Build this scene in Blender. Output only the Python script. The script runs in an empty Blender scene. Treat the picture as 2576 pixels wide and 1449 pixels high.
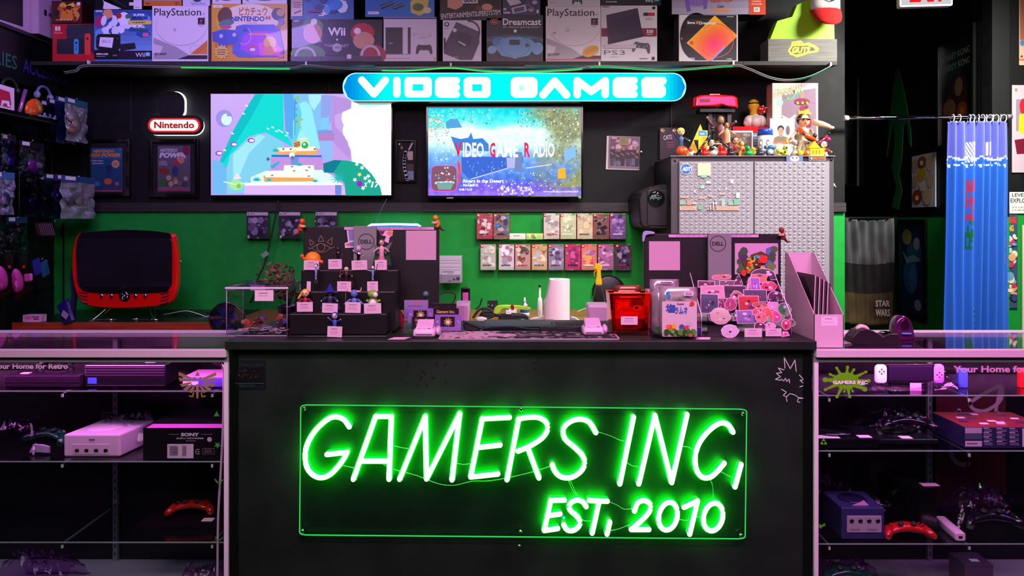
import bpy,math,random
from mathutils import Vector,Matrix,noise
random.seed(7)
PI = math.pi
SC = bpy.context.scene
COLL = SC.collection
# ------------------------------------------------------------------ camera
F,CX,HY,EZ = 1860.0,1288.0,550.0,1.45      # focal length (px), centre column, horizon row, eye height
cam = bpy.data.objects.new('camera',bpy.data.cameras.new('camera'))
COLL.objects.link(cam)
cam.location = (0,0,EZ); cam.rotation_euler = (PI / 2,0,0)
cam.data.sensor_width = 36; cam.data.lens = F / 2576 * 36
cam.data.shift_y = -(724.5 - HY) / 2576
cam.data.clip_start = 0.05
SC.camera = cam
SC.view_settings.view_transform = 'Standard'; SC.view_settings.look = 'None'
SC.view_settings.exposure = 0.0; SC.view_settings.gamma = 1.0
SC.view_settings.use_curve_mapping = False
SC.cycles.max_bounces = 6; SC.cycles.transparent_max_bounces = 16
SC.cycles.diffuse_bounces = 3; SC.cycles.glossy_bounces = 2; SC.cycles.transmission_bounces = 4
SC.cycles.caustics_reflective = False; SC.cycles.caustics_refractive = False
SC.cycles.sample_clamp_indirect = 4
# ------------------------------------------------------------------ world and lamps
world = bpy.data.worlds.new('world'); SC.world = world; world.use_nodes = True
world.node_tree.nodes['Background'].inputs[0].default_value = (0.10,0.08,0.12,1)
world.node_tree.nodes['Background'].inputs[1].default_value = 0.03
def area(name,loc,target,sx,sy,col,power,spread=180):
 l = bpy.data.lights.new(name,'AREA'); l.shape = 'RECTANGLE'; l.size = sx; l.size_y = sy
 l.color = col; l.energy = power; l.spread = math.radians(spread)
 o = bpy.data.objects.new(name,l); COLL.objects.link(o); o.location = loc
 o.rotation_euler = (Vector(target) - Vector(loc)).to_track_quat('-Z','Y').to_euler()
 return o
area('shop_front_lamp',(-0.2,0.2,2.75),(0.1,3.9,1.6),2.6,0.5,(1.0,0.72,0.86),37)
area('counter_fill',(0.1,0.9,2.95),(0.1,2.75,0.75),3.4,0.35,(1.0,0.46,0.78),26,95)  # added fill light to brighten counter and cases, no real fixture
area('magenta_lamp_right',(1.9,1.1,2.7),(1.7,2.7,0.8),1.0,0.25,(1.0,0.16,0.78),12,100)
area('ceiling_lamp_right',(2.7,3.5,2.95),(2.05,4.65,1.2),0.5,0.3,(1.0,0.97,0.90),60,120)
area('cabinet_fill',(1.7,2.5,2.98),(1.35,4.15,1.3),0.5,0.3,(1.0,0.98,0.94),7,62)  # added white fill to brighten the cabinet front
area('hall_entry_fill',(3.2,3.5,3.0),(2.9,4.6,1.2),0.5,0.3,(1.0,0.96,0.9),4)  # added light to brighten the curtain and partition
area('ceiling_lamp_centre',(0.5,3.2,2.98),(0.2,4.6,1.0),0.9,0.2,(1.0,0.97,0.92),6.5,58)
area('case_strip_left',(-1.65,2.565,0.955),(-1.65,2.80,0.30),1.4,0.03,(1.0,0.16,0.80),8)
area('case_strip_right',(1.75,2.565,0.955),(1.75,2.78,0.30),1.4,0.03,(1.0,0.18,0.80),8)
area('violet_wall_lamp',(-1.7,2.9,2.85),(-2.8,4.3,1.6),0.6,0.15,(0.45,0.30,1.0),26)
# ------------------------------------------------------------------ colours and materials
def lin(c):
 if isinstance(c,str):
  c = [int(c[i:i + 2],16) / 255 for i in (0,2,4)]
 return tuple((v / 12.92 if v <= 0.04045 else ((v + 0.055) / 1.055) ** 2.4) for v in c[:3]) + (1.0,)
_M = {}
FIN = {  # roughness, metallic, coat, bump strength, bump scale
 'matte': (0.85,0,0,.05,300),'satin': (0.45,0,0,.02,200),'gloss': (0.16,0,.4,0,1),
 'card': (0.38,0,.12,.03,60),'paper': (0.7,0,0,.03,120),'metal': (0.35,1,0,.02,90),
 'chrome': (0.08,1,0,0,1),'fabric': (0.95,0,0,.5,900),'rubber': (0.6,0,0,.05,400),
 'foil': (0.25,.5,.2,.35,24),'skin': (0.5,0,0,0,1),'laminate': (0.3,0,0,.02,40)}
def nt_new(name):
 m = bpy.data.materials.new(name); m.use_nodes = True; nt = m.node_tree; nt.nodes.clear()
 out = nt.nodes.new('ShaderNodeOutputMaterial')
 return m,nt,out
def N(nt,typ,**kw):
 n = nt.nodes.new('ShaderNode' + typ)
 for k,v in kw.items():
  if k in n.inputs: n.inputs[k].default_value = v
  else: setattr(n,k,v)
 return n
def mat(key):
 if key in _M: return _M[key]
 m,nt,out = nt_new(key)
 at = N(nt,'Attribute',attribute_name='Col')
 L = nt.links.new
 if key.startswith('emit'):
  e = N(nt,'Emission',Strength=float(key[4:])); L(at.outputs['Color'],e.inputs['Color']); L(e.outputs[0],out.inputs[0])
 elif key in ('glass','acrylic','film','pane'):
  tr = N(nt,'BsdfTransparent'); gl = N(nt,'BsdfGlossy',Roughness={'glass': .02,'acrylic': .05,'film': .12,'pane': .02}[key])
  mx = N(nt,'MixShader'); ior = {'glass': 1.5,'acrylic': 1.45,'film': 1.5,'pane': 1.25}[key]; fr = N(nt,'Fresnel'); ge = N(nt,'NewGeometry'); mo = N(nt,'MapRange'); mo.inputs['To Min'].default_value = ior; mo.inputs['To Max'].default_value = 1 / ior
  L(ge.outputs['Backfacing'],mo.inputs['Value']); L(mo.outputs[0],fr.inputs['IOR'])
  L(at.outputs['Color'],tr.inputs['Color']); L(fr.outputs[0],mx.inputs[0]); L(tr.outputs[0],mx.inputs[1]); L(gl.outputs[0],mx.inputs[2])
  if key == 'film':
   no = N(nt,'TexNoise',Scale=22.0,Detail=3.0); tc = N(nt,'TexCoord'); bu = N(nt,'Bump',Strength=.8,Distance=0.012)
   L(tc.outputs['Object'],no.inputs['Vector']); L(no.outputs['Fac'],bu.inputs['Height'])
   L(bu.outputs[0],gl.inputs['Normal']); L(bu.outputs[0],fr.inputs['Normal'])
  L(mx.outputs[0],out.inputs[0])
 else:
  ro,me,co,bs,sc = FIN[key]
  b = N(nt,'BsdfPrincipled',Roughness=ro,Metallic=me); b.inputs['Coat Weight'].default_value = co
  L(at.outputs['Color'],b.inputs['Base Color'])
  if bs:
   tc = N(nt,'TexCoord'); no = N(nt,'TexNoise',Scale=float(sc),Detail=3.0); bu = N(nt,'Bump',Strength=bs,Distance=0.004)
   L(tc.outputs['Object'],no.inputs['Vector']); L(no.outputs['Fac'],bu.inputs['Height']); L(bu.outputs[0],b.inputs['Normal'])
   mr = N(nt,'MapRange'); mr.inputs['To Min'].default_value = max(.03,ro - .07); mr.inputs['To Max'].default_value = min(1,ro + .07)
   L(no.outputs['Fac'],mr.inputs['Value']); L(mr.outputs[0],b.inputs['Roughness'])
  L(b.outputs[0],out.inputs[0])
 _M[key] = m
 return m
def special(name,base,rough,scale=6,var=.3,bump=.1,metallic=0,stretch=(1,1,1),spec=.5):
 m,nt,out = nt_new(name); L = nt.links.new
 tc = N(nt,'TexCoord'); mp = N(nt,'Mapping'); mp.inputs['Scale'].default_value = stretch
 no = N(nt,'TexNoise',Scale=float(scale),Detail=6.0)
 cr = N(nt,'ValToRGB'); c = lin(base)
 cr.color_ramp.elements[0].position = .3; cr.color_ramp.elements[1].position = .7
 cr.color_ramp.elements[0].color = tuple(v * (1 - var) for v in c[:3]) + (1,)
 cr.color_ramp.elements[1].color = tuple(min(1,v * (1 + var)) for v in c[:3]) + (1,)
 b = N(nt,'BsdfPrincipled',Roughness=rough,Metallic=metallic); b.inputs['Specular IOR Level'].default_value = spec
 bu = N(nt,'Bump',Strength=bump,Distance=.005)
 L(tc.outputs['Object'],mp.inputs[0]); L(mp.outputs[0],no.inputs['Vector']); L(no.outputs['Fac'],cr.inputs[0])
 L(cr.outputs[0],b.inputs['Base Color']); L(no.outputs['Fac'],bu.inputs['Height']); L(bu.outputs[0],b.inputs['Normal'])
 mr = N(nt,'MapRange'); mr.inputs['To Min'].default_value = max(.05,rough - .1); mr.inputs['To Max'].default_value = min(1,rough + .1)
 L(no.outputs['Fac'],mr.inputs['Value']); L(mr.outputs[0],b.inputs['Roughness'])
 L(b.outputs[0],out.inputs[0]); _M[name] = m
 return name
special('black_paint','0c0f0f',.62,14,.25,.05,spec=.22)
special('green_paint','0e8f30',.6,18,.08,.06,spec=.25)
special('dark_wood','1e1c1a',.6,8,.5,.3,0,(1,1,14))
special('red_wood','9a3a22',.45,5,.25,.1,0,(1,10,10))
special('counter_black','16241c',.45,5,.35,.05)
special('floor_dark','1a1a1c',.4,3,.3,.05)
special('grey_wood','6a6862',.7,6,.3,.3,0,(1,6,14))
special('tan_wood','8a6630',.5,5,.2,.1,0,(2,12,12))
special('brushed_steel','a8a8aa',.32,30,.12,.03,.9,(1,1,6))
# ------------------------------------------------------------------ mesh builder
def W(px,py,Y):
 return Vector(((px - CX) / F * Y,Y,EZ - (py - HY) / F * Y))
def xw(px,Y): return (px - CX) / F * Y
def zw(py,Y): return EZ - (py - HY) / F * Y
_T = {}
def glyphs(s,bold=0.0,shear=0.0):
 k = (s,bold,shear)
 if k not in _T:
  cu = bpy.data.curves.new('t','FONT'); cu.body = s; cu.offset = bold; cu.shear = shear; cu.resolution_u = 2
  o = bpy.data.objects.new('t',cu); COLL.objects.link(o)
  me = bpy.data.meshes.new_from_object(o.evaluated_get(bpy.context.evaluated_depsgraph_get()))
  V = [v.co.copy() for v in me.vertices]; P = [tuple(p.vertices) for p in me.polygons]
  bpy.data.objects.remove(o); bpy.data.curves.remove(cu); bpy.data.meshes.remove(me)
  _T[k] = (V,P)
 return _T[k]
class MB:
 def __init__(s): s.v = []; s.f = []; s.c = []; s.m = []; s.s = []
 def face(s,idx,col,m,sm=False):
  s.f.append(tuple(idx)); s.c.append(col); s.m.append(m); s.s.append(sm)
 def poly(s,pts,col,m='card',sm=False):
  b = len(s.v); s.v += [Vector(p) for p in pts]; s.face(range(b,b + len(pts)),lin(col),m,sm)
 def box(s,x0,x1,y0,y1,z0,z1,col='808080',m='satin'):
  b = len(s.v); c = lin(col)
  s.v += [Vector((x,y,z)) for x in (x0,x1) for y in (y0,y1) for z in (z0,z1)]
  for q in ((0,4,5,1),(2,3,7,6),(0,1,3,2),(4,6,7,5),(1,5,7,3),(0,2,6,4)):
   s.face([b + i for i in q],c,m)
  return s
 def rings(s,rs,col,m='satin',sm=True,cap=True):
  """loft closed rings of equal count"""
  c = lin(col); n = len(rs[0]); b = len(s.v)
  for r in rs: s.v += [Vector(p) for p in r]
  for i in range(len(rs) - 1):
   for j in range(n):
    k = (j + 1) % n
    s.face((b + i * n + j,b + i * n + k,b + (i + 1) * n + k,b + (i + 1) * n + j),c,m,sm)
  if cap:
   s.face([b + j for j in range(n)][::-1],c,m,False)
   s.face([b + (len(rs) - 1) * n + j for j in range(n)],c,m,False)
  return s
 def prism(s,out,y0,y1,col,m='satin',sm=False,e=0):
  """outline [(x,z)] extruded y0(front)..y1; e = front/back edge inset"""
  cx = sum(p[0] for p in out) / len(out); cz = sum(p[1] for p in out) / len(out)
  def ins(d):
   r = []
   n = len(out)
   for i,(x,z) in enumerate(out):
    dx,dz = x - cx,z - cz; l = math.hypot(dx,dz) or 1
    r.append((x - dx / l * d,z - dz / l * d))
   return r
  L = [(ins(e),y0),(out,y0 + e),(out,y1 - e),(ins(e),y1)] if e else [(out,y0),(out,y1)]
  return s.rings([[(x,y,z) for x,z in o] for o,y in L],col,m,sm)
 def rbox(s,x0,x1,y0,y1,z0,z1,r,col,m='satin',e=None,n=4):
  """rounded in the x-z plane"""
  e = min(r * .5,(y1 - y0) * .4) if e is None else e
  return s.rings([[(x,y,z) for x,z in rr(x0 + i,x1 - i,z0 + i,z1 - i,max(r - i,1e-4),n)] for i,y in
      ((e,y0),(e * .3,y0 + e * .3),(0,y0 + e),(0,y1 - e),(e,y1))],col,m,True)
 def tbox(s,x0,x1,y0,y1,z0,z1,r,col,m='satin',top=None,n=4,e=None):
  """rounded in plan (x-y); top = (x0,x1,y0,y1) of the top face"""
  t = top or (x0,x1,y0,y1); e = min(r * .4,(z1 - z0) * .3) if e is None else e
  def lp(f): return [a + (b - a) * f for a,b in zip((x0,x1,y0,y1),t)]
  R = []
  for f,i in ((0,e),(e / (z1 - z0),0),(1 - e / (z1 - z0),0),(1,e)):
   a = lp(f); R.append([(x,y,z0 + (z1 - z0) * f) for x,y in rr(a[0] + i,a[1] - i,a[2] + i,a[3] - i,max(r - i,1e-4),n)])
  return s.rings(R,col,m,True)
 def lathe(s,prof,col,m='satin',c=(0,0,0),n=16,sx=1,sy=1):
  rs = [[(c[0] + r * sx * math.cos(2 * PI * j / n),c[1] + r * sy * math.sin(2 * PI * j / n),c[2] + z) for j in range(n)] for r,z in prof]
  return s.rings(rs,col,m,True)
 def ball(s,c,r,col,m='satin',n=12):
  if not hasattr(r,'__len__'): r = (r,r,r)
  k = max(5,n // 2 + 1)
  return s.lathe([(math.sin(PI * i / k) + .001,-r[2] * math.cos(PI * i / k)) for i in range(k + 1)],col,m,c,n,r[0],r[1])
 def tube(s,pts,r,col,m='satin',n=8,curve=0):
  pts = [Vector(p) for p in pts]
  if curve: pts = smooth(pts,curve)
  rad = r if hasattr(r,'__len__') else [r] * len(pts)
  if len(rad) != len(pts): rad = [rad[0] + (rad[-1] - rad[0]) * i / (len(pts) - 1) for i in range(len(pts))]
  rs = []; up = Vector((0,0,1))
  for i,p in enumerate(pts):
   d = (pts[min(i + 1,len(pts) - 1)] - pts[max(i - 1,0)])
   d = d.normalized() if d.length > 1e-9 else Vector((0,0,1))
   a = d.cross(up)
   if a.length < .15: a = d.cross(Vector((0,1,0)))
   a.normalize(); b = d.cross(a)
   rs.append([p + (a * math.cos(2 * PI * j / n) + b * math.sin(2 * PI * j / n)) * rad[i] for j in range(n)])
  return s.rings(rs,col,m,True)
 def grid(s,fn,nu,nv,col,m='satin',sm=True):
  """fn(u,v)->point; col string or f(u,v)->linear rgba"""
  b = len(s.v)
  for i in range(nu + 1):
   for j in range(nv + 1): s.v.append(Vector(fn(i / nu,j / nv)))
  cc = lin(col) if isinstance(col,str) else None
  for i in range(nu):
   for j in range(nv):
    k = b + i * (nv + 1) + j
    s.face((k,k + nv + 1,k + nv + 2,k + 1),cc or col((i + .5) / nu,(j + .5) / nv),m,sm)
  return s
 def xf(s,i0,M):
  for i in range(i0,len(s.v)): s.v[i] = M @ s.v[i]
  return s
 def obj(s,name,parent=None,loc=(0,0,0),rot=(0,0,0),bev=0,override=None,sub=0,solid=0):
  me = bpy.data.meshes.new(name); me.from_pydata(s.v,[],s.f)
  keys = [];
  for k in s.m:
   if k not in keys: keys.append(k)
  for k in keys: me.materials.append(_M[k] if k in _M else mat(k))
  me.polygons.foreach_set('material_index',[keys.index(k) for k in s.m])
  me.polygons.foreach_set('use_smooth',s.s)
  a = me.color_attributes.new('Col','FLOAT_COLOR','CORNER')
  buf = []
  for f,c in zip(s.f,s.c): buf += list(c) * len(f)
  a.data.foreach_set('color',buf)
  me.validate(); me.update()
  o = bpy.data.objects.new(name,me); COLL.objects.link(o); o.location = loc; o.rotation_euler = rot
  if parent: o.parent = parent
  if bev:
   b = o.modifiers.new('bevel','BEVEL'); b.width = bev; b.segments = 2; b.limit_method = 'ANGLE'
  if solid:
   b = o.modifiers.new('solid','SOLIDIFY'); b.thickness = solid
  return o
def rr(x0,x1,z0,z1,r,n=4):
 r = min(r,(x1 - x0) / 2 - 1e-5,(z1 - z0) / 2 - 1e-5); o = []
 for cx,cz,a in ((x1 - r,z0 + r,-PI / 2),(x1 - r,z1 - r,0),(x0 + r,z1 - r,PI / 2),(x0 + r,z0 + r,PI)):
  for i in range(n + 1):
   t = a + PI / 2 * i / n; o.append((cx + r * math.cos(t),cz + r * math.sin(t)))
 return o
def smooth(pts,k):
 P = [Vector(p) for p in pts]; out = []
 for i in range(len(P) - 1):
  a,b,c,d = P[max(i - 1,0)],P[i],P[i + 1],P[min(i + 2,len(P) - 1)]
  for j in range(k):
   t = j / k
   out.append(.5 * ((2 * b) + (c - a) * t + (2 * a - 5 * b + 4 * c - d) * t * t + (3 * b - a - 3 * c + d) * t ** 3))
 out.append(P[-1]); return out
class Art:
 """flat print: figures given in picture units u (right) and v (down) on a plane, stacked in thin ink layers"""
 def __init__(s,m,Y,ox,oz,y=0.0,mt='card',step=.00012):
  s.m,s.Y,s.ox,s.oz,s.y,s.mt,s.st,s.k = m,Y,ox,oz,y,mt,step,1
 def p(s,x,y): return ((x - CX) / F * s.Y - s.ox,s.y - s.k * s.st,EZ - (y - HY) / F * s.Y - s.oz)
 def poly(s,pts,col,m=None):
  P = [s.p(*q) for q in pts]
  a = sum(P[i][0] * P[(i + 1) % len(P)][2] - P[(i + 1) % len(P)][0] * P[i][2] for i in range(len(P)))
  s.m.poly(P if a > 0 else P[::-1],col,m or s.mt); s.k += 1; return s
 def rect(s,x0,y0,x1,y1,col,m=None): return s.poly([(x0,y0),(x0,y1),(x1,y1),(x1,y0)],col,m)
 def rrect(s,x0,y0,x1,y1,r,col,m=None): return s.poly(rr(x0,x1,y0,y1,r),col,m)
 def ell(s,cx,cy,rx,ry,col,a=0,n=20,m=None):
  ca,sa = math.cos(a),math.sin(a)
  return s.poly([(cx + rx * math.cos(t) * ca - ry * math.sin(t) * sa,cy + rx * math.cos(t) * sa + ry * math.sin(t) * ca) for t in
                       [2 * PI * i / n for i in range(n)]],col,m)
 def line(s,pts,w,col,m=None,caps=True,curve=0):
  if curve: pts = [(v.x,v.y) for v in smooth([(x,y,0) for x,y in pts],curve)]
  for i in range(len(pts) - 1):
   (x0,y0),(x1,y1) = pts[i],pts[i + 1]; dx,dy = x1 - x0,y1 - y0; l = math.hypot(dx,dy) or 1
   nx,ny = -dy / l * w / 2,dx / l * w / 2; k = s.k
   s.poly([(x0 + nx,y0 + ny),(x1 + nx,y1 + ny),(x1 - nx,y1 - ny),(x0 - nx,y0 - ny)],col,m); s.k = k
  if caps:
   k = s.k
   for x,y in (pts if len(pts) < 12 else (pts[0],pts[-1])):
    s.ell(x,y,w / 2,w / 2,col,0,12,m); s.k = k
  s.k += 1; return s
 def ring(s,cx,cy,rx,ry,w,col,a0=0,a1=2 * PI,n=24,m=None):
  k = s.k; pts = [(cx + rx * math.cos(a0 + (a1 - a0) * i / n),cy + ry * math.sin(a0 + (a1 - a0) * i / n)) for i in range(n + 1)]
  s.line(pts,w,col,m,False); s.k = k + 1; return s
 def star(s,cx,cy,r0,r1,n,col,a=0,m=None):
  return s.poly([(cx + (r0 if i % 2 else r1) * math.cos(a + PI * i / n),cy + (r0 if i % 2 else r1) * math.sin(a + PI * i / n)) for i in range(2 * n)],col,m)
 def text(s,t,x0,y0,x1,y1,col,bold=0.0,shear=0.0,m=None,rot=0):
  V,P = glyphs(t,bold,shear)
  if not V: return s
  a,b = min(v.x for v in V),max(v.x for v in V); c,d = min(v.y for v in V),max(v.y for v in V)
  base = len(s.m.v); mx,my = (x0 + x1) / 2,(y0 + y1) / 2; cr,sr = math.cos(rot),math.sin(rot)
  for v in V:
   u = x0 + (v.x - a) / (b - a) * (x1 - x0) - mx; w = y1 - (v.y - c) / (d - c) * (y1 - y0) - my
   s.m.v.append(Vector(s.p(mx + u * cr - w * sr,my + u * sr + w * cr)))
  lc = lin(col)
  for p in P: s.m.face([base + i for i in p],lc,m or s.mt)
  s.k += 1; return s
 def grid(s,x0,y0,x1,y1,nx,ny,fn,m=None):
  k = s.k
  s.m.grid(lambda u,v: s.p(x0 + (x1 - x0) * u,y1 + (y0 - y1) * v),nx,ny,lambda u,v: lin(fn(u,1 - v)),m or s.mt,False)
  s.k = k + 1; return s
 def blobs(s,x0,y0,x1,y1,cols,n,r0=.04,r1=.14,seed=1,m=None):
  """abstract patches of colour kept inside the rectangle"""
  rg = random.Random(seed); w,h = x1 - x0,y1 - y0
  for i in range(n):
   rx = rg.uniform(r0,r1) * w; ry = min(rx * rg.uniform(.5,1.3),h * .45); rx = min(rx,w * .45)
   s.ell(rg.uniform(x0 + rx,x1 - rx),rg.uniform(y0 + ry,y1 - ry),rx,ry,rg.choice(cols),0,rg.choice((5,7,10,14)),m)
  return s
 def scribble(s,x0,y0,x1,y1,rows,col,seed=1,fill=.8):
  """rows of small print too fine to read"""
  rg = random.Random(seed); h = (y1 - y0) / rows; k = s.k
  for i in range(rows):
   x = x0 + rg.uniform(0,.1) * (x1 - x0); e = x1 - rg.uniform(0,.25) * (x1 - x0)
   while x < e:
    w = rg.uniform(.04,.14) * (x1 - x0); s.rect(x,y0 + h * (i + .25),min(x + w,e),y0 + h * (i + .75),col); s.k = k; x += w + .03 * (x1 - x0)
  s.k = k + 1; return s
# ------------------------------------------------------------------ naming helpers
def tag(o,label,cat,group=None,kind=None):
 o['label'] = label; o['category'] = cat
 if group: o['group'] = group
 if kind: o['kind'] = kind
 return o
def struct(o): o['kind'] = 'structure'; return o
def empty(name,label,cat,loc,group=None,rz=0):
 e = bpy.data.objects.new(name,None); COLL.objects.link(e); e.location = loc; e.rotation_euler = (0,0,rz); e.empty_display_size = .02
 return tag(e,label,cat,group)
def mesh_thing(m,name,label,cat,loc,group=None,rot=(0,0,0),bev=0,**k):
 return tag(m.obj(name,None,loc,rot,bev,**k),label,cat,group)
def panel(name,label,cat,px0,py0,px1,py1,Y,depth,col,m='card',art=None,group=None,bev=0,rot=(0,0,0),side=None):
 """a box-shaped thing whose front face carries a print; art(A) draws on it"""
 x0,x1,z0,z1 = xw(px0,Y),xw(px1,Y),zw(py1,Y),zw(py0,Y); ox = (x0 + x1) / 2
 b = MB(); b.box(x0 - ox,x1 - ox,0,depth,0,z1 - z0,side or col,m)
 if art or side:
  A = Art(b,Y,ox,z0,mt=m)
  if side: A.rect(px0,py0,px1,py1,col)
  if art: art(A)
 return mesh_thing(b,name,label,cat,(ox,Y,z0),group,rot,bev)
# ================================================================== the room
YB = 4.65; ZC = 3.1; XL = -2.88; XR = xw(2125,YB)
def zone(b,x0,x1,y0,y1,z0,z1,key):
 b.box(x0,x1,y0,y1,z0,z1,'000000',key)
b = MB(); zone(b,-4,4.6,-2.2,12,-.05,0,'floor_dark'); struct(b.obj('floor'))
b = MB(); zone(b,-4,4.6,-2.2,12,ZC,ZC + .05,'black_paint'); struct(b.obj('ceiling'))
b = MB()
zone(b,XL,XR,YB,YB + .12,0,1.50,'green_paint'); zone(b,XL,XR,YB,YB + .12,1.50,ZC,'black_paint')
struct(b.obj('wall_back'))
b = MB()   # seams between the wall panels
for px,y0,y1 in ((328,180,330),(595,175,232),(826,180,235),(1687,255,320),(160,560,770)):
 x = xw(px,YB); b.box(x - .004,x + .004,YB - .004,YB,zw(y1,YB),zw(y0,YB),'000000','matte'); b.box(x + .004,x + .007,YB - .003,YB,zw(y1,YB),zw(y0,YB),'26302c','satin')
struct(b.obj('trim_2'))
b = MB(); zone(b,XL,XR,YB - .02,YB,1.493,1.55,'dark_wood'); struct(b.obj('trim_1'))
b = MB(); zone(b,XL - .12,XL,-2.2,YB + .12,0,ZC,'black_paint'); struct(b.obj('wall_left'))
b = MB(); zone(b,-4,4.6,-2.3,-2.2,0,ZC,'black_paint'); struct(b.obj('wall_front'))
# right hand partition seen frontally, and the hall behind it
YP = 4.62; XP = 3.0
b = MB(); zone(b,XP,4.6,YP,YP + .1,0,1.50,'green_paint'); zone(b,XP,4.6,YP,YP + .1,1.50,ZC,'black_paint'); struct(b.obj('wall_right'))
HD = Vector((.135,1,0)).normalized(); HA = math.atan2(-.135,1)      # hall wall direction
HO = Vector((XP,YP,0))
def hallp(s,z,off=0): return HO + HD * s + Vector((-HD.y,HD.x,0)) * off + Vector((0,0,z))
def hs(px):          # distance along the hall wall met by a sight line through column px
 k = (px - CX) / F; Y = (XP - .135 * YP) / (k - .135); return (Y - YP) / HD.y
b = MB()
for z0,z1,key in ((0,1.46,'green_paint'),(1.46,ZC,'black_paint')):
 P = [hallp(0,z0),hallp(7,z0),hallp(7,z0,-.1),hallp(0,z0,-.1)]
 b.rings([P,[p + Vector((0,0,z1 - z0)) for p in P]],'000000',key,False)
struct(b.obj('wall_hall_right'))
b = MB(); zone(b,XR - 3,4.6,11.6,11.7,0,ZC,'black_paint'); struct(b.obj('wall_hall_end'))
b = MB(); zone(b,XR - .1,XR - .02,YB + .12,11.6,0,ZC,'black_paint'); struct(b.obj('wall_hall_left'))
# ================================================================== display cases
def case(xa,xb,label,upright,shelves,hooks,side,frame_side):
 e = empty('display_case',label,'display case',((xa + xb) / 2,2.53,0),'glass display cases')
 cx = (xa + xb) / 2; h = (xb - xa) / 2; ZT = 1.006
 b = MB(); b.box(-h,h,0,.42,0,.092,'101012','satin'); b.obj('base',e)
 b = MB(); b.box(-h + .01,h - .01,.0,.42,.092,.10,'b4aab4','satin'); b.obj('bottom_deck',e)
 b = MB(); b.box(-h,h,.40,.42,.10,ZT - .03,'0c0d0e','laminate'); b.obj('back_panel',e)
 b = MB(); b.box(-h,h,-.03,-.004,ZT - .026,ZT,'d4c4d0','satin'); b.box(-h,h,.36,.42,ZT - .02,ZT,'c8b8c8','satin')
 for s in (-1,1): b.box(s * h - (.02 if s > 0 else 0),s * h + (.02 if s < 0 else 0),-.004,.36,ZT - .02,ZT,'c8b8c8','satin')
 b.obj('top_trim',e,bev=.002)
 b = MB(); b.box(-h,h,-.012,.02,ZT - .045,ZT - .027,'a8a8ac','satin')
 for s in (-1,1): b.box(s * h - (.014 if s > 0 else 0),s * h + (.014 if s < 0 else 0),-.012,.0,.0,ZT - .045,'e4e6e8','satin')
 b.obj('metal_frame',e)
 b = MB(); b.box(-h + .014,h - .014,-.002,.003,.10,ZT - .045,'f4faf8','glass'); b.obj('front_pane',e)
 b = MB(); b.box(-h + .02,h - .02,.0,.36,ZT - .006,ZT - .001,'f0f8f6','glass'); b.obj('top_pane',e)
 for px in upright:
  b = MB(); x = xw(px,2.92) - cx; b.box(x - .009,x + .009,.385,.4,.10,ZT - .03,'8c8c92','satin')
  z = .12
  while z < .95: b.box(x - .002,x + .002,.384,.386,z,z + .016,'050505','matte'); z += .032
  b.obj('slotted_upright',e)
 for i,py in enumerate(shelves):
  z = zw(py,2.56)
  b = MB(); b.box(-h + .016,h - .016,.03,.37,z - .006,z,'dceee8','glass'); b.box(-h + .016,h - .016,.028,.03,z - .005,z - .001,'9fb4ae','gloss'); s = b.obj('glass_shelf',e)
  for hx in hooks:
   b = MB(); x = xw(hx,2.57) - cx; b.box(x - .003,x + .003,.03,.34,z - .012,z - .007,'909296','satin'); b.box(x - .003,x + .003,.03,.036,z - .024,z - .004,'d8dade','satin'); b.obj('shelf_bracket',s)
 return e
LX0,LX1 = -2.30,xw(577,2.53); RX0,RX1 = xw(2045,2.53),2.42
caseL = case(LX0,LX1,'glass display case on the left of the counter',(291,),(982,1159,1362),(160,536),1,1)
caseR = case(RX0,RX1,'glass display case on the right of the counter',(2338,),(993,1132,1366),(2084,2435),1,1)
SHL = [zw(p,2.56) for p in (982,1159,1362)]; SHR = [zw(p,2.56) for p in (993,1132,1366)]; ZTOP = 1.006; ZDECK = .10
# lettering and stickers applied to the panes
def glued(name,label,Y,fn,parent=None,cat=None,px=0,py=0,mt='satin'):
 ox,oz = xw(px,Y),zw(py,Y); b = MB(); A = Art(b,Y,ox,oz,mt=mt); fn(A)
 o = b.obj(name,None,(ox,Y,oz))
 if parent: o.parent = parent; o.location = Vector((ox,Y,oz)) - Vector(parent.location); o['label'] = label
 else: tag(o,label,cat)
 return o
YG = 2.527
glued('pane_lettering','white lettering on the pane',YG,lambda A: A.text('Your Home for Retro',-20,914,171,928,'f2e4f0',.03),caseL,px=80,py=921)
glued('pane_lettering','white lettering on the pane',YG,lambda A: A.text('Your Home for Retro',2398,920,2660,937,'d9a8d0',.03),caseR,px=2480,py=928)
def crest(A):
 g = '9c8a50'; cx,cy = 497,958
 A.poly([(cx,cy - 24),(cx - 7,cy - 12),(cx + 7,cy - 12)],g)
 for s in (-1,1):
  A.poly([(cx + s * 8,cy - 11),(cx + s * 1,cy - 1),(cx + s * 15,cy - 1)],g)
  for i,(a,r) in enumerate(((-.36,49),(-.08,45),(.28,42),(.62,38),(1.0,33))):
   c,d = math.cos(a),math.sin(a); w = 4.5
   A.poly([(cx + s * (c * 16 - d * w * .5),cy + d * 16 + c * w * .5),(cx + s * (c * r - d * w),cy + d * r + c * w),(cx + s * (c * (r + 3) + d * w),cy + d * (r + 3) - c * w),(cx + s * (c * 16 + d * w * .5),cy + d * 16 - c * w * .5)],g)
  A.line([(cx + s * 10,cy + 30),(cx + s * 12,cy + 40),(cx + s * 20,cy + 38)],3.5,g)
 A.poly([(cx - 4,cy + 8),(cx - 2,cy + 44),(cx + 2,cy + 44),(cx + 4,cy + 8)],g)
glued('winged_emblem_sticker','gold winged crest sticker on the left case glass',YG,crest,None,'sticker',497,965)
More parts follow.
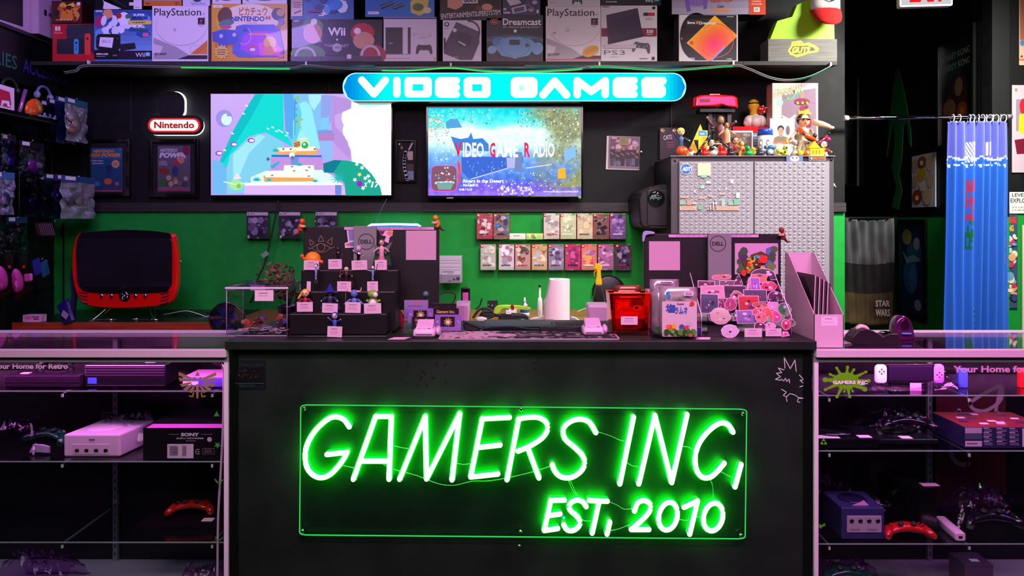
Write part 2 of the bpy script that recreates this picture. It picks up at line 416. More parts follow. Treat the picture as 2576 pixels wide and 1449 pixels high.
def splat(A):
 g = '6cc017'; cx,cy = 2128,958; rg = random.Random(4)
 A.ell(cx,cy,32,21,g)
 for i,(a,r,w) in enumerate(((-1.45,36,8),(-.95,36,7),(-2.2,42,7),(-.42,58,7),(0.0,60,9),(.42,54,12),(1.0,32,6),(1.35,42,8),(2.1,48,8),(1.75,28,6),(2.75,60,8),(3.2,56,12),(-2.75,46,7))):
  c,d = math.cos(a),math.sin(a)
  A.poly([(cx + c * 18 - d * w * .7,cy + d * 14 + c * w * .7),(cx + c * (r - 6) - d * w * .28,cy + d * (r - 6) + c * w * .28),(cx + c * (r - 6) + d * w * .28,cy + d * (r - 6) - c * w * .28),(cx + c * 18 + d * w * .7,cy + d * 14 - c * w * .7)],g)
  A.ell(cx + c * r * .94,cy + d * r * .94,w * .62,w * .5,g,a)
 A.text('GAMERS INC',2094,957,2182,966,'ffffff',.04)
glued('splat_sticker','lime green paint splat sticker with white lettering on the right case glass',YG,splat,None,'sticker',2128,960)
def tri(A):
 g = '63c21a'
 for x,y in ((2072,1102),(2067.5,1110),(2076.5,1110)): A.poly([(x,y),(x - 4.6,y + 7.6),(x + 4.6,y + 7.6)],g)
glued('triangle_sticker','tiny green sticker of three triangles low on the right case glass',YG,tri,None,'sticker',2072,1109)
def speck(A):
 for x,y,rx,ry,a in ((2068,1323,9,2,-.2),(2064,1327,3,2,.5),(2073,1319,3,2,-.6),(2062,1320,4,1.4,.3)): A.ell(x,y,rx,ry,'55b81c',a)
glued('leaf_sticker','small green leafy sticker near the bottom left of the right case',YG,speck,None,'sticker',2068,1323)
# ================================================================== counter
e = counter = empty('service_counter','long black service counter between the two glass cases','counter',(0,2.5,0))
CZ = zw(858,2.5)
b = MB(); b.box(xw(579,2.53),xw(2041,2.53),.03,.50,0,CZ - .030,'0b0d0c','counter_black'); b.obj('body',e)
b = MB(); b.box(xw(565,2.5),xw(2055,2.5),0,.50,CZ - .0298,CZ,'0b0d0c','counter_black'); b.obj('countertop',e,bev=.002)
for pa,pb in ((579,600),(2020,2041)): b = MB(); b.box(xw(pa,2.53),xw(pb,2.53),.024,.03,0,CZ - .031,'07110c','laminate'); b.obj('edge_strip',e)
b = MB(); b.lathe([(0.001,0),(.006,.001),(.006,.003),(.001,.004)],'a8b0a0','metal',n=10); b.obj('screw',e,(xw(1306,2.53),.028,zw(1373,2.53)),(PI / 2,0,0))
YC = 2.5285
def scuffs(A):
 rg = random.Random(9)
 for i in range(26):
  x = rg.choice((rg.uniform(975,1120),rg.uniform(1060,1125),rg.uniform(1340,1400))); A.ell(x,rg.uniform(905,975),rg.uniform(1,3.4),rg.uniform(2,7),'060807',rg.uniform(-.6,.9),8)
o = glued('smudges','dull finger smudges',YC,scuffs,counter,px=1100,py=940,mt='matte')
def oldposter(A):
 A.rect(590,907,668,980,'06100e'); A.rect(592,909,666,978,'0a1817')
 A.text('Thousanders',600,912,660,922,'0f3d34'); A.rect(593,925,665,962,'050807')
 rg = random.Random(3)
 for i in range(40): A.ell(rg.uniform(596,662),rg.uniform(930,950),rg.uniform(.6,1.8),rg.uniform(1,3),rg.choice(('2c3a38','4a3a36','1c2c2a')),0,6)
 A.rect(593,963,665,964.5,'1f5c4e'); A.scribble(600,966,650,974,2,'1c4a40',3)
glued('dark_flyer','small dark flyer stuck to the top left of the counter front',YC,oldposter,None,'flyer',629,944)
def spikes(A):
 c = 'd8e2e0'; t = lambda pts: [(1300 + x / 2.418,850 + y / 2.418) for x,y in pts]
 for pts in ([(1632,185),(1626,118),(1664,188),(1692,134),(1700,205)],[(1627,195),(1590,183),(1612,212),(1578,215),(1604,236),(1572,252),(1606,258)],
    [(1718,225),(1746,255),(1722,258),(1756,286),(1720,298)],[(1608,250),(1624,262),(1634,245),(1642,266),(1656,250),(1660,275)],
    [(1610,312),(1640,330),(1620,350),(1636,356)],[(1644,388),(1638,360),(1662,338),(1694,348),(1712,362),(1748,368)],[(1748,368),(1712,366),(1706,388),(1722,392)]):
  A.line(t(pts),1.9,c)
glued('spiky_line_decal','white spiky line drawing decal at the top right of the counter front',YC,spikes,None,'decal',1988,955)
# ------------------------------------------------------------------ neon sign on the counter front
YN = 2.512
e = neon = empty('neon_sign','green neon sign of slanted handwritten capitals on a clear plate screwed to the black counter','neon sign',(xw(1316,YN),YN,zw(1355,YN)))
C2 = lambda x,y: (560 + x / 2.418,850 + y / 2.418)
C3 = lambda x,y: (1300 + x / 2.418,850 + y / 2.418)
def ellp(cx,cy,rx,ry,sl,n=22): return [(cx + rx * math.cos(t) - sl * ry * math.sin(t),cy + ry * math.sin(t)) for t in [2 * PI * i / n for i in range(n + 1)]]
big = [('letter_g',[[C2(*p) for p in ((775,535),(745,492),(700,474),(650,485),(580,545),(530,620),(508,700),(520,780),(560,828),(610,842),(660,822),(710,772),(745,722),(762,688))],[C2(762,688),C2(640,702)]],1),
 ('letter_a',[[C2(800,852),C2(935,472),C2(1030,472),C2(1016,852)],[C2(845,742),C2(1012,742)]],0),
 ('letter_m',[[C2(1080,852),C2(1235,472),C2(1243,850),C2(1443,455),C2(1397,856)]],0),
 ('letter_e',[[C2(1745,478),C2(1580,486),C2(1510,838),C2(1675,820)],[C2(1550,660),C2(1688,645)]],0),
 ('letter_r',[[C2(1730,855),C2(1800,488)],[(1304.4,1051.8),C3(60,478),C3(130,478),C3(178,508),C3(184,555),C3(150,605),C3(80,650),C3(8,682)],[C3(66,660),C3(134,844)]],1),
 ('letter_s',[[C3(*p) for p in ((478,570),(440,508),(385,488),(325,502),(282,545),(290,605),(345,655),(395,705),(410,755),(388,803),(332,840),(270,838),(232,805),(215,765))]],1),
 ('letter_i',[[C3(706,475),C3(623,880)]],0),('letter_n',[[C3(738,880),C3(835,465),C3(937,872),C3(1030,460)]],0),
 ('letter_c',[[C3(*p) for p in ((1308,567),(1278,522),(1230,512),(1165,555),(1105,630),(1080,710),(1086,790),(1120,838),(1168,840),(1212,805),(1255,755))]],1),
 ('comma',[[C3(1357,762),C3(1320,898)]],0)]
small = [('letter_e',[[C3(288,978),C3(205,980),C3(166,1162),C3(248,1150)],[C3(188,1072),C3(262,1062)]],0),
 ('letter_s',[[C3(*p) for p in ((420,1018),(398,988),(360,978),(322,1000),(322,1038),(368,1080),(382,1122),(350,1158),(308,1160),(284,1128))]],1),
 ('letter_t',[[C3(438,980),C3(548,985)],[C3(498,985),C3(456,1178)]],0),('comma',[[C3(562,1110),C3(546,1184)]],0),
 ('digit_two',[[C3(*p) for p in ((712,1045),(732,995),(772,980),(808,1005),(800,1050),(755,1100),(692,1156))],[C3(692,1156),C3(800,1156)]],1),
 ('digit_zero',[[C3(*p) for p in ellp(915,1075,56,84,.12)]],0),('digit_one',[[C3(1012,1022),C3(1094,982),C3(1046,1184)]],0),
 ('digit_zero',[[C3(*p) for p in ellp(1188,1080,58,84,.12)]],0)]
def q(p,dy=0): v = W(p[0],p[1],YN); return (v.x - neon.location.x,dy,v.z - neon.location.z)
NG = 'a4ffac'
for lst,r in ((big,.0088),(small,.0086)):
 for nm,strokes,cv in lst:
  b = MB(); c = MB()
  for st in strokes:
   k = 3 if (cv and len(st) > 3) else 0
   for sg in ([st] if k or len(st) > 12 else [st[i:i + 2] for i in range(len(st) - 1)]):
    b.tube([q(p,-.0125) for p in sg],r,NG,'emit3.4',10,k)
    c.tube([q(p,-.007) for p in sg],r * 1.16,'00ff18','emit24',10,k)
   for p in (st[0],st[-1]): b.ball(q(p,-.0125),r,NG,'emit3.4',10)
   if not k:
    for p in st[1:-1]: b.ball(q(p,-.0125),r,NG,'emit3.4',10)
  o = b.obj(nm,neon); c.obj('green_backing_tube',o)
b = MB()
out = [q(p) for p in ((757,1018),(1878,1029),(1874,1355),(754,1345))]
pl = rr(0,1,0,1,.02,4)
def bil(u,v):
 a = Vector(out[0]).lerp(Vector(out[1]),u); d = Vector(out[3]).lerp(Vector(out[2]),u); return d.lerp(a,v)
ol = [bil(u * 1.0,v) for u,v in rr(0,1,0,1,.018,4)]
b.rings([[(p.x,-.0,p.z) for p in ol],[(p.x,-.004,p.z) for p in ol]],'e8fff0','acrylic',False)
b.obj('clear_plate',neon)
b = MB(); b.tube([(p.x,-.002,p.z) for p in ol + [ol[0]]],.0019,'30f060','emit0.9',6); o = b.obj('glowing_plate_edge',neon)
for p in ((766,1027),(1311,1029),(1868,1040),(762,1334),(1309,1336),(1863,1345)):
 b = MB(); v = q(p); b.lathe([(.007,-.006),(.007,.02),(.004,.024)],'c8d8c8','chrome',n=12)
 b.obj('standoff_screw',neon,(v[0],.012,v[2]),(PI / 2,0,0))
for pts in ([C2(732,775),C2(770,782),C2(805,790)],[C2(1030,650),C2(1085,665),C2(1135,672)],[C2(975,765),C2(1050,800),C2(1180,835),C2(1310,885),C2(1410,895),C2(1520,870),C2(1620,868),C2(1740,848),C3(100,812),C3(205,778)],
   [C2(1425,760),C2(1465,768),C2(1510,762)],[C3(492,570),C3(570,595),C3(625,620),C3(660,626)],[C3(662,750),C3(700,776),C3(745,780)],[C3(998,658),C3(1040,662),C3(1075,680)],
   [C3(1235,808),C3(1280,835),C3(1320,850)],[C3(1172,855),C3(1190,900),C3(1195,985)],[C3(312,860),C3(335,915),C3(368,962)],[C3(322,860),C3(350,920),C3(372,962)],
   [C3(552,992),C3(610,1015),C3(650,1040),C3(700,1036)],[C3(560,1172),C3(620,1160),C3(680,1135)],[C3(392,1100),C3(420,1112),C3(450,1110)],[C3(980,1098),C3(1020,1108),C3(1062,1104)],[C3(1085,1086),C3(1115,1090)]):
 b = MB(); b.tube([q(p,-.003) for p in pts],.0012,'66e08a','satin',5,3); b.obj('link_wire',neon)
b = MB(); b.ball(q(C3(285,1090),-.006),.005,'20e0c0','emit2.0',8); b.obj('indicator_light',neon)
# ================================================================== long wall shelf, light rope
YS = 4.30
e = shelf = empty('wall_shelf','long black wall shelf carrying the stacked console boxes','shelf',(0,YS,zw(158,YS)))
zt = zw(154,YS) - zw(158,YS); XS0,XS1 = XL + .01,xw(2106,YS)
b = MB(); b.box(XS0,XS1,0,YB - YS - .002,zt - .022,zt,'2a2a2b','dark_wood'); b.obj('board',e)
for px in (715,1325,1870): b = MB(); x = xw(px,YS); b.box(x - .001,x + .001,-.001,.0,zt - .022,zt,'050505','matte'); b.obj('board_joint',e)
b = MB(); b.box(xw(940,YS),xw(1320,YS),.01,.03,zt - .032,zt - .022,'202021','satin'); b.obj('stiffener',e)
rope = [(160,181),(190,176),(222,163),(400,166),(560,168),(728,170),(770,163),(860,170),(1010,175),(1130,168),(1220,176),(1320,178),(1440,173),(1508,165),(1620,172),(1700,174),(1845,164),(1880,170),(1940,194),(1990,200),(2040,190),(2090,166)]
e = empty('light_rope','thin glowing green light rope hanging under the long shelf','light rope',(0,YS - .015,zw(165,YS)))
def rp(x,y,d=0,dz=0): v = W(x,y,YS - .015); return (v.x,d,v.z - e.location.z + dz)
fine = smooth([(x,y,0) for x,y in rope],6)
for k,(dy,dz) in enumerate(((0,0),(.012,-.006))):
 b = MB(); b.tube([rp(p.x,p.y,dy,dz) for p in fine],.0028,'8c938e','gloss',6); b.obj('clear_tube',e)
for a0,a1,c,st in ((440,730,'20ff60',1.3),(940,1470,'20ff50',1.6),(1480,1850,'30ff70',.7),(1995,2095,'40c890',.35)):
 b = MB(); b.tube([rp(p.x,p.y + 1,.006,-.004) for p in fine if a0 < p.x < a1],.0032,c,'emit%s' % st,6); b.obj('lit_strand',e)
for px,py in ((222,159),(770,162),(1134,165),(1508,163),(1845,161),(2090,164)):
 b = MB(); v = rp(px,py); b.box(v[0] - .005,v[0] + .005,-.004,.016,v[2] - .004,v[2] + .016,'d8d8d4','satin'); b.obj('clip',e)
# ================================================================== signs and screens
def pill(x0,y0,x1,y1,r): return [(x,y) for x,y in rr(x0,x1,y0,y1,r,8)]
YV = 4.44
e = empty('lightbox_sign','long cyan lightbox sign reading VIDEO GAMES above the screens','sign',(xw(1294,YV),YV,zw(255,YV)))
def lo(p,Y,o,dy=0): v = W(p[0],p[1],Y); return (v.x - o.x,v.z - o.z)
b = MB(); b.prism([lo(p,YV,e.location) for p in pill(863,184,1725,254,33)][::-1],0.002,.19,'0a2a34','gloss',True); b.obj('housing',e)
b = MB(); A = Art(b,YV,e.location.x,e.location.z)
A.poly(pill(862,183,1726,255,34),'a8f8ff','emit1.4')
def signcol(x):
 t = min(1,max(0,(x - 880) / 90)) * min(1,max(0,(1720 - x) / 55)); return [0 * t,.55 + .45 * t,.88 + .06 * t]
N2 = 90; k0 = A.k + 2
for i in range(N2):
 xa,xb = 865 + 858 * i / N2,865 + 858 * (i + 1) / N2
 def hh(x):
  d = 32 - min(32,x - 865,1723 - x); d = max(0,d); return 34 - (32 - math.sqrt(max(0,32 * 32 - d * d)))
 A.k = k0; ha,hb = hh(xa),hh(xb)
 A.poly([(xa,219 - ha),(xb,219 - hb),(xb,219 + hb),(xa,219 + ha)],signcol((xa + xb) / 2),'emit1.1')
A.k += 2; wt = 'ffffff'; EM = 'emit1.6'
L2 = lambda x,y: (720 + x / 3.481,y / 3.481); L3 = lambda x,y: (1440 + x / 3.481,y / 3.481)
A.line([L2(662,702),L2(768,822),L2(868,702)],19,wt,EM)
A.line([L2(968,704),L2(968,822)],19,wt,EM)
def blockring(x0,y0,x1,y1,hx0,hy0,hx1,hy1,r=10):
 k = A.k; A.poly(pill(x0,y0,x1,y1,r),wt,EM); A.k += 1; A.rect(hx0,hy0,hx1,hy1,signcol((x0 + x1) / 2),'emit1.1'); A.k = k
blockring(1017,194,1086,245,1038,212,1065,228)
def eform(x0,x1):
 A.poly(pill(x0,194,x1 - 8,246,14),wt,EM)
 for y in (202,220,238): A.line([(x0 + 30,y),(x1 - 8,y)],16.6,wt,EM)
 for y in (211,229): A.line([(x0 + 24,y),(x1,y)],.9,'9af4f8',EM,False)
eform(1094,1157); blockring(1166,194,1234,246,1188,212,1212,229,12)
A.poly(pill(1284,194,1352,246,14),wt,EM); A.poly([(1306,214),(1318,214),(1318,222),(1318,228),(1306,228)],'9af4f8',EM)
A.line([L2(2250,830),L2(2350,712),L2(2452,830)],20,wt,EM)
A.line([(1452,238),(1452,203),(1487,230),(1522,203),(1522,238)],19,wt,EM)
eform(1541,1604)
A.poly(pill(1612,194,1668,228,14),wt,EM); A.line([(1625,203),(1668,203)],18,wt,EM); A.poly(pill(1614,212,1675,246,14),wt,EM); A.line([(1622,237),(1662,237)],18,wt,EM)
for x0,x1,y in ((1638,1676,212),(1612,1650,229)): A.line([(x0,y),(x1,y)],.9,'9af4f8',EM,False)
b.obj('lit_face',e)
YM = 4.60
e = empty('logo_sign','small backlit red and white pill-shaped sign above the framed magazine covers','sign',(xw(438,YM),YM,zw(338,YM)))
b = MB(); b.prism([lo(p,YM,e.location) for p in pill(366,290,510,339,24)][::-1],0.0,.018,'060606','satin',True); b.prism([lo(p,YM,e.location) for p in pill(397,230,462,300,26)][::-1],.004,.018,'060606','satin',True); b.obj('backing',e)
b = MB(); b.prism([lo(p,YM,e.location) for p in pill(368,292,510,340,24)][::-1],0.020,.026,'ffffff','emit4',True)
b.prism([lo(p,YM,e.location) for p in pill(399,229,465,302,26)][::-1],0.020,.026,'ffffff','emit4',True); b.obj('halo_light',e)
b = MB(); A = Art(b,YM,e.location.x,e.location.z,y=-.001); A.poly(pill(372,297,504,333,17),'e02020','emit1.0'); A.poly(pill(377,301,499,329,14),'ffffff','emit1.0'); A.text('Nintendo',388,306,489,323,'c01818',.03,0,'emit.8')
b.obj('lit_face',e)
def tv(label,x0,y0,x1,y1,Y,bez,fn,extra=None):
 e = empty('wall_television',label,'television',(xw((x0 + x1) / 2,Y),Y,zw(y1,Y)),'televisions mounted on the back wall')
 b = MB(); o = e.location; B = bez
 P0,P1 = lo((x0 - B,y1 + B),Y,o),lo((x1 + B,y0 - B),Y,o)
 b.box(P0[0],P1[0],.004,.05,P0[1],P1[1],'0a0a0b','gloss')
 I0,I1 = lo((x0,y1),Y,o),lo((x1,y0),Y,o)
 b.box(P0[0],I0[0],0,.004,P0[1],P1[1],'060607','gloss'); b.box(I1[0],P1[0],0,.004,P0[1],P1[1],'060607','gloss')
 b.box(I0[0],I1[0],0,.004,P0[1],I0[1],'060607','gloss'); b.box(I0[0],I1[0],0,.004,I1[1],P1[1],'060607','gloss'); b.obj('bezel',e,bev=.001)
 b = MB(); A = Art(b,Y,o.x,o.z,y=.0036); fn(A); b.obj('lit_screen',e)
 if extra: extra(e)
 return e
def screen1(A):
 E = 'emit1.15'; mix = lambda a,b,t: [x + (y - x) * t for x,y in zip(a,b)]
 def bg(u,v):
  c = mix((.78,.66,.93),(.70,.58,.90),v)
  if u > .78: c = mix(c,(.93,1,1),min(1,(u - .78) * 8))
  return c
 A.grid(530,236,984,492,60,34,bg,E)
 T = lambda x,y: (500 + x / 3.813,160 + y / 3.813)
 P = lambda pts,c: A.poly([T(*p) for p in pts],c,E)
 for k,w in enumerate(smooth([(1460,470,0),(1380,520,0),(1390,640,0),(1440,740,0),(1470,850,0)],1)): A.ell(*T(w.x + 110,w.y),32,34,'ecfdff',0,18,E)
 P([(1470,340),(1838,345),(1842,1268),(1480,1268),(1465,900),(1440,700),(1390,600),(1400,480)],'f2ffff')
 P([(1465,345),(1838,350),(1838,390),(1640,420),(1540,400)],'bfeeea')
 A.ell(*T(242,525),21,22,'9a8ede',0,24,E); A.ell(*T(265,535),13.5,15,'cdeefd',0,22,E); P([(268,505),(268,470),(305,470),(310,505)],'9a8ede')
 P([(540,292),(810,292),(815,640),(900,720),(930,800),(900,800),(640,660),(480,700),(320,860),(250,1020),(200,930),(330,640),(420,480)],'17d5cf')
 P([(540,292),(620,292),(500,520),(390,700),(230,960),(200,930),(330,640),(420,480)],'12bcc4')
 P([(812,290),(1205,292),(1170,480),(1170,820),(900,800),(830,640)],'7fbcf0'); P([(812,290),(905,292),(920,480),(900,740),(830,640)],'55a4ea')
 P([(1050,296),(1205,294),(1105,450),(1060,380)],'a8e4f6')
 P([(960,380),(1030,360),(1080,420),(1110,560),(1165,820),(900,800),(905,560)],'8fe3f3'); P([(920,500),(960,380),(985,480),(950,780),(900,790)],'5fc8e6'); P([(960,660),(1010,650),(1060,800),(920,800)],'9fe6f2')
 P([(1175,300),(1275,305),(1265,560),(1240,640),(1165,640)],'8f9fe4'); P([(1275,305),(1465,345),(1460,430),(1300,500),(1310,600),(1400,700),(1460,860),(1440,910),(1290,760),(1270,560)],'b38fd8')
 P([(1172,520),(1235,520),(1245,490),(1255,620),(1160,640)],'7cc3f0'); P([(1140,665),(1300,665),(1300,740),(1150,740)],'b07fc4'); P([(1140,640),(1285,640),(1290,668),(1145,668)],'6a9bdc')
 P([(1160,745),(1280,745),(1285,930),(1180,930)],'8fb6ee'); P([(1285,770),(1330,800),(1440,905),(1300,920)],'c29ae0')
 P([(130,920),(230,950),(270,1060),(260,1250),(135,1250)],'6db4ea')
 P([(270,1250),(265,1050),(300,880),(440,740),(560,672),(680,680),(800,760),(850,830),(700,1000),(440,1240)],'7ccbe8'); P([(330,870),(470,740),(590,680),(640,700),(480,860),(380,1100),(330,1180)],'9fe0f0')
 for x,y in ((503,738),(337,775),(195,860)): A.ell(*T(x,y),9.5,6,'9a3ad0',0,16,E); A.ell(*T(x + 4,y),6.5,3.4,'f4f0ff',0,14,E)
 for x,y in ((665,625),(710,612),(745,650),(770,640),(800,655),(840,690),(850,665),(430,480),(460,405),(325,670),(250,830)): A.ell(*T(x,y),4.2,1.8,'ecfff6',.4,8,E)
 P([(690,900),(1190,900),(1195,1050),(1180,1060),(690,1010)],'bf8fd6'); P([(880,900),(960,900),(950,990),(890,980)],'6f8fd0')
 P([(740,815),(1130,800),(1140,830),(1130,880),(740,870)],'f0a860'); P([(750,810),(1120,795),(1125,835),(760,845)],'fff2e4')
 for x in (800,870,1100): P([(x,815),(x + 30,813),(x + 12,832)],'3a4aa0')
 P([(700,875),(1180,880),(1180,898),(700,896)],'2e6ad0')
 P([(500,1090),(640,1030),(1180,1020),(1330,1100),(1340,1160),(500,1160)],'d8f6ff'); P([(620,1075),(1100,1065),(1105,1130),(630,1135)],'e8a45c'); P([(640,1030),(1100,1020),(1100,1095),(640,1090)],'fdf0e8'); P([(820,975),(1105,975),(1110,1030),(815,1030)],'fff6ee')
 for x,y in ((690,1068),(1020,1020),(1040,1075),(880,985),(1045,990),(900,1025)): P([(x,y),(x + 34,y - 2),(x + 16,y + 14)],'5566b0')
 P([(440,1160),(1380,1150),(1410,1200),(1410,1262),(440,1250)],'d6b2ec'); P([(440,1145),(1370,1140),(1380,1165),(440,1170)],'eef8ff'); P([(1310,1165),(1370,1165),(1370,1260),(1310,1260)],'6a86d8')
 P([(1195,960),(1300,925),(1420,930),(1560,960),(1660,1060),(1740,1180),(1760,1266),(1410,1266),(1400,1150),(1300,1050),(1200,1045)],'1ea38e'); P([(1195,960),(1300,925),(1370,930),(1330,990),(1290,1048),(1200,1045)],'127a8e')
 for cx,cy,r,n in ((1340,1100,24,11),(745,840,13,8),(560,1120,15,8),(1120,1130,9,7),(970,975,11,8),(680,1120,9,7)):
  for i in range(n):
   a = PI + PI * i / (n - 1) if r < 24 else 2 * PI * i / n; X,Y = T(cx,cy)
   A.poly([(X - 2 * math.sin(a),Y + 2 * math.cos(a)),(X + 2 * math.sin(a),Y - 2 * math.cos(a)),(X + r * math.cos(a),Y + r * .8 * math.sin(a))],'1ab8b0',E)
 for x,y in ((1545,1065),(1500,1115),(1600,1100),(1630,1080),(1570,1000),(1520,965),(1640,1130),(1580,1195)): A.star(*T(x,y),3,6,5,'f2fff0' if x != 1545 else 'ffe860',.3,E)
 for x,y in ((935,590),(940,520)): pass
 P([(930,540),(970,515),(1015,540),(960,560)],'8cc09a'); P([(940,570),(965,560),(995,630),(985,632)],'8cc09a'); A.ell(*T(948,335),7,6,'7cc0a0',0,12,E); P([(920,345),(935,345),(930,690),(925,690)],'4a98c8')
 for y in (380,440,500,560): P([(930,y),(952,y - 12),(945,y + 12)],'3f8ec4')
 A.ell(*T(948,775),8.5,9,'e8a050',0,16,E)
 for y in (762,778,792): A.line([T(922,y + 8),T(975,y - 8)],1.8,'7a3c20',E)
 A.poly(rr(*(T(988,0)[0],T(1062,0)[0],T(0,745)[1],T(0,822)[1]),3),'f0e8a8',E); A.ell(*T(1024,784),8.6,8.6,'2fa868',0,20,E); A.ell(*T(1018,776),3.5,3.5,'b8f0e0',0,12,E)
 A.line([T(985,735),T(990,715),T(1003,730),T(1015,712),T(1030,735),T(1050,712)],2.2,'f4ea9a',E)
 A.ell(*T(900,880),7,7.5,'f4f8ff',0,14,E); A.ell(*T(925,840),5,4,'ffe070',0,10,E); A.ell(*T(905,905),5,5,'5c7ab0',0,10,E)
 A.ell(*T(365,1165),18,13,'a8e0a0',0,22,E); A.line([T(250,1135),T(360,1160),T(470,1145)],3,'c8f4c0',E); P([(335,1110),(375,1050),(420,1105)],'f8d8e0'); A.ell(*T(392,1175),6,6,'7cc850',0,12,E)
 A.star(*T(1548,1153),7,8.6,6,'9a28c0',0,E); A.text('x',*T(1590,1142),*T(1622,1185),'fff4ff',.03,.2,E); A.text('17',*T(1655,1132),*T(1745,1190),'fff4ff',.04,.2,E)
 A.star(*T(672,918),3,6,5,'4a5aa0',0,E); P([(690,985),(780,935),(785,955),(720,1010)],'38a8d8')
tv('larger wall television on the left showing a pastel platform game',530,236,984,491,4.58,3,screen1)
def screen2(A):
 E = 'emit1.35'; rg = random.Random(5)
 T = lambda x,y: (980 + x / 4.529,220 + y / 4.529)
 def bg(u,v):
  n = noise.noise((u * 5,v * 4,1.7)); n2 = noise.noise((u * 30,v * 20,5.1)); st = [(0,(.1,.80,.84)),(.17,(.35,.90,.92)),(.24,(.88,1,1)),(.4,(.80,.96,1)),(.55,(.45,.66,.92)),(.8,(.30,.46,.84)),(.9,(.44,.34,.86)),(1,(.55,.42,.92))]
  for (a,c),(b,d) in zip(st,st[1:]):
   if a <= v + .06 * n <= b: t = (v + .06 * n - a) / (b - a); c = [x + (y - x) * t for x,y in zip(c,d)]; break
  else: c = st[0][1] if v < .5 else st[-1][1]
  rt = max(0,min(1,(u - .68 + .3 * n) * 4)) * (1 if v < .9 else .3); c = [x * (1 - rt) + y * rt for x,y in zip(c,(.55,.58,.42))]
  return [min(1,max(0,x + .10 * n2)) for x in c]
 A.grid(1077,272,1462,492,128,74,bg,E)
 P = lambda pts,c: A.poly([T(*p) for p in pts],c,E)
 def leaves(x0,y0,x1,y1,cols,n,r0=1.2,r1=4):
  for i in range(n): A.star(rg.uniform(x0,x1),rg.uniform(y0,y1),rg.uniform(.4,1.6),rg.uniform(r0,r1),rg.choice((3,4,5)),rg.choice(cols),rg.uniform(0,6),E)
 A.st = .00002
 leaves(1080,276,1235,312,['7fb0d8','c8f4e8','5a9a70','e8fff8','3a78c0','9ad0b0'],150); leaves(1080,300,1130,345,['5a9ad0','a8e0c0','70b080','ffffff','e8a050'],70); leaves(1080,290,1108,330,['f09050','ffd060','e86a40','fff0d0'],46)
 leaves(1300,276,1455,320,['c8d8b0','5a70b0','8a9858','b8c860','ffffff','3a5aa0','707a48'],170); leaves(1370,310,1455,400,['8a9a58','b0b070','5a6a90','d8e0c8','787c50','4a66b0'],150); leaves(1380,390,1455,480,['8a9468','6a7850','a8b090','c8c8b0'],60); leaves(1290,430,1400,480,['8ab080','c8e0b0','e8f0d8','5a8a70'],80,1,3); leaves(1090,345,1150,410,['8ad0a0','c8f4d8','5ab070','ffffff'],50); leaves(1160,455,1290,476,['9ad0a8','d8f0d8','ffffff','6a9a90'],60,1,3); leaves(1250,470,1340,490,['ffffff','fff4d0'],50,2,6)
 P([(700,560),(810,590),(900,575),(930,515),(955,590),(1060,580),(1130,650),(1130,730),(760,720)],'3f78c8'); P([(640,400),(700,360),(780,370),(830,460),(650,470)],'4f96cc')
 P([(820,790),(1520,790),(1520,860),(1400,900),(1050,1010),(900,1040),(825,960)],'3a62c4')
 for i in range(60): x = rg.uniform(840,1480); y = rg.uniform(840,1000); A.line([T(x,y),T(x + rg.uniform(-14,14),y + rg.uniform(-22,22))],.7,rg.choice(('bcd2ff','e6f0ff','2a4cb0')),E,False)
 A.line([T(930,1045),T(1420,900)],2,'d8c8ff',E); A.line([T(1560,920),T(1840,880)],2,'e0d4ff',E)
 P([(1330,800),(1440,800),(1435,920),(1340,920)],'a8a8dc'); P([(1440,740),(1510,740),(1515,960),(1420,960)],'6a7fae'); P([(1915,930),(2000,920),(2005,1040),(1915,1040)],'ffa834'); P([(1985,720),(2110,680),(2120,780),(2000,860)],'7fb0f4')
 P([(770,820),(810,880),(805,1080),(780,1110),(785,960)],'f0404c')
 for t,x0,x1,c in (('V',745,822,'f02238'),('IDEO',838,1075,'ffffff'),('G',1143,1205,'f01c58'),('AME',1212,1465,'ffffff'),('R',1535,1600,'f02050'),('ADIO',1632,1878,'ffffff')):
  A.text(t,*T(x0,630),*T(x1,798),c,.03,0,'emit1.2')
 for r,c,w in ((0,'c83cc8',1.6),):
  pts = [T(*p) for p in rr(475,770,893,1183,60,5)]; k = A.k; A.poly(pts,'9a6a80','emit.8'); A.line(pts + [pts[0]],w,'ff50d0',E)
 for i in range(26): a = rg.uniform(0,2 * PI); r = rg.uniform(40,125); A.star(*T(622 + r * math.cos(a),1030 + r * math.sin(a)),1.5,rg.uniform(2,5),4,rg.choice(('ffffff','ffe8f0','ff7080','50c0d0')),a,E)
 P([(535,1090),(735,1085),(700,1165),(560,1165)],'6f9a94'); A.line([T(535,1080),T(735,1078)],1.4,'ffffff',E)
 A.text('Rivers in the Desert',*T(840,1048),*T(1300,1086),'ffffff',.03,0,E); A.text('Persona 5',*T(840,1100),*T(1000,1128),'ffffff',.03,0,E)
 A.text('0:48 / 5:18',*T(795,1152),*T(940,1176),'ffffff',.03,0,E); A.text('www.youtube.com/c/Henriko/',*T(1750,1176),*T(2150,1202),'ffffff',.01,0,E)
def tv2x(e):
 b = MB(); b.ball((0,0,0),.009,'7ad890','emit.9',10); b.obj('green_dot_light',e,(xw(1458,4.56) - e.location.x,-.012,zw(496,4.56) - e.location.z))
 b = MB(); b.box(-.02,.02,-.004,0,-.008,0,'9a9aa0','metal'); b.obj('brand_badge',e,(xw(1132,4.56) - e.location.x,-.0,-.008))
tv('smaller wall television on the right showing big white and red lettering over a landscape',1077,272,1462,493,4.56,5,screen2,tv2x)
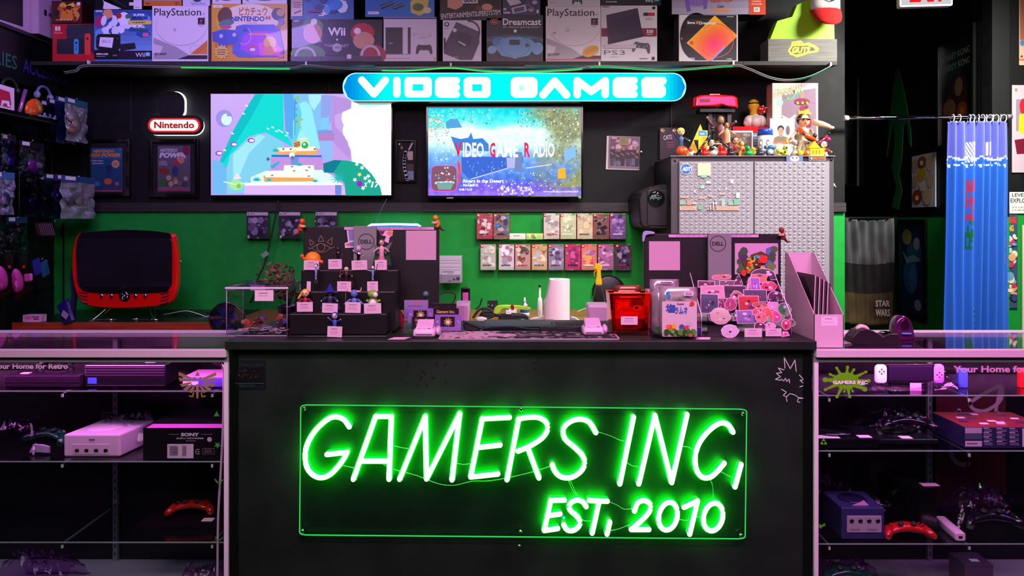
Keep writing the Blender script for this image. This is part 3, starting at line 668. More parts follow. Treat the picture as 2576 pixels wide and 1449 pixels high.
# ================================================================== boxes on the long shelf
YX = 4.32
GB = 'console boxes on the long wall shelf'
def pad(A,cx,cy,w,col,a=0,dots=None):
 c,s = math.cos(a),math.sin(a); R = lambda x,y: (cx + (x * c - y * s) * w,cy + (x * s + y * c) * w)
 A.poly([R(*p) for p in ((-.5,.30),(-.46,-.08),(-.34,-.24),(-.16,-.2),(.16,-.2),(.34,-.24),(.46,-.08),(.5,.30),(.40,.36),(.26,.10),(-.26,.10),(-.40,.36))],col)
 d = dots or 'c8c8d0'
 for x,y in ((-.3,-.07),(.3,-.07),(-.13,.02),(.13,.02)): A.ell(*R(x,y),w * .05,w * .05,d,0,10)
def cbox(lab,x0,y0,x1,y1,col,art,side=None,depth=.13,Y=YX,m='card',rot=0,nm='console_box'):
 return panel(nm,lab,'box',x0,y0,x1,y1,Y,depth,col,m,art,GB,.0012,(0,0,rot),side)
ZSH = zw(154,YS)
def sh(y): return y
# --- lower row; bottoms rest on the shelf
B0 = HY + (EZ - ZSH) / YX * F       # picture row of the shelf top at this depth
def a_switch(A):
 A.rect(168,62,206,100,'33333c'); A.poly([(166,72),(205,62),(237,60),(237,138),(200,104),(168,100)],'2b2d38')
 A.rrect(143,98,216,136,3,'20202a'); A.rrect(186,98,198,136,4,'3aa5d8'); A.rrect(213,84,228,138,5,'ee4038'); A.ell(192,108,3,3,'14283a'); A.ell(220,97,3,3,'501818')
 for y in (116,121,126): A.ell(192,y,1.5,1.5,'14283a',0,8)
 A.rrect(139,66,145,78,2,'f6dcdc'); A.rrect(146.5,66,152,78,2,'f6dcdc'); A.text('Nintendo Switch',136,80,157,85,'f0c8c8')
cbox('red console box leaning at the far left end of the lower box row',132,60,237,B0,'c21d26',a_switch,'6e1016')
def a_fire(A):
 A.blobs(131,4,205,54,['5a1410','9a3018','c86428','301010','e09040','7a1a14'],26,.06,.16,3); A.poly([(150,50),(160,24),(170,38),(182,20),(186,50)],'e08a30'); A.scribble(136,48,196,53,1,'e8d890',2); A.rrect(194,6,203,14,2,'e8e0e8'); A.text('64',150,7,190,18,'f0c850',.03)
cbox('small dark red box with flame-coloured print on top of the red console box',130,2,206,58,'4a1210',a_fire,'2a0c0c',.12)
def a_wiiu(A):
 A.grid(238,26,383,128,10,8,lambda u,v: (.18 + .3 * v,.3 + .35 * v,.55 + .3 * v)); A.blobs(238,26,383,110,['e8f0fa','6ea0dc','4470b8','f4f4ff','2f58a0'],24,.05,.14,8)
 A.star(272,35,11,14,8,'e8a070'); A.ell(250,55,11,15,'b03070',.2); A.ell(262,52,7,13,'f0f0f4',.2); A.rrect(327,34,372,49,4,'3a6ab8'); A.text('SUPER',336,35,365,41,'ffffff',.03); A.text('BROS. U',333,42,371,48,'20242c',.04)
 A.rrect(323,52,382,62,2,'e6d060'); A.scribble(330,54,376,60,1,'6a5420',2); A.text('SUPER',338,65,366,71,'ffffff',.03); A.text('LUIGI U',334,72,372,79,'2a6a38',.04); A.rrect(360,83,375,93,3,'e06aa0'); A.ell(300,40,7,7,'c03028'); A.ell(322,42,6,6,'3a9048')
 A.poly([(238,128),(383,128),(383,149),(238,149)],'2a1834'); A.rect(238,126,300,149,'141218')
 A.rrect(243,86,304,126,10,'1b1b22'); A.poly([(253,94),(287,95),(283,121),(250,117)],'efeff6'); A.text('Wii U',257,101,278,109,'5a6a90'); A.poly([(302,112),(340,108),(343,122),(304,128)],'2b2030'); A.ell(246,98,2,2,'50505a'); A.ell(297,98,2,2,'50505a')
 A.text('Wii',342,133,366,144,'ded6ee',.01); A.rrect(367,132,379,142,3,'58a8e0'); A.text('U',370,133,376,140,'ffffff',.03); A.text('MARIO & LUIGI',244,134,273,139,'f4f4f4',.03); A.scribble(244,141,270,144,1,'b8b8b8',3); A.text('32GB',285,138,296,142,'b8b8b8'); A.rrect(242,27,260,31,2,'cfd8e4')
cbox('blue and white box with a tablet controller print beside the red console box',237,25,383,B0,'4c7cc4',a_wiiu,'20304e')
def a_ps1(x0,y0,orange):
 def f(A):
  X = lambda v: x0 + v; Y = lambda v: y0 + v
  A.ring(X(72),Y(48),64,51,2.2,'b9b3b7',-.45,3.4,30); A.ring(X(72),Y(46),64,51,1,'fbf4f6',-.3,3.3,30); A.ring(X(108),Y(110),13,12,1.2,'c9c2c6',0,5.2)
  A.poly([(X(2),Y(80)),(X(62),Y(104)),(X(92),Y(124)),(X(80),Y(134)),(X(2),Y(134))],'a9a4aa'); A.poly([(X(2),Y(95)),(X(26),Y(102)),(X(18),Y(124)),(X(2),Y(118))],'d8d0d4'); A.poly([(X(62),Y(134)),(X(92),Y(124)),(X(138),Y(124)),(X(138),Y(134))],'2e2c2e')
  A.text('PlayStation',X(4),Y(6),X(122),Y(30),'1c1b1f',.005); A.text('TM',X(124),Y(19),X(131),Y(23),'504c50')
  A.rect(X(114),Y(30),X(131),Y(47),'181414'); A.poly([(X(119),Y(33)),(X(125),Y(35)),(X(125),Y(40)),(X(119),Y(41))],'c8404a'); A.scribble(X(116),Y(43),X(129),Y(46),1,'a89898',1); A.scribble(X(115),Y(49),X(131),Y(52),1,'807a80',2)
  A.text('SONY',X(6),Y(118),X(36),Y(124),'1c1b1f',.04); A.ell(X(56),Y(60),4,4,'cbb8ae')
  if orange: A.poly([(X(95),Y(121)),(X(138),Y(86)),(X(138),Y(121))],'e08838'); A.line([(X(104),Y(119)),(X(136),Y(93))],.8,'6a3a10'); A.line([(X(112),Y(119)),(X(137),Y(99))],.8,'6a3a10')
  else: A.ell(X(113),Y(113),22,13,'dfa030',-.42); A.line([(X(97),Y(116)),(X(126),Y(103))],.9,'7a4c10'); A.line([(X(100),Y(121)),(X(130),Y(107))],.9,'7a4c10'); A.ell(X(22),Y(67),5,2.5,'b8a078',-.4); A.rect(X(1),Y(132),X(137),Y(136),'c06060')
 return f
cbox('pale grey box with a large disc lid print and an orange corner',383,15,524,B0,'e6dfe2',a_ps1(384,15,True),'b8b0b4')
def a_n64(A):
 A.blobs(535,14,720,148,['e8b828','f4d050','c88a20'],14,.06,.14,2); A.ell(630,48,74,38,'f3e9c8'); A.ell(566,40,18,22,'6a4424',.3); A.ell(570,58,20,9,'5a8878',-.2); A.ell(568,68,15,5,'c05888'); A.ell(700,36,17,16,'4a5666'); A.ell(706,32,10,9,'c8a058'); A.ell(708,55,8,9,'7a84a8')
 A.text('ピカチュウ',602,18,673,40,'c07c20',.03); A.text('NINTENDO',582,41,666,54,'2b3b9c',.04); A.text('64',668,39,681,50,'cc3030',.04); A.scribble(618,57,656,60,1,'8a7a48',1); A.rrect(536,13,561,20,3,'f4eee0'); A.scribble(540,15,557,18,1,'b08030',2)
 A.poly([(595,66),(612,62),(690,62),(704,74),(716,132),(706,143),(600,144),(585,134),(588,96)],'5a68cc'); A.poly([(612,90),(640,78),(690,80),(700,100),(690,135),(640,140),(605,124)],'b04cdc'); A.poly([(650,108),(690,104),(712,128),(700,140),(655,140)],'f05ccc')
 A.rrect(627,84,676,89,2,'e89a58'); A.ell(617,76,5,5,'3f4aa4'); A.ell(636,122,8,8,'d04860'); A.ell(636,125,7,4,'f0eef4')
 A.poly([(534,82),(560,74),(592,76),(602,92),(590,112),(574,112),(556,138),(546,128),(552,108),(536,104)],'4c5cc0'); A.ell(557,91,5,5,'c8ccd8'); A.ell(590,88,5,5,'c8ccd8'); A.ring(615,90,17,22,1.2,'d8e0ff',-1,2.2)
 A.star(558,131,14,20,12,'e8c860'); A.scribble(546,123,571,140,3,'7a4a20',4); A.ell(680,108,16,17,'f0c83c'); A.ell(680,128,17,12,'f0926c'); A.rrect(700,137,714,146,2,'e06a90')
cbox('yellow box with a blue and purple console print in the lower row',532,10,723,B0,'dca420',a_n64,'8a6a14',.17)
def a_wii(A):
 A.ell(787,66,26,20,'4f8a32'); A.ell(787,84,24,26,'c89068'); A.ell(790,55,8,8,'eef4ea'); A.ell(775,136,44,24,'4f8a32'); A.ring(768,142,24,22,6,'cfc8d2',PI,2 * PI)
 A.ell(912,82,30,24,'c01c28'); A.ell(915,102,27,22,'d09a78'); A.ell(899,78,9,8,'f4e8e8'); A.ell(938,138,34,26,'a83040'); A.ring(932,140,22,24,6,'d0c8d2',PI,2 * PI)
 A.rect(731,142,962,153,'3a3440'); A.text('Wii',825,69,869,90,'f6f4f8',.03); A.text('+',845,97,851,103,'f6f4f8',.05); A.text('MARIO KART',818,111,878,119,'a8a4ac',.03,.1); A.ell(848,120,12,11,'b8b4bc'); A.text('Wii',842,117,856,123,'55505a',.02)
 A.rrect(738,51,754,55,2,'a8a4a8'); A.scribble(812,134,866,147,2,'48444c',6); A.rrect(873,137,884,148,2,'d8d4d8')
cbox('black box with large white lettering between two rounded cap shapes',734,49,962,B0,'16151a',a_wii,'0c0c10',.11)
def a_ps2(A):
 A.rect(966,44,1098,48,'2a3878'); A.rect(970,69,1013,136,'2e2e33'); A.rect(978,108,988,109.5,'d0d0d4'); A.rect(1026,69,1033,136,'232328'); A.rect(1029,74,1033,136,'3a2c3a'); A.scribble(975,136,1045,138,1,'504c50',1)
 A.text('PS2',1040,83,1087,92,'b5afb4',-.02); A.text('PlayStation 2',1052,94,1076,97,'8a8488'); pad(A,1067,122,42,'26262b',0,'55555c'); A.scribble(970,144,1040,149,1,'c8a878',3); A.ell(1094,148,3,3,'c8b838')
cbox('white box with a slim black console and controller print',965,43,1098,B0,'ddd5da',a_ps2,'a09aa0')
def a_gc(A):
 A.poly([(1116,118),(1148,55),(1206,80),(1206,108),(1188,151),(1158,151),(1117,135)],'3b3446'); A.poly([(1148,55),(1206,80),(1206,98),(1140,72)],'4c445c'); A.ring(1180,80,26,27,4,'1a181f',-1.7,.6)
 A.ell(1166,101,20,19,'221e2c'); A.poly([(1152,105),(1154,103),(1172,113),(1170,116)],'dcd6de'); A.ell(1144,76,5,5,'ded6e4'); A.ring(1147,141,6,3,1.2,'b0a8a0',0,3); A.poly([(1116,96),(1120,94),(1124,124),(1117,134)],'16141c')
 A.poly([(1118,58),(1124,55),(1130,58),(1130,65),(1124,68),(1118,65)],'34427c'); A.ell(1124,61,3,3,'e8e2e8'); A.scribble(1117,70,1132,73,1,'6a7098',1)
cbox('white box with a dark tilted cube console print',1114,51,1211,B0,'ddd6dc',a_gc,'a49ca4')
def a_dc(A):
 A.grid(1225,80,1366,116,24,6,lambda u,v: [max(0,1 - abs(v - .35 - .9 * (u - .5) ** 2) * 4) * k for k in (.25,.5,.62)]); A.ell(1296,78,4,4,'e8f8ff')
 A.poly([(1260,98),(1284,93),(1310,93),(1336,99),(1350,112),(1330,140),(1296,146),(1262,140),(1244,118)],'6aa4cc'); A.ring(1296,116,36,26,1.2,'3f78a0'); A.rrect(1281,100,1308,113,4,'16303e'); A.ell(1238,125,12,10,'7fb2d4',-.4); A.ell(1352,122,14,16,'6aa4cc',.4); A.ell(1248,106,10,9,'4a86ae'); A.ell(1326,114,5,5,'2a506c')
 for i in range(22):
  t = i / 21 * 4.2 * PI; r = 2 + 9.5 * i / 21; A.ell(1243 + r * math.cos(t),54 + r * math.sin(t),1.7,1.7,'d86a38',0,8)
 A.text('Dreamcast',1265,47,1361,64,'f6f6f8',.02); A.text('the ultimate gaming system',1265,66,1358,72,'c8ccd0',.01); A.text('Sega',1289,145,1300,148,'d8e0e8')
cbox('black box with a glowing blue controller print',1224,38,1366,B0,'0c1218',a_dc,'080c10')
cbox('pale grey box with a disc lid print and an oval yellow sticker',1373,16,1511,B0,'e0d9dc',a_ps1(1373,16,False),'b0a8ac')
def a_ps3(A):
 A.rect(1513,71,1652,92,'7c1f2e'); A.poly([(1525,38),(1604,20),(1617,88),(1530,111)],'2f2a3c'); A.poly([(1525,38),(1604,20),(1606,32),(1526,52)],'3c364c'); A.poly([(1565,95),(1619,84),(1619,92),(1567,103)],'1c1a26'); A.poly([(1528,104),(1619,84),(1620,92),(1530,112)],'1e1b28')
 pad(A,1614,117,46,'4a4a56',.12,'8a8a94'); A.text('PS3',1520,127,1572,138,'3a363c',-.015); A.text('PlayStation 3',1535,142,1557,145,'807a80'); A.text('320',1626,75,1643,83,'f2e8ea',.03); A.text('GB/GO',1627,85,1642,88,'e8c8cc',.02); A.text('SONY',1516,15,1534,19,'302c30',.03)
 A.rect(1619,32,1630,40,'2c2a30'); A.rect(1630,32,1647,40,'c02a34'); A.ell(1645,20,4,4,'24222a'); A.scribble(1624,44,1645,51,3,'a8a0a6',2); A.rect(1640,143,1647,151,'2a282c'); A.scribble(1607,145,1636,150,1,'6a666c',5); A.grid(1520,112,1600,122,8,1,lambda u,v: (.78,.74,.76))
cbox('white box with a dark flat console, wine red band and grey controller print',1512,14,1653,B0,'d6cfd3',a_ps3,'9a949a')
def a_orange(A):
 A.ell(1752,92,42,60,'0d0b0e',0,30); A.rect(1752,38,1853,152,'0d0b0e')
 def cc(u,v):
  d = math.hypot(u - .62,v - .62); return [min(1,.95 + .1 * d),max(.1,min(.75,.10 + d * 1.05)),max(.06,.42 - d * .8)] if not (u > .8 and v > .55) else [.6,.5,.8]
 k = A.k
 for i in range(16):
  for j in range(16):
   def M(u,v): a = Vector((1798,39)).lerp(Vector((1856,90)),u); b = Vector((1727,108)).lerp(Vector((1786,158)),u); p = a.lerp(b,v); return (min(p.x,1853.5),min(p.y,B0 - 1))
   u,v = i / 16,j / 16; A.k = k; A.poly([M(u,v),M(u,v + 1 / 16),M(u + 1 / 16,v + 1 / 16),M(u + 1 / 16,v)],cc(*reversed((u,v))) if 0 else cc(u * .8 + .1,v * .7 + .25))
 A.k += 1; A.ring(1802,102,43,42,1.3,'c05a40',-2.4,2.6,30); A.ell(1740,108,5,5,'d84c30'); A.text('Sega',1729,54,1748,62,'ffffff',.03); A.ell(1754,57,4,4,'e06a30'); A.text('Dreamcast',1759,54,1801,62,'f8f4f4',.02); A.text('SEGA',1735,145,1748,150,'d8e0ff',.03); A.scribble(1828,40,1850,44,1,'c8c8cc',1); A.scribble(1826,147,1846,150,1,'f0f0ff',2); A.ell(1715,97,2.4,2.4,'d0583a')
cbox('black and white box with glowing orange console print near the right end of the shelf',1708,37,1856,B0,'d8d2d0',a_orange,'5a5456',.14)
# --- upper row
def rest(below): return below - .3
cbox('black box with a white wedge print lying on the blue and white box',240,-60,359,rest(25),'101014',lambda A: (A.poly([(259,-20),(259,3),(300,23),(262,23)],'e8e4ea'),A.poly([(262,3),(306,22),(259,22)],'ece8ee'),A.rect(336,0,357,23,'e6dfe6'),A.rect(325,6,338,14,'e6dfe6'),A.line([(275,-8),(318,18)],2,'3a3a42'),A.scribble(340,17,353,20,1,'6a666c',1)),'08080a',.2)
cbox('orange and grey box resting on the first pale disc-lid box',361,-70,457,rest(15),'c8702a',lambda A: (A.grid(363,-68,455,2,6,4,lambda u,v: (.6 + .2 * u,.56,.58)),A.scribble(366,6,380,12,1,'5a2c10',1),A.scribble(440,4,452,12,3,'5a2c10',1)),'7a4018')
cbox('narrow pale blue and white box over the first pale disc-lid box',460,-60,528,rest(15),'d6d4de',lambda A: (A.ell(496,0,10,5,'30405c'),A.scribble(478,6,522,12,2,'5468b0',3)),'8c8a98')
for x0,x1,lab,bc in ((534,606,'grey and white box on the left half of the yellow box','34425c'),(610,722,'white box with a dark strip on the right half of the yellow box','20343c')):
 cbox(lab,x0,-70,x1,rest(10),'dcd8de',lambda A,x0=x0,x1=x1,bc=bc: (A.ell((x0 + x1) / 2,-12,(x1 - x0) * .36,14,bc),A.ell(x0 + 9,2,5,4,'e8e4ea'),A.scribble(x0 + 8,-1,x0 + 18,5,1,'5a6a80',1)),'8a8890')
def a_blue1(A):
 A.blobs(762,-60,886,40,['1c78c8','4aa8e0','103f7a','2090a8','e0e8f0','5a2040'],44,.05,.13,12); A.ell(845,14,18,12,'2c88d8',-.3); A.rect(734,-60,762,42,'c8a890'); A.rect(734,20,762,42,'d8c4b0'); A.line([(742,34),(757,28)],3,'403020'); A.scribble(737,4,759,22,3,'7a4a30',4); A.rect(776,26,812,32,'7a1c44'); A.rrect(802,38,816,42,2,'e0d8e0')
cbox('blue patterned box with a tan side strip lying on the black box with the caps',731,-70,890,rest(49),'2468a0',a_blue1,'16324c')
def a_blue2(A):
 A.grid(920,-60,1092,41,10,8,lambda u,v: (.08 + .1 * v,.42 + .1 * u,.74)); A.poly([(955,14),(988,3),(992,10),(960,24)],'20283a'); A.poly([(985,18),(1014,8),(1018,15),(990,25)],'20283a'); A.line([(957,18),(989,6)],1,'c8e0e8'); A.line([(987,21),(1015,11)],1,'c8e0e8'); A.poly([(1032,8),(1044,-20),(1082,-20),(1074,30),(1056,40),(1034,32)],'d8cc60'); A.ell(1052,18,14,10,'6a7a48'); A.ell(1074,26,11,8,'e8dc90'); A.rrect(925,29,954,36,3,'e8dce8'); A.scribble(928,31,950,34,1,'d07088',1)
cbox('bright blue box with two small controller prints lying on the white slim console box',919,-60,1093,rest(43),'2a78c0',a_blue2,'123a66')
def a_turbo(A):
 A.blobs(1107,-60,1260,32,['c87a50','7a4028','30201c','e0a080','1a1414','8a5a48'],40,.05,.13,5); A.rect(1163,-6,1202,9,'f0ece8'); A.text('GRAFX',1166,-6,1200,7,'18140f',.04); A.poly([(1106,34),(1262,24),(1262,46),(1107,46)],'14100e'); A.text('ENTERTAINMENTSUPERSYSTEM',1110,30,1259,43,'ece4dc',.01,0,None,-.075)
cbox('brown and black patterned box with slanted white lettering on the white cube-print box',1107,-60,1262,rest(51),'2a1c18',a_turbo,'120c0a')
def a_snesm(A):
 A.poly([(1274,0),(1300,-8),(1312,8),(1284,15)],'d8d4dc'); A.poly([(1286,20),(1322,11),(1326,28),(1290,35)],'c8c4cc'); A.poly([(1292,22),(1318,16),(1320,26),(1294,32)],'5a5664'); A.ell(1336,23,7,7,'c8a060'); A.rect(1324,2,1334,8,'8a3a50'); A.rect(1324,10,1334,14,'5a70a8'); A.ell(1345,6,7,5,'b8b0c4'); A.rect(1350,25,1355,33,'e8e4ee'); A.ell(1270,23,4,3,'d8d0e0'); A.rrect(1266,30,1284,34,2,'e0c8d4'); A.rect(1330,18,1342,22,'404888')
cbox('dark blue box with small grey console prints on the blue controller-print box',1264,-60,1359,rest(38),'34385e',a_snesm,'1c1e34')
cbox('white box with a dark controller corner over the oval-sticker box',1378,-60,1510,rest(16),'d8d2d8',lambda A: (pad(A,1452,2,26,'1e3448'),A.scribble(1383,3,1400,9,1,'b8b0b4',2)),'8a868c')
cbox('black box with faint lettering over the wine-band box',1512,-60,1663,rest(14),'16161a',lambda A: (A.rrect(1518,-40,1656,8,4,'1e1e24'),A.scribble(1524,2,1560,7,1,'d0d0d4',1),A.text('Wii',1622,-2,1643,6,'dcdce0',.01),A.rrect(1646,-4,1658,3,2,'38b0d8')),'0a0a0c')
def a_n64p(A):
 A.grid(1690,-60,1884,36,14,6,lambda u,v: (.44 + .25 * v,.40 + .24 * v,.50 + .24 * v)); A.ell(1753,-2,30,18,'8a68b8'); A.poly([(1722,0),(1734,0),(1738,28),(1728,30)],'7c58b0'); A.poly([(1768,0),(1780,2),(1778,22),(1770,24)],'7c58b0'); A.text('Atomic Purple',1786,-8,1842,10,'c04a20',.03,.3,None,-.06); A.text('Color',1804,12,1822,20,'4a3090',.03,.3); A.rect(1792,22,1835,29,'e09448'); A.rect(1884,-60,1926,37,'d84a28'); A.rect(1896,18,1911,30,'f0e8e0'); A.ell(1903.5,24,4.5,3.5,'b8b0a8'); A.scribble(1888,0,1922,14,2,'f0b0a0',2)
cbox('grey and purple box with a red end panel lying across the glowing orange box',1690,-60,1926,rest(37) - 1.5,'6c6674',a_n64p,'2a282c',.16)
# planter-like wooden trophy box with the green block and the cap
ZS = ZSH
e = empty('trophy_block','lime green stepped block in a grey wooden base at the right end of the shelf','display model',(xw(2019,4.33),4.33,ZS))
b = MB(); x0,x1 = xw(1932,4.33) - e.location.x,xw(2106,4.33) - e.location.x; zb = zw(98,4.33) - ZS
b.box(x0,x1,0,.14,0,zb,'6a6862','grey_wood'); b.obj('wooden_base',e,bev=.003)
b = MB(); A = Art(b,4.33,e.location.x,ZS,mt='satin')
T = lambda x,y: (1440 + x / 3.481,y / 3.481)
A.poly([T(*p) for p in ((1888,440),(1915,400),(1920,365),(2000,356),(2030,378),(2070,372),(2130,400),(2160,425),(2150,455),(2060,470),(2010,490),(1960,502),(1940,488),(1905,478))],'e8e020'); A.poly([T(*p) for p in ((1905,445),(1930,405),(2060,400),(2110,418),(2130,440),(2080,450),(2040,462),(1950,478))],'30301c'); A.text('GUTS',*T(1922,410),*T(2085,466),'f0e828',.06,.15); A.text('DO YOU HAVE IT',*T(1930,372),*T(2040,388),'30301c',.02,.1)
b.obj('yellow_badge',e)
b = MB(); P = [T(*p) for p in ((1728,345),(1790,185),(1920,148),(1965,40),(2050,0),(2110,-40),(2290,-60),(2298,345))]
b.prism([(xw(x,4.36) - e.location.x,zw(y,4.36) - ZS) for x,y in P][::-1],.03,.10,'a4e010','satin',False,.004); b.obj('green_block',e)
e = empty('trucker_cap','red and white baseball cap hung on the green block at the shelf end','cap',(xw(2080,4.30),4.33,zw(62,4.30)))
b = MB(); g0 = lambda u,v: None
b.grid(lambda u,v: (.085 * math.sin((u - .5) * PI),-.06 * math.cos((u - .5) * PI) * math.sin(v * PI * .5 + .001) ,.085 + .12 * math.cos(v * PI * .5)) if v < 1 else (.085 * math.sin((u - .5) * PI),-.06 * math.cos((u - .5) * PI),.085),14,8,'e8e0da','fabric'); b.obj('crown',e,solid=.003)
b = MB(); b.grid(lambda u,v: ((.087 - .012 * v * v) * math.sin((u - .5) * PI * .96),-.062 * math.cos((u - .5) * PI) - .035 * math.sin(v * PI / 2),.088 - v * (.05 + .055 * math.cos((u - .5) * PI))),14,6,'d01818','fabric'); b.obj('brim',e,solid=.004)
b = MB(); b.tube([(-.01,-.068,.14),(.02,-.072,.13),(.05,-.06,.15),(.03,-.062,.17)],.004,'201c1c','satin',6,4); b.obj('stitched_letter',e)
# ================================================================== pictures on the back wall
def framed(name,lab,x0,y0,x1,y1,px0,py0,px1,py1,art,Y=4.62,col='0c0b0c',mat_col='070707',group=None):
 e = empty(name,lab,'picture frame',(xw((x0 + x1) / 2,Y),Y,zw(y1,Y)),group); o = e.location
 a,c = lo((x0,y1),Y,o); d,f = lo((x1,y0),Y,o); w = (d - a) * .07
 b = MB(); b.box(a,a + w,0,.026,c,f,col,'gloss'); b.box(d - w,d,0,.026,c,f,col,'gloss'); b.box(a + w,d - w,0,.026,c,c + w,col,'gloss'); b.box(a + w,d - w,0,.026,f - w,f,col,'gloss'); b.obj('frame',e,bev=.002)
 b = MB(); b.box(a + w,d - w,.014,.02,c + w,f - w,mat_col,'paper'); A = Art(b,Y,o.x,o.z,y=.0138); art(A); b.obj('cover_print',e)
 b = MB(); b.box(a + w,d - w,.008,.010,c + w,f - w,'f8f8f8','pane'); b.obj('glass',e)
 return e
def a_np1(A):
 A.rect(223,372,305,482,'2c6a94'); A.grid(224,400,304,482,6,10,lambda u,v: (.1 + .1 * v,.34 - .08 * v,.5 - .1 * v)); A.text('NINTENDO',231,376,285,384,'f09838',.04,.25); A.text('POWER',252,385,300,395,'f09838',.05,.25); A.rect(226,386,250,394,'d07828')
 A.star(288,412,8,12,10,'f0a880'); A.scribble(282,408,296,417,2,'7a3020',1); A.scribble(226,401,262,414,2,'c8b0b0',3); A.ell(271,436,9,12,'24406e'); A.ell(271,421,8,6,'20355c'); A.ell(269,456,10,8,'c86a40'); A.ell(292,462,5,5,'a87060'); A.ell(240,462,9,7,'3c7a9c'); A.rect(224,478,304,482,'b04a60')
framed('framed_magazine','framed magazine cover with blue background and orange title, nearest the left wall',219,350,325,494,0,0,0,0,a_np1,group='framed magazine covers')
def a_np2(A):
 A.rect(394,366,476,481,'6a6478'); A.grid(395,392,475,470,6,8,lambda u,v: (.42 - .1 * v,.38 - .02 * v,.48 - .16 * v)); A.text('NINTENDO',400,373,444,382,'d8d0d8',.04,.2); A.text('POWER',398,383,466,397,'e8e2ea',.06,.2); A.poly([(396,455),(430,445),(434,468),(396,470)],'3c6a3c'); A.star(452,402,8,12,9,'d09078'); A.ell(410,430,14,8,'8a3430',.2); A.ell(440,410,9,7,'a84048'); A.ell(438,430,8,14,'344070'); A.ell(438,455,8,8,'a87058'); A.scribble(396,404,422,416,3,'c8c0d0',2); A.rect(394,474,474,479,'b03858'); A.ell(466,378,9,12,'8a2848'); A.blobs(396,440,474,474,['6a7050','b89a90','504050'],10,.04,.1,3)
framed('framed_magazine','framed magazine cover with pale title, directly below the small pill sign',373,350,498,496,0,0,0,0,a_np2,group='framed magazine covers')
framed('small_reflective_frame','small dark frame with painted bent white reflections between the two wall televisions',995,352,1046,458,0,0,0,0,lambda A: (A.line([(1019,382),(1016,400),(1017,425),(1024,452)],7,'d8dce0',curve=3),A.line([(1037,358),(1027,378),(1025,394)],4,'c8ccd0'),A.poly([(1026,380),(1038,380),(1038,402),(1025,402)],'c8b8a8'),A.poly([(1022,412),(1040,412),(1040,430),(1024,430)],'3a1820'),A.poly([(1024,430),(1040,430),(1040,452),(1028,452)],'7a98b0'),A.ell(1004,362,2.4,2.4,'e8e8ea'),A.ell(1010,371,3,4,'a87840')))  # pale shapes are reflections in the frame's glass, painted on the sheet
def a_team(A):
 A.rect(1529,344,1608,425,'6a5a68'); A.blobs(1530,345,1606,380,['8a4a78','a88a98','504050','c0a0b0','703860'],30,.05,.14,4); A.poly([(1556,346),(1578,346),(1580,366),(1556,366)],'8a7a50'); A.ell(1566,356,7,9,'7a7a40')
 for i,(x,h) in enumerate(((1540,372),(1554,378),(1566,374),(1580,372),(1592,371),(1602,380))):
  A.ell(x,h,3.4,4.4,('b07c62','8c5a48','a86a50')[i % 3],0,12); A.poly([(x - 7,h + 5),(x + 7,h + 5),(x + 6,h + 27),(x - 6,h + 27)],'1c1c20'); A.poly([(x - 5,h + 27),(x + 5,h + 27),(x + 4,416),(x - 4,416)],('30343e','4a566a','1c1c22')[i % 3]); A.line([(x - 6,h + 12),(x + 2,h + 17)],2,'b07c62')
 A.text('AFA',1536,346,1550,351,'d8b0c8',.02)
panel('photo_print','unframed photo print of a group in black shirts pinned beside the right television','photograph',1524,343,1608,427,4.645,.004,'b8a8b0','card',a_team,None,0,(0,.03,0))
b = MB(); b.lathe([(.001,0),(.012,.001),(.012,.008),(.008,.012),(.001,.012)],'b8bcbc','chrome',n=14); mesh_thing(b,'wall_hook','small round chrome hook to the right of the group photo','hook',(xw(1613,YB),YB - .001,zw(383,YB)),None,(PI / 2,0,0))
# ================================================================== game cases on clear ledges on the green wall
def gcase(x0,y0,x1,y1,kind,lab,seed,Y=4.60,cols=None,grp='game cases on the clear wall ledges'):  # silvery tones of the wrapped cases partly paint glare off the wrap
 rg = random.Random(seed); cols = cols or ['c8c0cc','8a7a9a','b8a890','605870']
 def art(A):
  w,h = x1 - x0,y1 - y0
  if kind == 'p':
   A.rect(x0 + 1,y0 + 1,x1 - 1,y0 + 9,'c8bccb'); A.scribble(x0 + 8,y0 + 3,x0 + 22,y0 + 7,1,'504858',seed); A.ell(x0 + 5,y0 + 5,2,2,'504858',0,8)
   A.rect(x0 + 1,y0 + 9,x1 - 1,y1 - 1,'3a3846'); A.blobs(x0 + 2,y0 + 10,x1 - 2,y1 - 3,['5c5670','807a98','2c2a38','a49cb8'],16,.06,.2,seed); A.rect(x0 + 3,y1 - 9,x0 + 8,y1 - 2,'d8d4dc')
  else:
   A.rect(x0 + 1,y0 + 1,x1 - 1,y1 - 1,cols[0]); A.blobs(x0 + 2,y0 + 2,x1 - 2,y1 - 8,cols,22,.07,.22,seed)
   A.rect(x0 + 1,y0 + 1,x0 + 8,y0 + 8,'c82030'); A.rrect(x0 + 2.6,y0 + 2.2,x0 + 4.3,y0 + 6.8,.7,'f0d8d8'); A.rrect(x0 + 4.8,y0 + 2.2,x0 + 6.5,y0 + 6.8,.7,'f0d8d8'); A.rect(x1 - 11,y0,x1 - 2,y0 + 3,'5ab83c')
   A.scribble(x0 + 6,y1 - 16,x1 - 6,y1 - 10,1,rg.choice(('f4f0f0','2a2030','c83038')),seed)
 o = panel('game_case',lab,'game case',x0,y0,x1,y1,Y,.014,'3c3a44' if kind == 'p' else '8c1c2c','gloss',art,grp,.001)
 W_,H_ = (x1 - x0) / F * Y,(y1 - y0) / F * Y; b = MB()
 b.grid(lambda u,v: ((u - .5) * W_,-.0055 + .0035 * noise.noise((u * 3 + v * 2,v * 4,seed)) + .0012 * noise.noise((u * 11,v * 9,seed)),.0005 + H_ * .998 * v),12,16,'ffffff','film',False); b.obj('shrink_wrap',o)
 return o
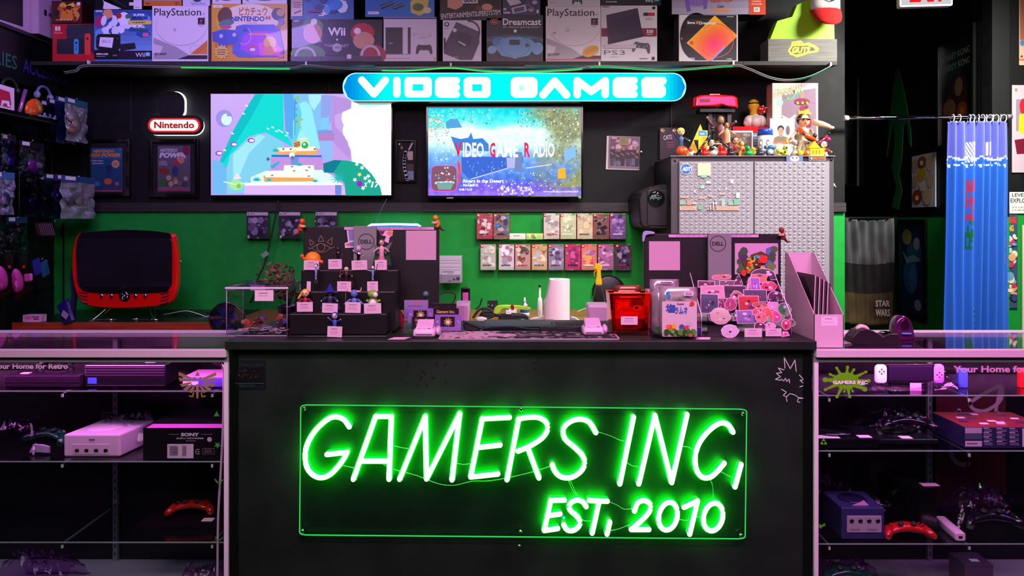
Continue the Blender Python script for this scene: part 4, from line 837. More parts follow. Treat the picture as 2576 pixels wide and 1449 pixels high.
def ledge(x0,y0,x1,y1,Y,lab):
 b = MB(); X0,X1,Z0,Z1 = xw(x0,Y),xw(x1,Y),zw(y1,Y),zw(y0,Y); ox = (X0 + X1) / 2
 b.box(X0 - ox,X1 - ox,0,.047,-.003,0,'fafffb','acrylic'); b.box(X0 - ox,X1 - ox,0,.003,0,Z1 - Z0,'fafffb','acrylic')
 mesh_thing(b,'clear_ledge',lab,'wall ledge',(ox,Y,Z0),'clear acrylic wall ledges')
YL = 4.597
ledge(608,589,870,602,YL,'clear acrylic ledge under the three wrapped cases on the left')
ledge(1196,592,1578,604,YL,'clear acrylic ledge carrying the upper row of game cases')
ledge(1206,670,1590,682,YL,'clear acrylic ledge carrying the lower row of game cases')
for i,(x,t) in enumerate(((620,'leftmost of the three, behind the black cord'),(701,'middle of the three, partly behind the orange creature on the monitor'),(793,'right of the three, its lower half behind the monitor'))):
 gcase(x,533,x + 55,601,'p','grey foil-wrapped game case, ' + t,20 + i,4.61)
up = [(1199,'with red leafy print at the left end of the upper ledge',['b05060','d8c8cc','8a2838','e8d8d0']),(1241,'with brown and blue print, second on the upper ledge',['8a6a5c','50465a','3a78b0','b8a8b4']),
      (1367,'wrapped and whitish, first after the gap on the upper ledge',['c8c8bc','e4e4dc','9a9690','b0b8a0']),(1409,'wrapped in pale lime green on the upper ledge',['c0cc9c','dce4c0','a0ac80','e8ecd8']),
      (1451,'with pale yellow print on the upper ledge',['c4bc98','dcd0a0','a8a8b0','c89a50']),(1492,'with dark figure on brown and grey print on the upper ledge',['7a5a50','403c48','b07a4c','2c2a34']),(1534,'with violet print at the right end of the upper ledge',['7a5a9c','9a70b8','4c4462','b48ad0'])]
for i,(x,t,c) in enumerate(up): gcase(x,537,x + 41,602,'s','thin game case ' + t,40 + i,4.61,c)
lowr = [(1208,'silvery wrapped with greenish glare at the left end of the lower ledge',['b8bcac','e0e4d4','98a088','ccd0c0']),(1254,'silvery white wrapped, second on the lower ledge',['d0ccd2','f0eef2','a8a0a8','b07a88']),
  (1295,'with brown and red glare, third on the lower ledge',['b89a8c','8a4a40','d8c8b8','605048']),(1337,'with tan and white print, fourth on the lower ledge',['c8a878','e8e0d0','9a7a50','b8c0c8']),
  (1379,'with grey armoured figure print, middle of the lower ledge',['8a8098','504868','c0b8cc','6a6088']),(1421,'with magenta and red print, sixth on the lower ledge',['b03a6a','d05a98','803060','c82840']),
  (1462,'with orange sunset print, seventh on the lower ledge',['c87a70','e0a060','9a6aa0','d0405a']),(1504,'with pink sword print, eighth on the lower ledge',['a86a9a','d090c0','7a4a78','e8c0dc']),(1548,'with black and violet print at the right end of the lower ledge',['4a3c5c','7a6a90','2a2436','a090b0'])]
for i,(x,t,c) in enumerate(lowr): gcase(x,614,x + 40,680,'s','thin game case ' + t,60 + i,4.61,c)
b = panel('paper_slip','white paper slip lying in the gap of the upper ledge','paper',1282,587,1322,602,4.61,.003,'e8e4dc','paper',lambda A: A.scribble(1292,591,1312,595,1,'4a4a40',1),'paper slips in the ledge gap')
b = panel('paper_slip','pale green and yellow paper slip lying in the gap of the upper ledge','paper',1324,587,1366,602,4.612,.003,'b8d478','paper',lambda A: A.blobs(1325,588,1364,600,['e0eca8','88a848','203818'],7,.05,.12,2),'paper slips in the ledge gap')
# grey box with blue knobs
def a_grey(A):
 for y in (655,662,672,679,0)[:4]: A.line([(1106,y),(1158,y)],1.1,'76707e')
 A.rect(1106,691,1159,711,'7c7884'); A.line([(1114,684),(1141,684)],1.6,'34305a'); A.line([(1126,688),(1139,688)],.9,'34305a'); A.line([(1110,682),(1110,709)],.8,'4a4650')
 for x,y,r in ((1129,707,1.7),(1134,707,1.7),(1142,703,3),(1152,701,4.6)): A.ell(x,y,r,r,'2a2c50')
panel('grey_console_box','pale grey panel with slots and dark blue knobs beside the left monitor','panel',1101,645,1160,712,4.5,.12,'b4aebc','satin',a_grey,None,.002)
# cyan tube lamp
YT = 4.57
e = empty('tube_lamp','glowing blue tube lamp just above the left monitor, hung from two thin wires','lamp',(xw(992,YT),YT,zw(570,YT)))
b = MB(); f = lambda x,y: (xw(x,YT) - e.location.x,0,zw(y,YT) - e.location.z)
b.tube([f(926,570),f(934,565),f(990,564),f(1050,565),f(1058,570)],.006,'b8f0ff','emit5',8); b.obj('lit_tube',e)
b = MB(); b.tube([(p[0],.012,p[2] - .012) for p in (f(924,570),f(936,566),f(1048,566),f(1060,570))],.006,'1c78ff','emit3',8); b.obj('blue_backing',e)
for p in ([f(946,560),f(958,530),f(973,500)],[f(1042,560),f(1043,555)]): b = MB(); b.tube(p,.0012,'5a90a0','satin',5); b.obj('hanging_wire',e)
# cord down the green wall with tape
b = MB(); Yc = 4.585; pts = [W(700,505,Yc),W(694,540,Yc),W(676,625,Yc),W(664,668,Yc),W(648,703,Yc),W(640,740,Yc),W(630,762,Yc)]; o = pts[0]
b.tube([p - o for p in pts],.0055,'0a0c0a','rubber',8,4); mesh_thing(b,'power_cord','black cord running down the green wall behind the plant','cord',o)
b = MB(); v = W(667,640,4.575); b.box(-.022,.022,-.004,0,-.014,.014,'7a9c80','satin'); mesh_thing(b,'tape_piece','crumpled strip of tape holding the black cord to the green wall','tape',v,None,(0,-.6,0))
# ================================================================== desks behind the counter
ZD = .88
e = empty('media_desk','low desk with reddish wooden front edge and black top along the left wall side','desk',(0,4.05,0))
b = MB(); b.box(xw(30,4.05),xw(566,4.05),0,.02,ZD - .07,ZD,'9a3a22','red_wood'); b.obj('front_edge',e)
b = MB(); b.box(xw(30,4.05),xw(566,4.05),.02,YB - 4.055,ZD - .03,ZD - .001,'0c0c0d','laminate'); b.obj('desktop',e)
for x in (-2.6,-1.65): b = MB(); b.box(x,x + .03,.04,.56,0,ZD - .03,'101010','satin'); b.obj('leg',e)
e = empty('work_desk','tan wooden work desk with tools on it behind the counter','desk',(0,3.85,0))
b = MB(); b.box(xw(568,4.05),.86,0,.27,ZD - .03,ZD - .0005,'a07838','tan_wood'); b.box(xw(568,4.05),.86,.27,YB - 3.855,ZD - .03,ZD - .0005,'a07838','tan_wood'); b.box(-1.3,1.2,-.63,0,ZD - .03,ZD - .0005,'a07838','tan_wood'); b.obj('desktop',e)
for x in (-1.5,.75): b = MB(); b.box(x,x + .04,.05,.7,0,ZD - .03,'101010','satin'); b.obj('leg',e)
def T0(cx,Y,Z=ZD): return (xw(cx,Y),Y,Z)
# red retro television on a wire stand
YR = 4.16
e = empty('retro_television','rounded red television with dark screen and chrome wire feet on the left desk','television',(xw(312,YR),YR,ZD)); o = e.location
def R(x,y): return (xw(x,YR) - o.x,zw(y,YR) - o.z)
def spline(pts,k=4):
 v = smooth([(x,y,0) for x,y in pts + pts[:1]],k)[:-1]; return [(p.x,p.y) for p in v]
OUT = spline([(200,585),(312,578),(424,586),(440,604),(446,680),(440,742),(414,768),(312,777),(228,772),(196,752),(180,700),(179,640),(187,600)])
c0 = (312,678); sc = lambda k,dx=0,dy=0: [(c0[0] + (x - c0[0]) * k + dx,c0[1] + (y - c0[1]) * k + dy) for x,y in OUT]
b = MB(); b.rings([[(R(*p)[0],y,R(*p)[1]) for p in sc(k)] for k,y in ((.965,0),(.99,.006),(1,.025),(.93,.09),(.8,.17),(.5,.24),(.3,.26))],'d8120e','gloss'); b.obj('red_shell',e)
b = MB(); IN = spline([(206,585),(312,578),(418,585),(431,602),(434,680),(426,728),(400,736),(312,738),(230,736),(200,722),(193,680),(193,610)])
b.prism([R(*p) for p in IN][::-1],-.006,.012,'121014','gloss',True,.002); b.obj('dark_bezel',e)
b = MB(); a,c = R(198,722); d,f = R(434,600); b.rbox(a,d,-.0085,-.004,c,f,.02,'16141c','laminate'); b.obj('screen',e)
for s in (-1,1):
 for i in range(4):
  b = MB(); cx = 312 + s * 92
  pts = [(cx + s * 0,738 + 8.5 * i),(cx + s * 12,737 + 8 * i),(cx + s * (26 - 2 * i),733 + 7 * i)] if s < 0 else [(cx,740 + 8.5 * i),(cx + 14,738 + 8 * i),(cx + 27 - 2 * i,733 + 7 * i)]
  b.tube([(R(*p)[0],.001 if k < 2 else .004,R(*p)[1]) for k,p in enumerate(pts)],.004,'3a0404','matte',6,3); b.obj('vent_slot',e)
for x in (257,282,342,367):
 b = MB(); p = R(x,743); b.lathe([(.001,0),(.012,.001),(.012,.005),(.008,.012),(.001,.013)],'c8c8cc','chrome',n=16); b.obj('knob',e,(p[0],-.002,p[1]),(PI / 2,0,0))
b = MB(); p = R(314,744); b.lathe([(.001,0),(.031,.001),(.031,.004),(.001,.005)],'14100f','gloss',n=24); k = b.obj('round_badge',e,(p[0],-.001,p[1]),(PI / 2,0,0))
b = MB()
for i in range(4): a = i * PI / 2 + .4; b.tube([(.006 * math.cos(a),.006 * math.sin(a),.006),(.022 * math.cos(a + .5),.022 * math.sin(a + .5),.006),(.02 * math.cos(a + 1.2),.02 * math.sin(a + 1.2),.006)],.0035,'d8d8dc','chrome',6)
b.ball((0,0,.006),.006,'d8d8dc','chrome',8); b.obj('chrome_rosette',k)
b = MB(); p = R(446,659); b.lathe([(.001,0),(.006,0),(.006,.01),(.001,.011)],'d0d0d0','chrome',n=10); b.obj('side_button',e,(p[0] - .004,.04,p[1]),(0,PI / 2,0))
b = MB(); p = R(313,724); b.box(p[0] - .016,p[0] + .016,-.0095,-.0085,p[1] - .002,p[1] + .002,'8a8a90','metal'); b.obj('brand_plate',e)
zb_ = R(0,774)[1]
for s in (-1,1):
 b = MB(); X = s * .125
 b.tube([(X - s * .02,.05,zb_ + .008),(X + s * .045,.0,.005),(X + s * .07,-.02,.004),(X - s * .05,-.025,.004),(X - s * .08,0,.004),(X - s * .05,.02,.004),(X + s * .03,.03,.004),(X - s * .02,.12,zb_ + .01)],.0030,'e8e8ea','chrome',8,4)
 b.obj('wire_foot',e)
def cable(name,lab,pts,Y,r=.003,col='0c0c0c',k=4,grp=None,m='rubber',ys=None):
 P = [W(x,y,(ys[i] if ys else Y)) for i,(x,y) in enumerate(pts)]; o = P[0].copy(); b = MB(); b.tube([p - o for p in P],r,col,m,6,k)
 return mesh_thing(b,name,lab,'cable',o,grp)
cable('white_cable','thin white cable lying on the desk to the right of the red television',[(410,792),(440,786),(470,782),(500,790),(520,796),(550,788)],4.3,.0025,'d8d4d8')
cable('black_cable','tangle of black cable on the desk behind the red television',[(398,788),(420,800),(450,788),(480,797),(460,804),(500,792),(540,800),(520,786),(556,792)],4.35,.004)
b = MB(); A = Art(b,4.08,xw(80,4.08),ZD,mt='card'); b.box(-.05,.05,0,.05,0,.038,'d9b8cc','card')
for i in (0,): A.rect(59,793,104,807,'e59cc8'); A.text('TAPE',62,796,78,804,'9a4a80',.02); A.rect(80,796,98,799,'6a4a60'); A.rect(84,801,98,804,'4a3448')
mesh_thing(b,'small_carton','small pink-lit white carton at the left end of the red-edged desk','box',(xw(80,4.08),4.08,ZD),None,(0,0,0),.001)
# blue blister pouch and dark holder leaning left of the television
b = MB(); p = [W(143,762,4.1),W(159,806,4.02),W(180,800,4.02),W(165,745,4.1)]; o = W(160,806,4.02); q4 = [v - o for v in p]
n = Vector((0,.03,.004)); b.rings([[tuple(v) for v in q4],[tuple(v * .96 + n) for v in q4]],'2a2880','foil',False)
b.poly([q4[0].lerp(q4[3],.15) + Vector((0,-.001,-.02)),q4[0].lerp(q4[3],.2) + Vector((.0,-.001,-.05)),q4[0].lerp(q4[3],.85) + Vector((0,-.001,-.045)),q4[0].lerp(q4[3],.8) + Vector((0,-.001,-.012))],'e890c8','paper'); b.poly([(-.012,-.004,.045),(.015,-.002,.02),(.03,-.002,.05),(.0,-.004,.075)],'c8b0d8','foil')
mesh_thing(b,'blue_pouch','blue foil pouch with pink price tag leaning beside the red television','pouch',(o.x,o.y,ZD))
b = MB(); P = [(121,808),(133,744),(128,700),(135,662),(154,655),(159,668),(154,707),(146,712),(136,808)]
o = W(128,808,4.0); b.prism([((W(x,y,4.0) - o).x,(W(x,y,4.0) - o).z) for x,y in P][::-1],0,.03,'1e1a48','satin',False,.003); mesh_thing(b,'cable_holder','dark blue upright accessory bracket standing on the desk by the left wall','bracket',(o.x - .02,4.20,ZD),bev=.001)
# round fan at the left end of the counter
e = empty('desk_fan','small black desk fan with blue blades behind the clear bin','fan',(xw(570,3.3),3.3,.88));
b = MB(); b.tube([(0,.03,0),(0,.03,.12)],.012,'0c0c0e'); b.lathe([(.06,0),(.06,.012),(.01,.02)],'0c0c0e',n=20); b.obj('stand',e)
b = MB()
for k in range(8): a = [(.075 * math.cos(2 * PI * i / 24) * math.cos(k * 0) ,-.02 + .0 * k,.12 + .075 * math.sin(2 * PI * i / 24)) for i in range(25)]; rr_ = (k + 1) / 8; b.tube([(p[0] * rr_,-.03 + .02 * rr_ * rr_,.12 + (p[2] - .12) * rr_) for p in a],.0014,'101014','satin',5)
for k in range(12): a = 2 * PI * k / 12; b.tube([(0,-.03,.12),(.075 * math.cos(a),-.01,.12 + .075 * math.sin(a))],.0012,'101014','satin',5)
b.obj('front_grille',e)
b = MB(); b.prism(rr(-.078,.078,.042,.198,.077,8),0,.03,'0e0e14','gloss',True,.004); b.obj('housing',e)
b = MB()
for k in range(4): a = k * PI / 2; b.poly([(0,-.008,.12),(.06 * math.cos(a),-.012,.12 + .06 * math.sin(a)),(.055 * math.cos(a + .8),-.004,.12 + .055 * math.sin(a + .8))],'1c2c8a','gloss')
b.obj('blade',e)
# ------------------------------------------------------------------ tools on the work desk
def lath(name,lab,cat,px,py,Y,prof,col,Z=ZD,m='satin',grp=None,n=18): b = MB(); b.lathe(prof,col,m,n=n); return mesh_thing(b,name,lab,cat,(xw(px,Y),Y,Z),grp)
YT_ = 4.1
# paper towel roll, one side torn away
e = empty('paper_towel_roll','standing white paper towel roll with one side torn away, behind the counter','paper towel roll',T0(1400,3.86))
b = MB(); h = zw(702,3.86) - ZD; r = .069
def rp_(u,v):
 a = 2 * PI * u; z = h * v; x = r * math.cos(a); y = r * math.sin(a)
 if math.cos(a) < -.2: lim = -.066 + .0 * v + max(0,(v - .42)) * .052 - (.024 * max(0,1 - abs(v - .5) * 9)) - .0; x = max(x,lim)
 return (x,y,z)
b.grid(lambda u,v: rp_(1 - u,v),40,18,'f0e6e4','paper'); b.rings([[rp_(i / 40,1) for i in range(40)],[(.02 * math.cos(2 * PI * i / 40),.02 * math.sin(2 * PI * i / 40),h) for i in range(40)]],'e8e0da','paper',False,False); b.obj('paper',e)
b = MB(); b.lathe([(.02,0.001),(.02,h),(.018,h),(.018,0.001)],'a88a68','paper',n=16); b.obj('cardboard_core',e)
# spray bottle with yellow trigger
e = empty('spray_bottle','clear spray bottle of dark blue liquid with a yellow trigger head','spray bottle',(xw(1506,3.6),3.6,.88))
hb = zw(712,3.6) - .88; b = MB(); b.lathe([(.032,0),(.035,.01),(.035,hb * .62),(.030,hb * .72),(.014,hb * .94),(.013,hb)],'f0f4f8','acrylic',n=20); b.obj('bottle',e)
b = MB(); b.lathe([(.030,.004),(.033,.012),(.033,hb * .52),(.001,hb * .53)],'0c2440','gloss',n=20); b.obj('blue_liquid',e)
b = MB(); b.box(-.034,.030,-.0362,-.0355,hb * .18,hb * .46,'e8ecf4','paper'); b.obj('bottle_label',e)
b = MB(); ht = zw(663,3.6) - .88
b.rings([[(x * k + dx,y,z) for x,y in ((-.012,-.012),(.012,-.012),(.012,.012),(-.012,.012))] for z,k,dx in ((hb - .008,1.2,0),(hb + .01,1.2,0),(hb + .035,.8,0),(ht - .03,.75,.0),(ht - .022,1.5,-.002),(ht - .01,1.4,-.004),(ht,.7,-.006))],'f8e000','satin',False)
b.rings([[(-.012,y,z) for y,z in ((-.006,ht - .028),(.006,ht - .028),(.006,ht - .012),(-.006,ht - .012))],[(-.026,y,z) for y,z in ((-.004,ht - .026),(.004,ht - .026),(.004,ht - .016),(-.004,ht - .016))]],'f8e000','satin',False)
b.tube([(-.012,0,ht - .03),(-.022,0,ht - .045),(-.02,0,ht - .062)],.004,'e8b800'); b.obj('yellow_trigger_head',e,bev=.001)
# electric toothbrush
b = MB(); b.lathe([(.012,0),(.014,.01),(.014,.11),(.011,.14),(.006,.145),(.005,.195),(.004,.2)],'ece2dc',n=16); h_ = .2
e = mesh_thing(b,'electric_toothbrush','white electric toothbrush standing left of the paper roll','toothbrush',T0(1358,4.0)); b = MB(); b.lathe([(.001,0),(.008,.001),(.008,.008),(.001,.009)],'202428',n=12); o2 = b.obj('brush_head',e,(0,-.002,.207),(PI / 2,0,0)); b = MB(); b.box(-.003,.003,-.0152,-.014,.055,.075,'c8b8b4','gloss'); b.obj('switch',e)
# spray can
e = empty('spray_can','blue and white aerosol can with a white nozzle on the work desk','spray can',T0(1320,4.1))
b = MB(); b.lathe([(.024,0),(.026,.004),(.026,.078),(.024,.084)],'4a64a8','gloss',n=18); b.obj('can',e)
b = MB(); b.lathe([(.0265,.028),(.0265,.05)],'d8dce8','paper',n=18); b.obj('paper_band',e)
b = MB(); b.lathe([(.024,.084),(.022,.092),(.012,.1),(.010,.108),(.005,.109)],'c0b8b8','metal',n=18); b.obj('metal_dome',e); b = MB(); b.lathe([(.006,.108),(.006,.118),(.004,.12),(.004,.132)],'f2eeea',n=10); b.obj('nozzle',e)
# cordless phone
e = empty('cordless_phone','black cordless phone standing upright with a pink-lit screen','phone',T0(1171,3.9)); hh_ = zw(722,3.9) - ZD
b = MB(); b.rbox(-.024,.024,0,.022,0,hh_,.012,'101014','gloss'); b.obj('handset',e); b = MB(); b.rbox(-.015,.015,-.002,.001,hh_ * .55,hh_ * .86,.003,'c85aa8','gloss'); b.obj('screen',e)
for i in range(3):
 for j in range(3): b = MB(); b.rbox(-.004,.004,-.002,.001,0,.006,.002,'c8c4cc'); b.obj('key',e,(-.012 + .012 * i,0,hh_ * (.2 + .11 * j)))
cable('charger_cable','black charger cable looping in front of the green wall beside the phone',[(1100,742),(1125,735),(1145,740),(1140,760),(1118,775),(1130,798)],4.0,.004)
cable('long_monitor_cable','black cable running from the left monitor down to the desk',[(1000,685),(1016,700),(1040,708),(1062,728),(1085,733),(1103,735)],2.90,.004)
# black card reader box, glue gun etc.
panel('black_gadget_box','small square black gadget with grey marks in front of the green wall','gadget',1226,757,1252,778,4.3,.03,'15181a','satin',lambda A: (A.ell(1229,766,1.6,2,'6a7478'),A.ell(1238,768,2.4,1.3,'8a9498'),A.line([(1244,771),(1248,766)],1,'505a5e')))
bpy.data.objects['black_gadget_box'].location.z = zw(778,4.3)
b = MB(); b.box(-.05,.05,0,.12,0,zw(778,4.3) - ZD - .001,'0e0f11','rubber'); mesh_thing(b,'black_tool_case','low black tool case under the square gadget','case',T0(1234,4.29),bev=.006)
def blob(name,lab,cat,pts,Y,th,col,m='satin',Z=None,grp=None,d=0):
 o = W(sum(p[0] for p in pts) / len(pts),max(p[1] for p in pts),Y); b = MB(); P = spline(pts,3)
 b.prism([((W(x,y,Y) - o).x,(W(x,y,Y) - o).z) for x,y in P][::-1],0,th,col,m,True,min(.006,th * .3)); return mesh_thing(b,name,lab,cat,(o.x,Y,o.z if Z is None else Z),grp)
blob('lime_tool_handle','lime green curved tool grip arching over black power tool','tool',[(1240,788),(1250,770),(1290,768),(1330,773),(1332,780),(1290,776),(1262,775),(1252,790)],4.02,.03,'9ed02a',Z=None)
blob('black_power_tool','black power tool with white label lying on the work desk','tool',[(1252,800),(1256,780),(1275,775),(1315,777),(1328,784),(1326,800),(1290,800)],4.0,.06,'131315',Z=ZD)
panel('white_tool_label','small white label with grey mark on the black power tool','label',1273,780,1286,790,3.998,.0008,'e8e4ec','paper',lambda A: A.scribble(1276,784,1283,787,1,'5a5a60',1)).location.z = zw(790,3.998)
blob('black_tape_reel','round black reel beside the power tool','reel',[(1300,800),(1296,788),(1308,782),(1324,784),(1328,792),(1322,800)],3.93,.03,'1e1f1d','gloss',ZD)
blob('white_heat_gun','small white heat gun lying near the phone','tool',[(1196,786),(1210,783),(1224,787),(1222,792),(1212,792),(1226,806),(1214,807),(1202,794)],3.9,.03,'d6c8cc',Z=ZD)
blob('white_cap_gadget','rounded white plastic cap standing behind the lime tool grip','gadget',[(1279,775),(1278,765),(1286,761),(1300,762),(1304,768),(1300,775),(1298,792),(1282,792)],4.25,.02,'d8d0cc',Z=ZD)
blob('red_marker_cap','small dark red cap in front of the white cap','cap',[(1286,780),(1285,768),(1292,767),(1293,779)],4.0,.012,'8a1818','gloss')
blob('green_cutting_mat','green sheet lying on the tan desk below the power tool','mat',[(1235,808),(1240,802),(1300,800),(1308,799),(1300,807)],3.86,.01,'4a9a28','satin',ZD)
blob('pale_block','small pale yellow block on the work desk','block',[(1267,801),(1268,795),(1280,796),(1281,802)],3.88,.02,'e0d4b0','satin',ZD)
blob('wax_block','peach coloured block next to the paper roll','block',[(1358,803),(1358,797),(1370,798),(1371,804)],3.9,.02,'d8b090','satin',ZD)
blob('white_clamp','tangled white plastic clamp at the foot of the toothbrush','clamp',[(1330,786),(1342,780),(1356,778),(1370,776),(1370,785),(1352,790),(1348,800),(1338,798),(1340,788)],3.94,.02,'d4ccc8',Z=ZD)
blob('blue_box','small shiny blue case right of the paper roll','case',[(1434,804),(1433,794),(1445,792),(1457,795),(1457,804)],3.9,.05,'2c50a8','gloss',ZD)
blob('crumpled_bag','crumpled clear plastic bag behind the blue case','bag',[(1432,796),(1433,782),(1440,778),(1452,782),(1460,790),(1462,797)],4.0,.04,'b8b4b4','foil',ZD)
cable('thin_white_wire','thin white wire arching behind the crumpled bag',[(1452,785),(1466,778),(1480,775),(1496,776)],4.3,.0025,'c8ccc8')
cable('dark_coil','coil of dark cable on the desk in front of the phone',[(1190,800),(1205,780),(1225,776),(1245,790),(1230,800),(1210,798),(1214,786),(1240,784)],4.15,.007,'0d0e0e')
cable('upright_plug','thin black lead with plug rising by the black gadget',[(1196,778),(1206,770),(1211,756),(1213,750)],4.4,.005)
lath('black_speaker_cone','round black hand fan disc behind the yellow-headed spray bottle','fan',1530,0,4.5,[(.001,0),(.10,.002),(.105,.012),(.09,.02),(.001,.022)],'070707',Z=0,m='satin',n=32)
o = bpy.data.objects['black_speaker_cone']; o.name = 'round_black_fan'; o.rotation_euler = (PI / 2,0,0); o.location = (xw(1532,4.62),4.64,zw(735,4.62))
# white stands with purple tint behind the card holders and by the orange bin
for x0,x1,y0,lab in ((1145,1181,762,'white flared plastic terminal stand behind the violet cards'),(1478,1532,766,'white boxy printer beside the orange gummy bin')):
 Y = 3.3; e = empty('terminal_stand' if x0 < 1200 else 'receipt_printer',lab,'stand' if x0 < 1200 else 'printer',(xw((x0 + x1) / 2,Y),Y,.88)); w = (xw(x1,Y) - xw(x0,Y)) / 2; h_ = zw(y0,Y) - .88
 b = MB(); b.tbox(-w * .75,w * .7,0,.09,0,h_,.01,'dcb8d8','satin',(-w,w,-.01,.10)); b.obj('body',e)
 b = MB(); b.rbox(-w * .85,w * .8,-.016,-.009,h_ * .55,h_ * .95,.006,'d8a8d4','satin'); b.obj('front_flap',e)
# ================================================================== things standing on the counter
def on(px,Y): return (xw(px,Y),Y,CZ)
PINKC = 'f0d4e6'
# clear bin with lid
Y = 2.6
e = empty('clear_bin','clear acrylic bin with lid and loose stickers inside at the left end of the counter','bin',on(655,Y))
x0,x1 = xw(570,Y) - e.location.x,xw(722,Y) - e.location.x; hz = zw(724,Y) - CZ
b = MB()
for q_ in ((x0,x1,0,.003),(x0,x1,.157,.16)): b.box(q_[0],q_[1],q_[2],q_[3],.003,hz,'f4f0f6','acrylic')
for xa in (x0,x1 - .003): b.box(xa,xa + .003,.003,.157,.003,hz,'fbfafc','acrylic')
b.box(x0,x1,0,.16,0,.003,'fbf8fc','acrylic'); b.obj('clear_box',e)
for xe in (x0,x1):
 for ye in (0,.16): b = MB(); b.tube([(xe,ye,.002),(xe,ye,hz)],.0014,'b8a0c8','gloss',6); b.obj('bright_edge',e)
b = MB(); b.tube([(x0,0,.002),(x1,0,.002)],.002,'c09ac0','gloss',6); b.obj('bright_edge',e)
b = MB(); b.tbox(x0 - .004,x1 + .006,-.005,.165,hz,hz + .012,.01,'f4e4f8','acrylic'); b.rbox(x0 - .004,x1 + .006,-.006,-.002,hz - .004,hz + .003,.002,'e8d8f8','gloss'); b.obj('lid',e)
for (a,c,d,f),dy,lab in (((641,729,688,757),-.0006,'front price card'),((591,727,630,741),.1575 - .003,'faint price card at the back')):
 b = MB(); A = Art(b,Y,e.location.x,CZ,y=dy,mt='paper'); A.rect(a,c,d,f,PINKC); A.scribble(a + 6,c + 6,d - 6,c + 11,1,'6a4a64',2); A.scribble(a + 10,c + 13,d - 10,c + 17,1,'a88aa0',3); o = b.obj('price_card',e); o['label'] = lab
rg = random.Random(11)
def heap(e,n,x0,x1,y0,y1,z0,z1,cols,s=(.012,.03),nm='loose_sticker',cat='sticker',grp=None,tilt=.6,th=.0012,labs=None,mt='card',border='f2e8f0'):
 for i in range(n):
  w,d = rg.uniform(*s),rg.uniform(*s) * .7; k = rg.choice((4,5,6,8)); b = MB(); c = cols[i % len(cols)]
  P = [(w / 2 * math.cos(2 * PI * j / k + .4) * rg.uniform(.8,1.1),d / 2 * math.sin(2 * PI * j / k + .4) * rg.uniform(.8,1.1)) for j in range(k)]
  b.rings([[(x,y,0) for x,y in P],[(x,y,th) for x,y in P]],border,mt,False); b.poly([(x * .82,y * .82,th + .0002) for x,y in P],c,mt)
  yield mesh_thing(b,nm,labs(i),cat,(rg.uniform(x0,x1),rg.uniform(y0,y1),z0 + (z1 - z0) * i / n),grp,(rg.uniform(-tilt,tilt),rg.uniform(-tilt,tilt),rg.uniform(0,6)))
L_ = lambda i: 'small loose vinyl sticker lying flat in the heap on the floor of the clear bin'
X0,X1 = e.location.x + x0 + .02,e.location.x + x1 - .02
list(heap(e,34,X0,X1,Y + .02,Y + .14,CZ + .006,CZ + .022,['e8788a','302838','d8b8c8','c03a50','584860','e8a0b0'],(.025,.045),grp='loose stickers on the bin floor',tilt=.15,labs=L_))
nm = (('red','c8402c'),('orange','e05a40'),('violet','7060b0'),('dark grey','4a4048'),('brown','6a4a3a'),('pale yellow','a89868'))
hl = lambda i: '%s keychain figure, %s part of the heap in the clear bin' % (nm[i % 6][0],('left','middle','right')[i // 6])
rg = random.Random(5)
for i in range(18):
 third = i // 6; b = MB(); n_ = len(b.v); b.ball((0,0,0),(rg.uniform(.008,.016),.004,rg.uniform(.006,.013)),nm[i % 6][1],'gloss',10); b.ball((rg.uniform(-.01,.01),0,.008),(.006,.004,.006),nm[i % 6][1],'gloss',8)
 w_ = (X1 - X0) / 3; mesh_thing(b,'keychain_figure',hl(i),'keychain',(X0 + w_ * third + rg.uniform(.0,w_),Y + rg.uniform(.05,.13),CZ + .032 + rg.uniform(0,.03 if third else .012)),'keychains in the clear bin',(rg.uniform(-1,1),rg.uniform(-1,1),rg.uniform(-1,1)))
# potted dried plant
e = empty('potted_plant','dried brown leafy plant in a grey metal pot behind the clear bin','plant',on(727,2.90))
b = MB(); b.lathe([(.036,0),(.042,.07),(.044,.075),(.040,.075),(.038,.06)],'8a8088','metal',n=20); b.obj('pot',e)
rg = random.Random(8)
b = MB()
for i in range(190):
 t = rg.random(); c = Vector((rg.gauss(-.028,.034) - .02 * t,rg.gauss(.0,.022),.10 + .125 * t + rg.uniform(-.02,.02))); a = rg.uniform(0,6); l = rg.uniform(.008,.016)
 d = Vector((math.cos(a),rg.uniform(-.6,.6),math.sin(a) * .8)).normalized() * l; s_ = d.cross(Vector((rg.uniform(-1,1),1,rg.uniform(-1,1)))).normalized() * l * .45
 b.poly([c - d,c + s_,c + d,c - s_ + Vector((0,.003,0))],rg.choice(('5a4630','6e5838','40381f','7a5a48','4a3a2a')),'paper')
b.obj('foliage',e)
b = MB()
for i in range(12): a = i * .52; b.tube([(0,0,.07),(.02 * math.cos(a),.02 * math.sin(a),.12),(-.02 + .04 * math.cos(a),.02 * math.sin(a),.2)],.0014,'3e3220','paper',5)
b.obj('stem',e)
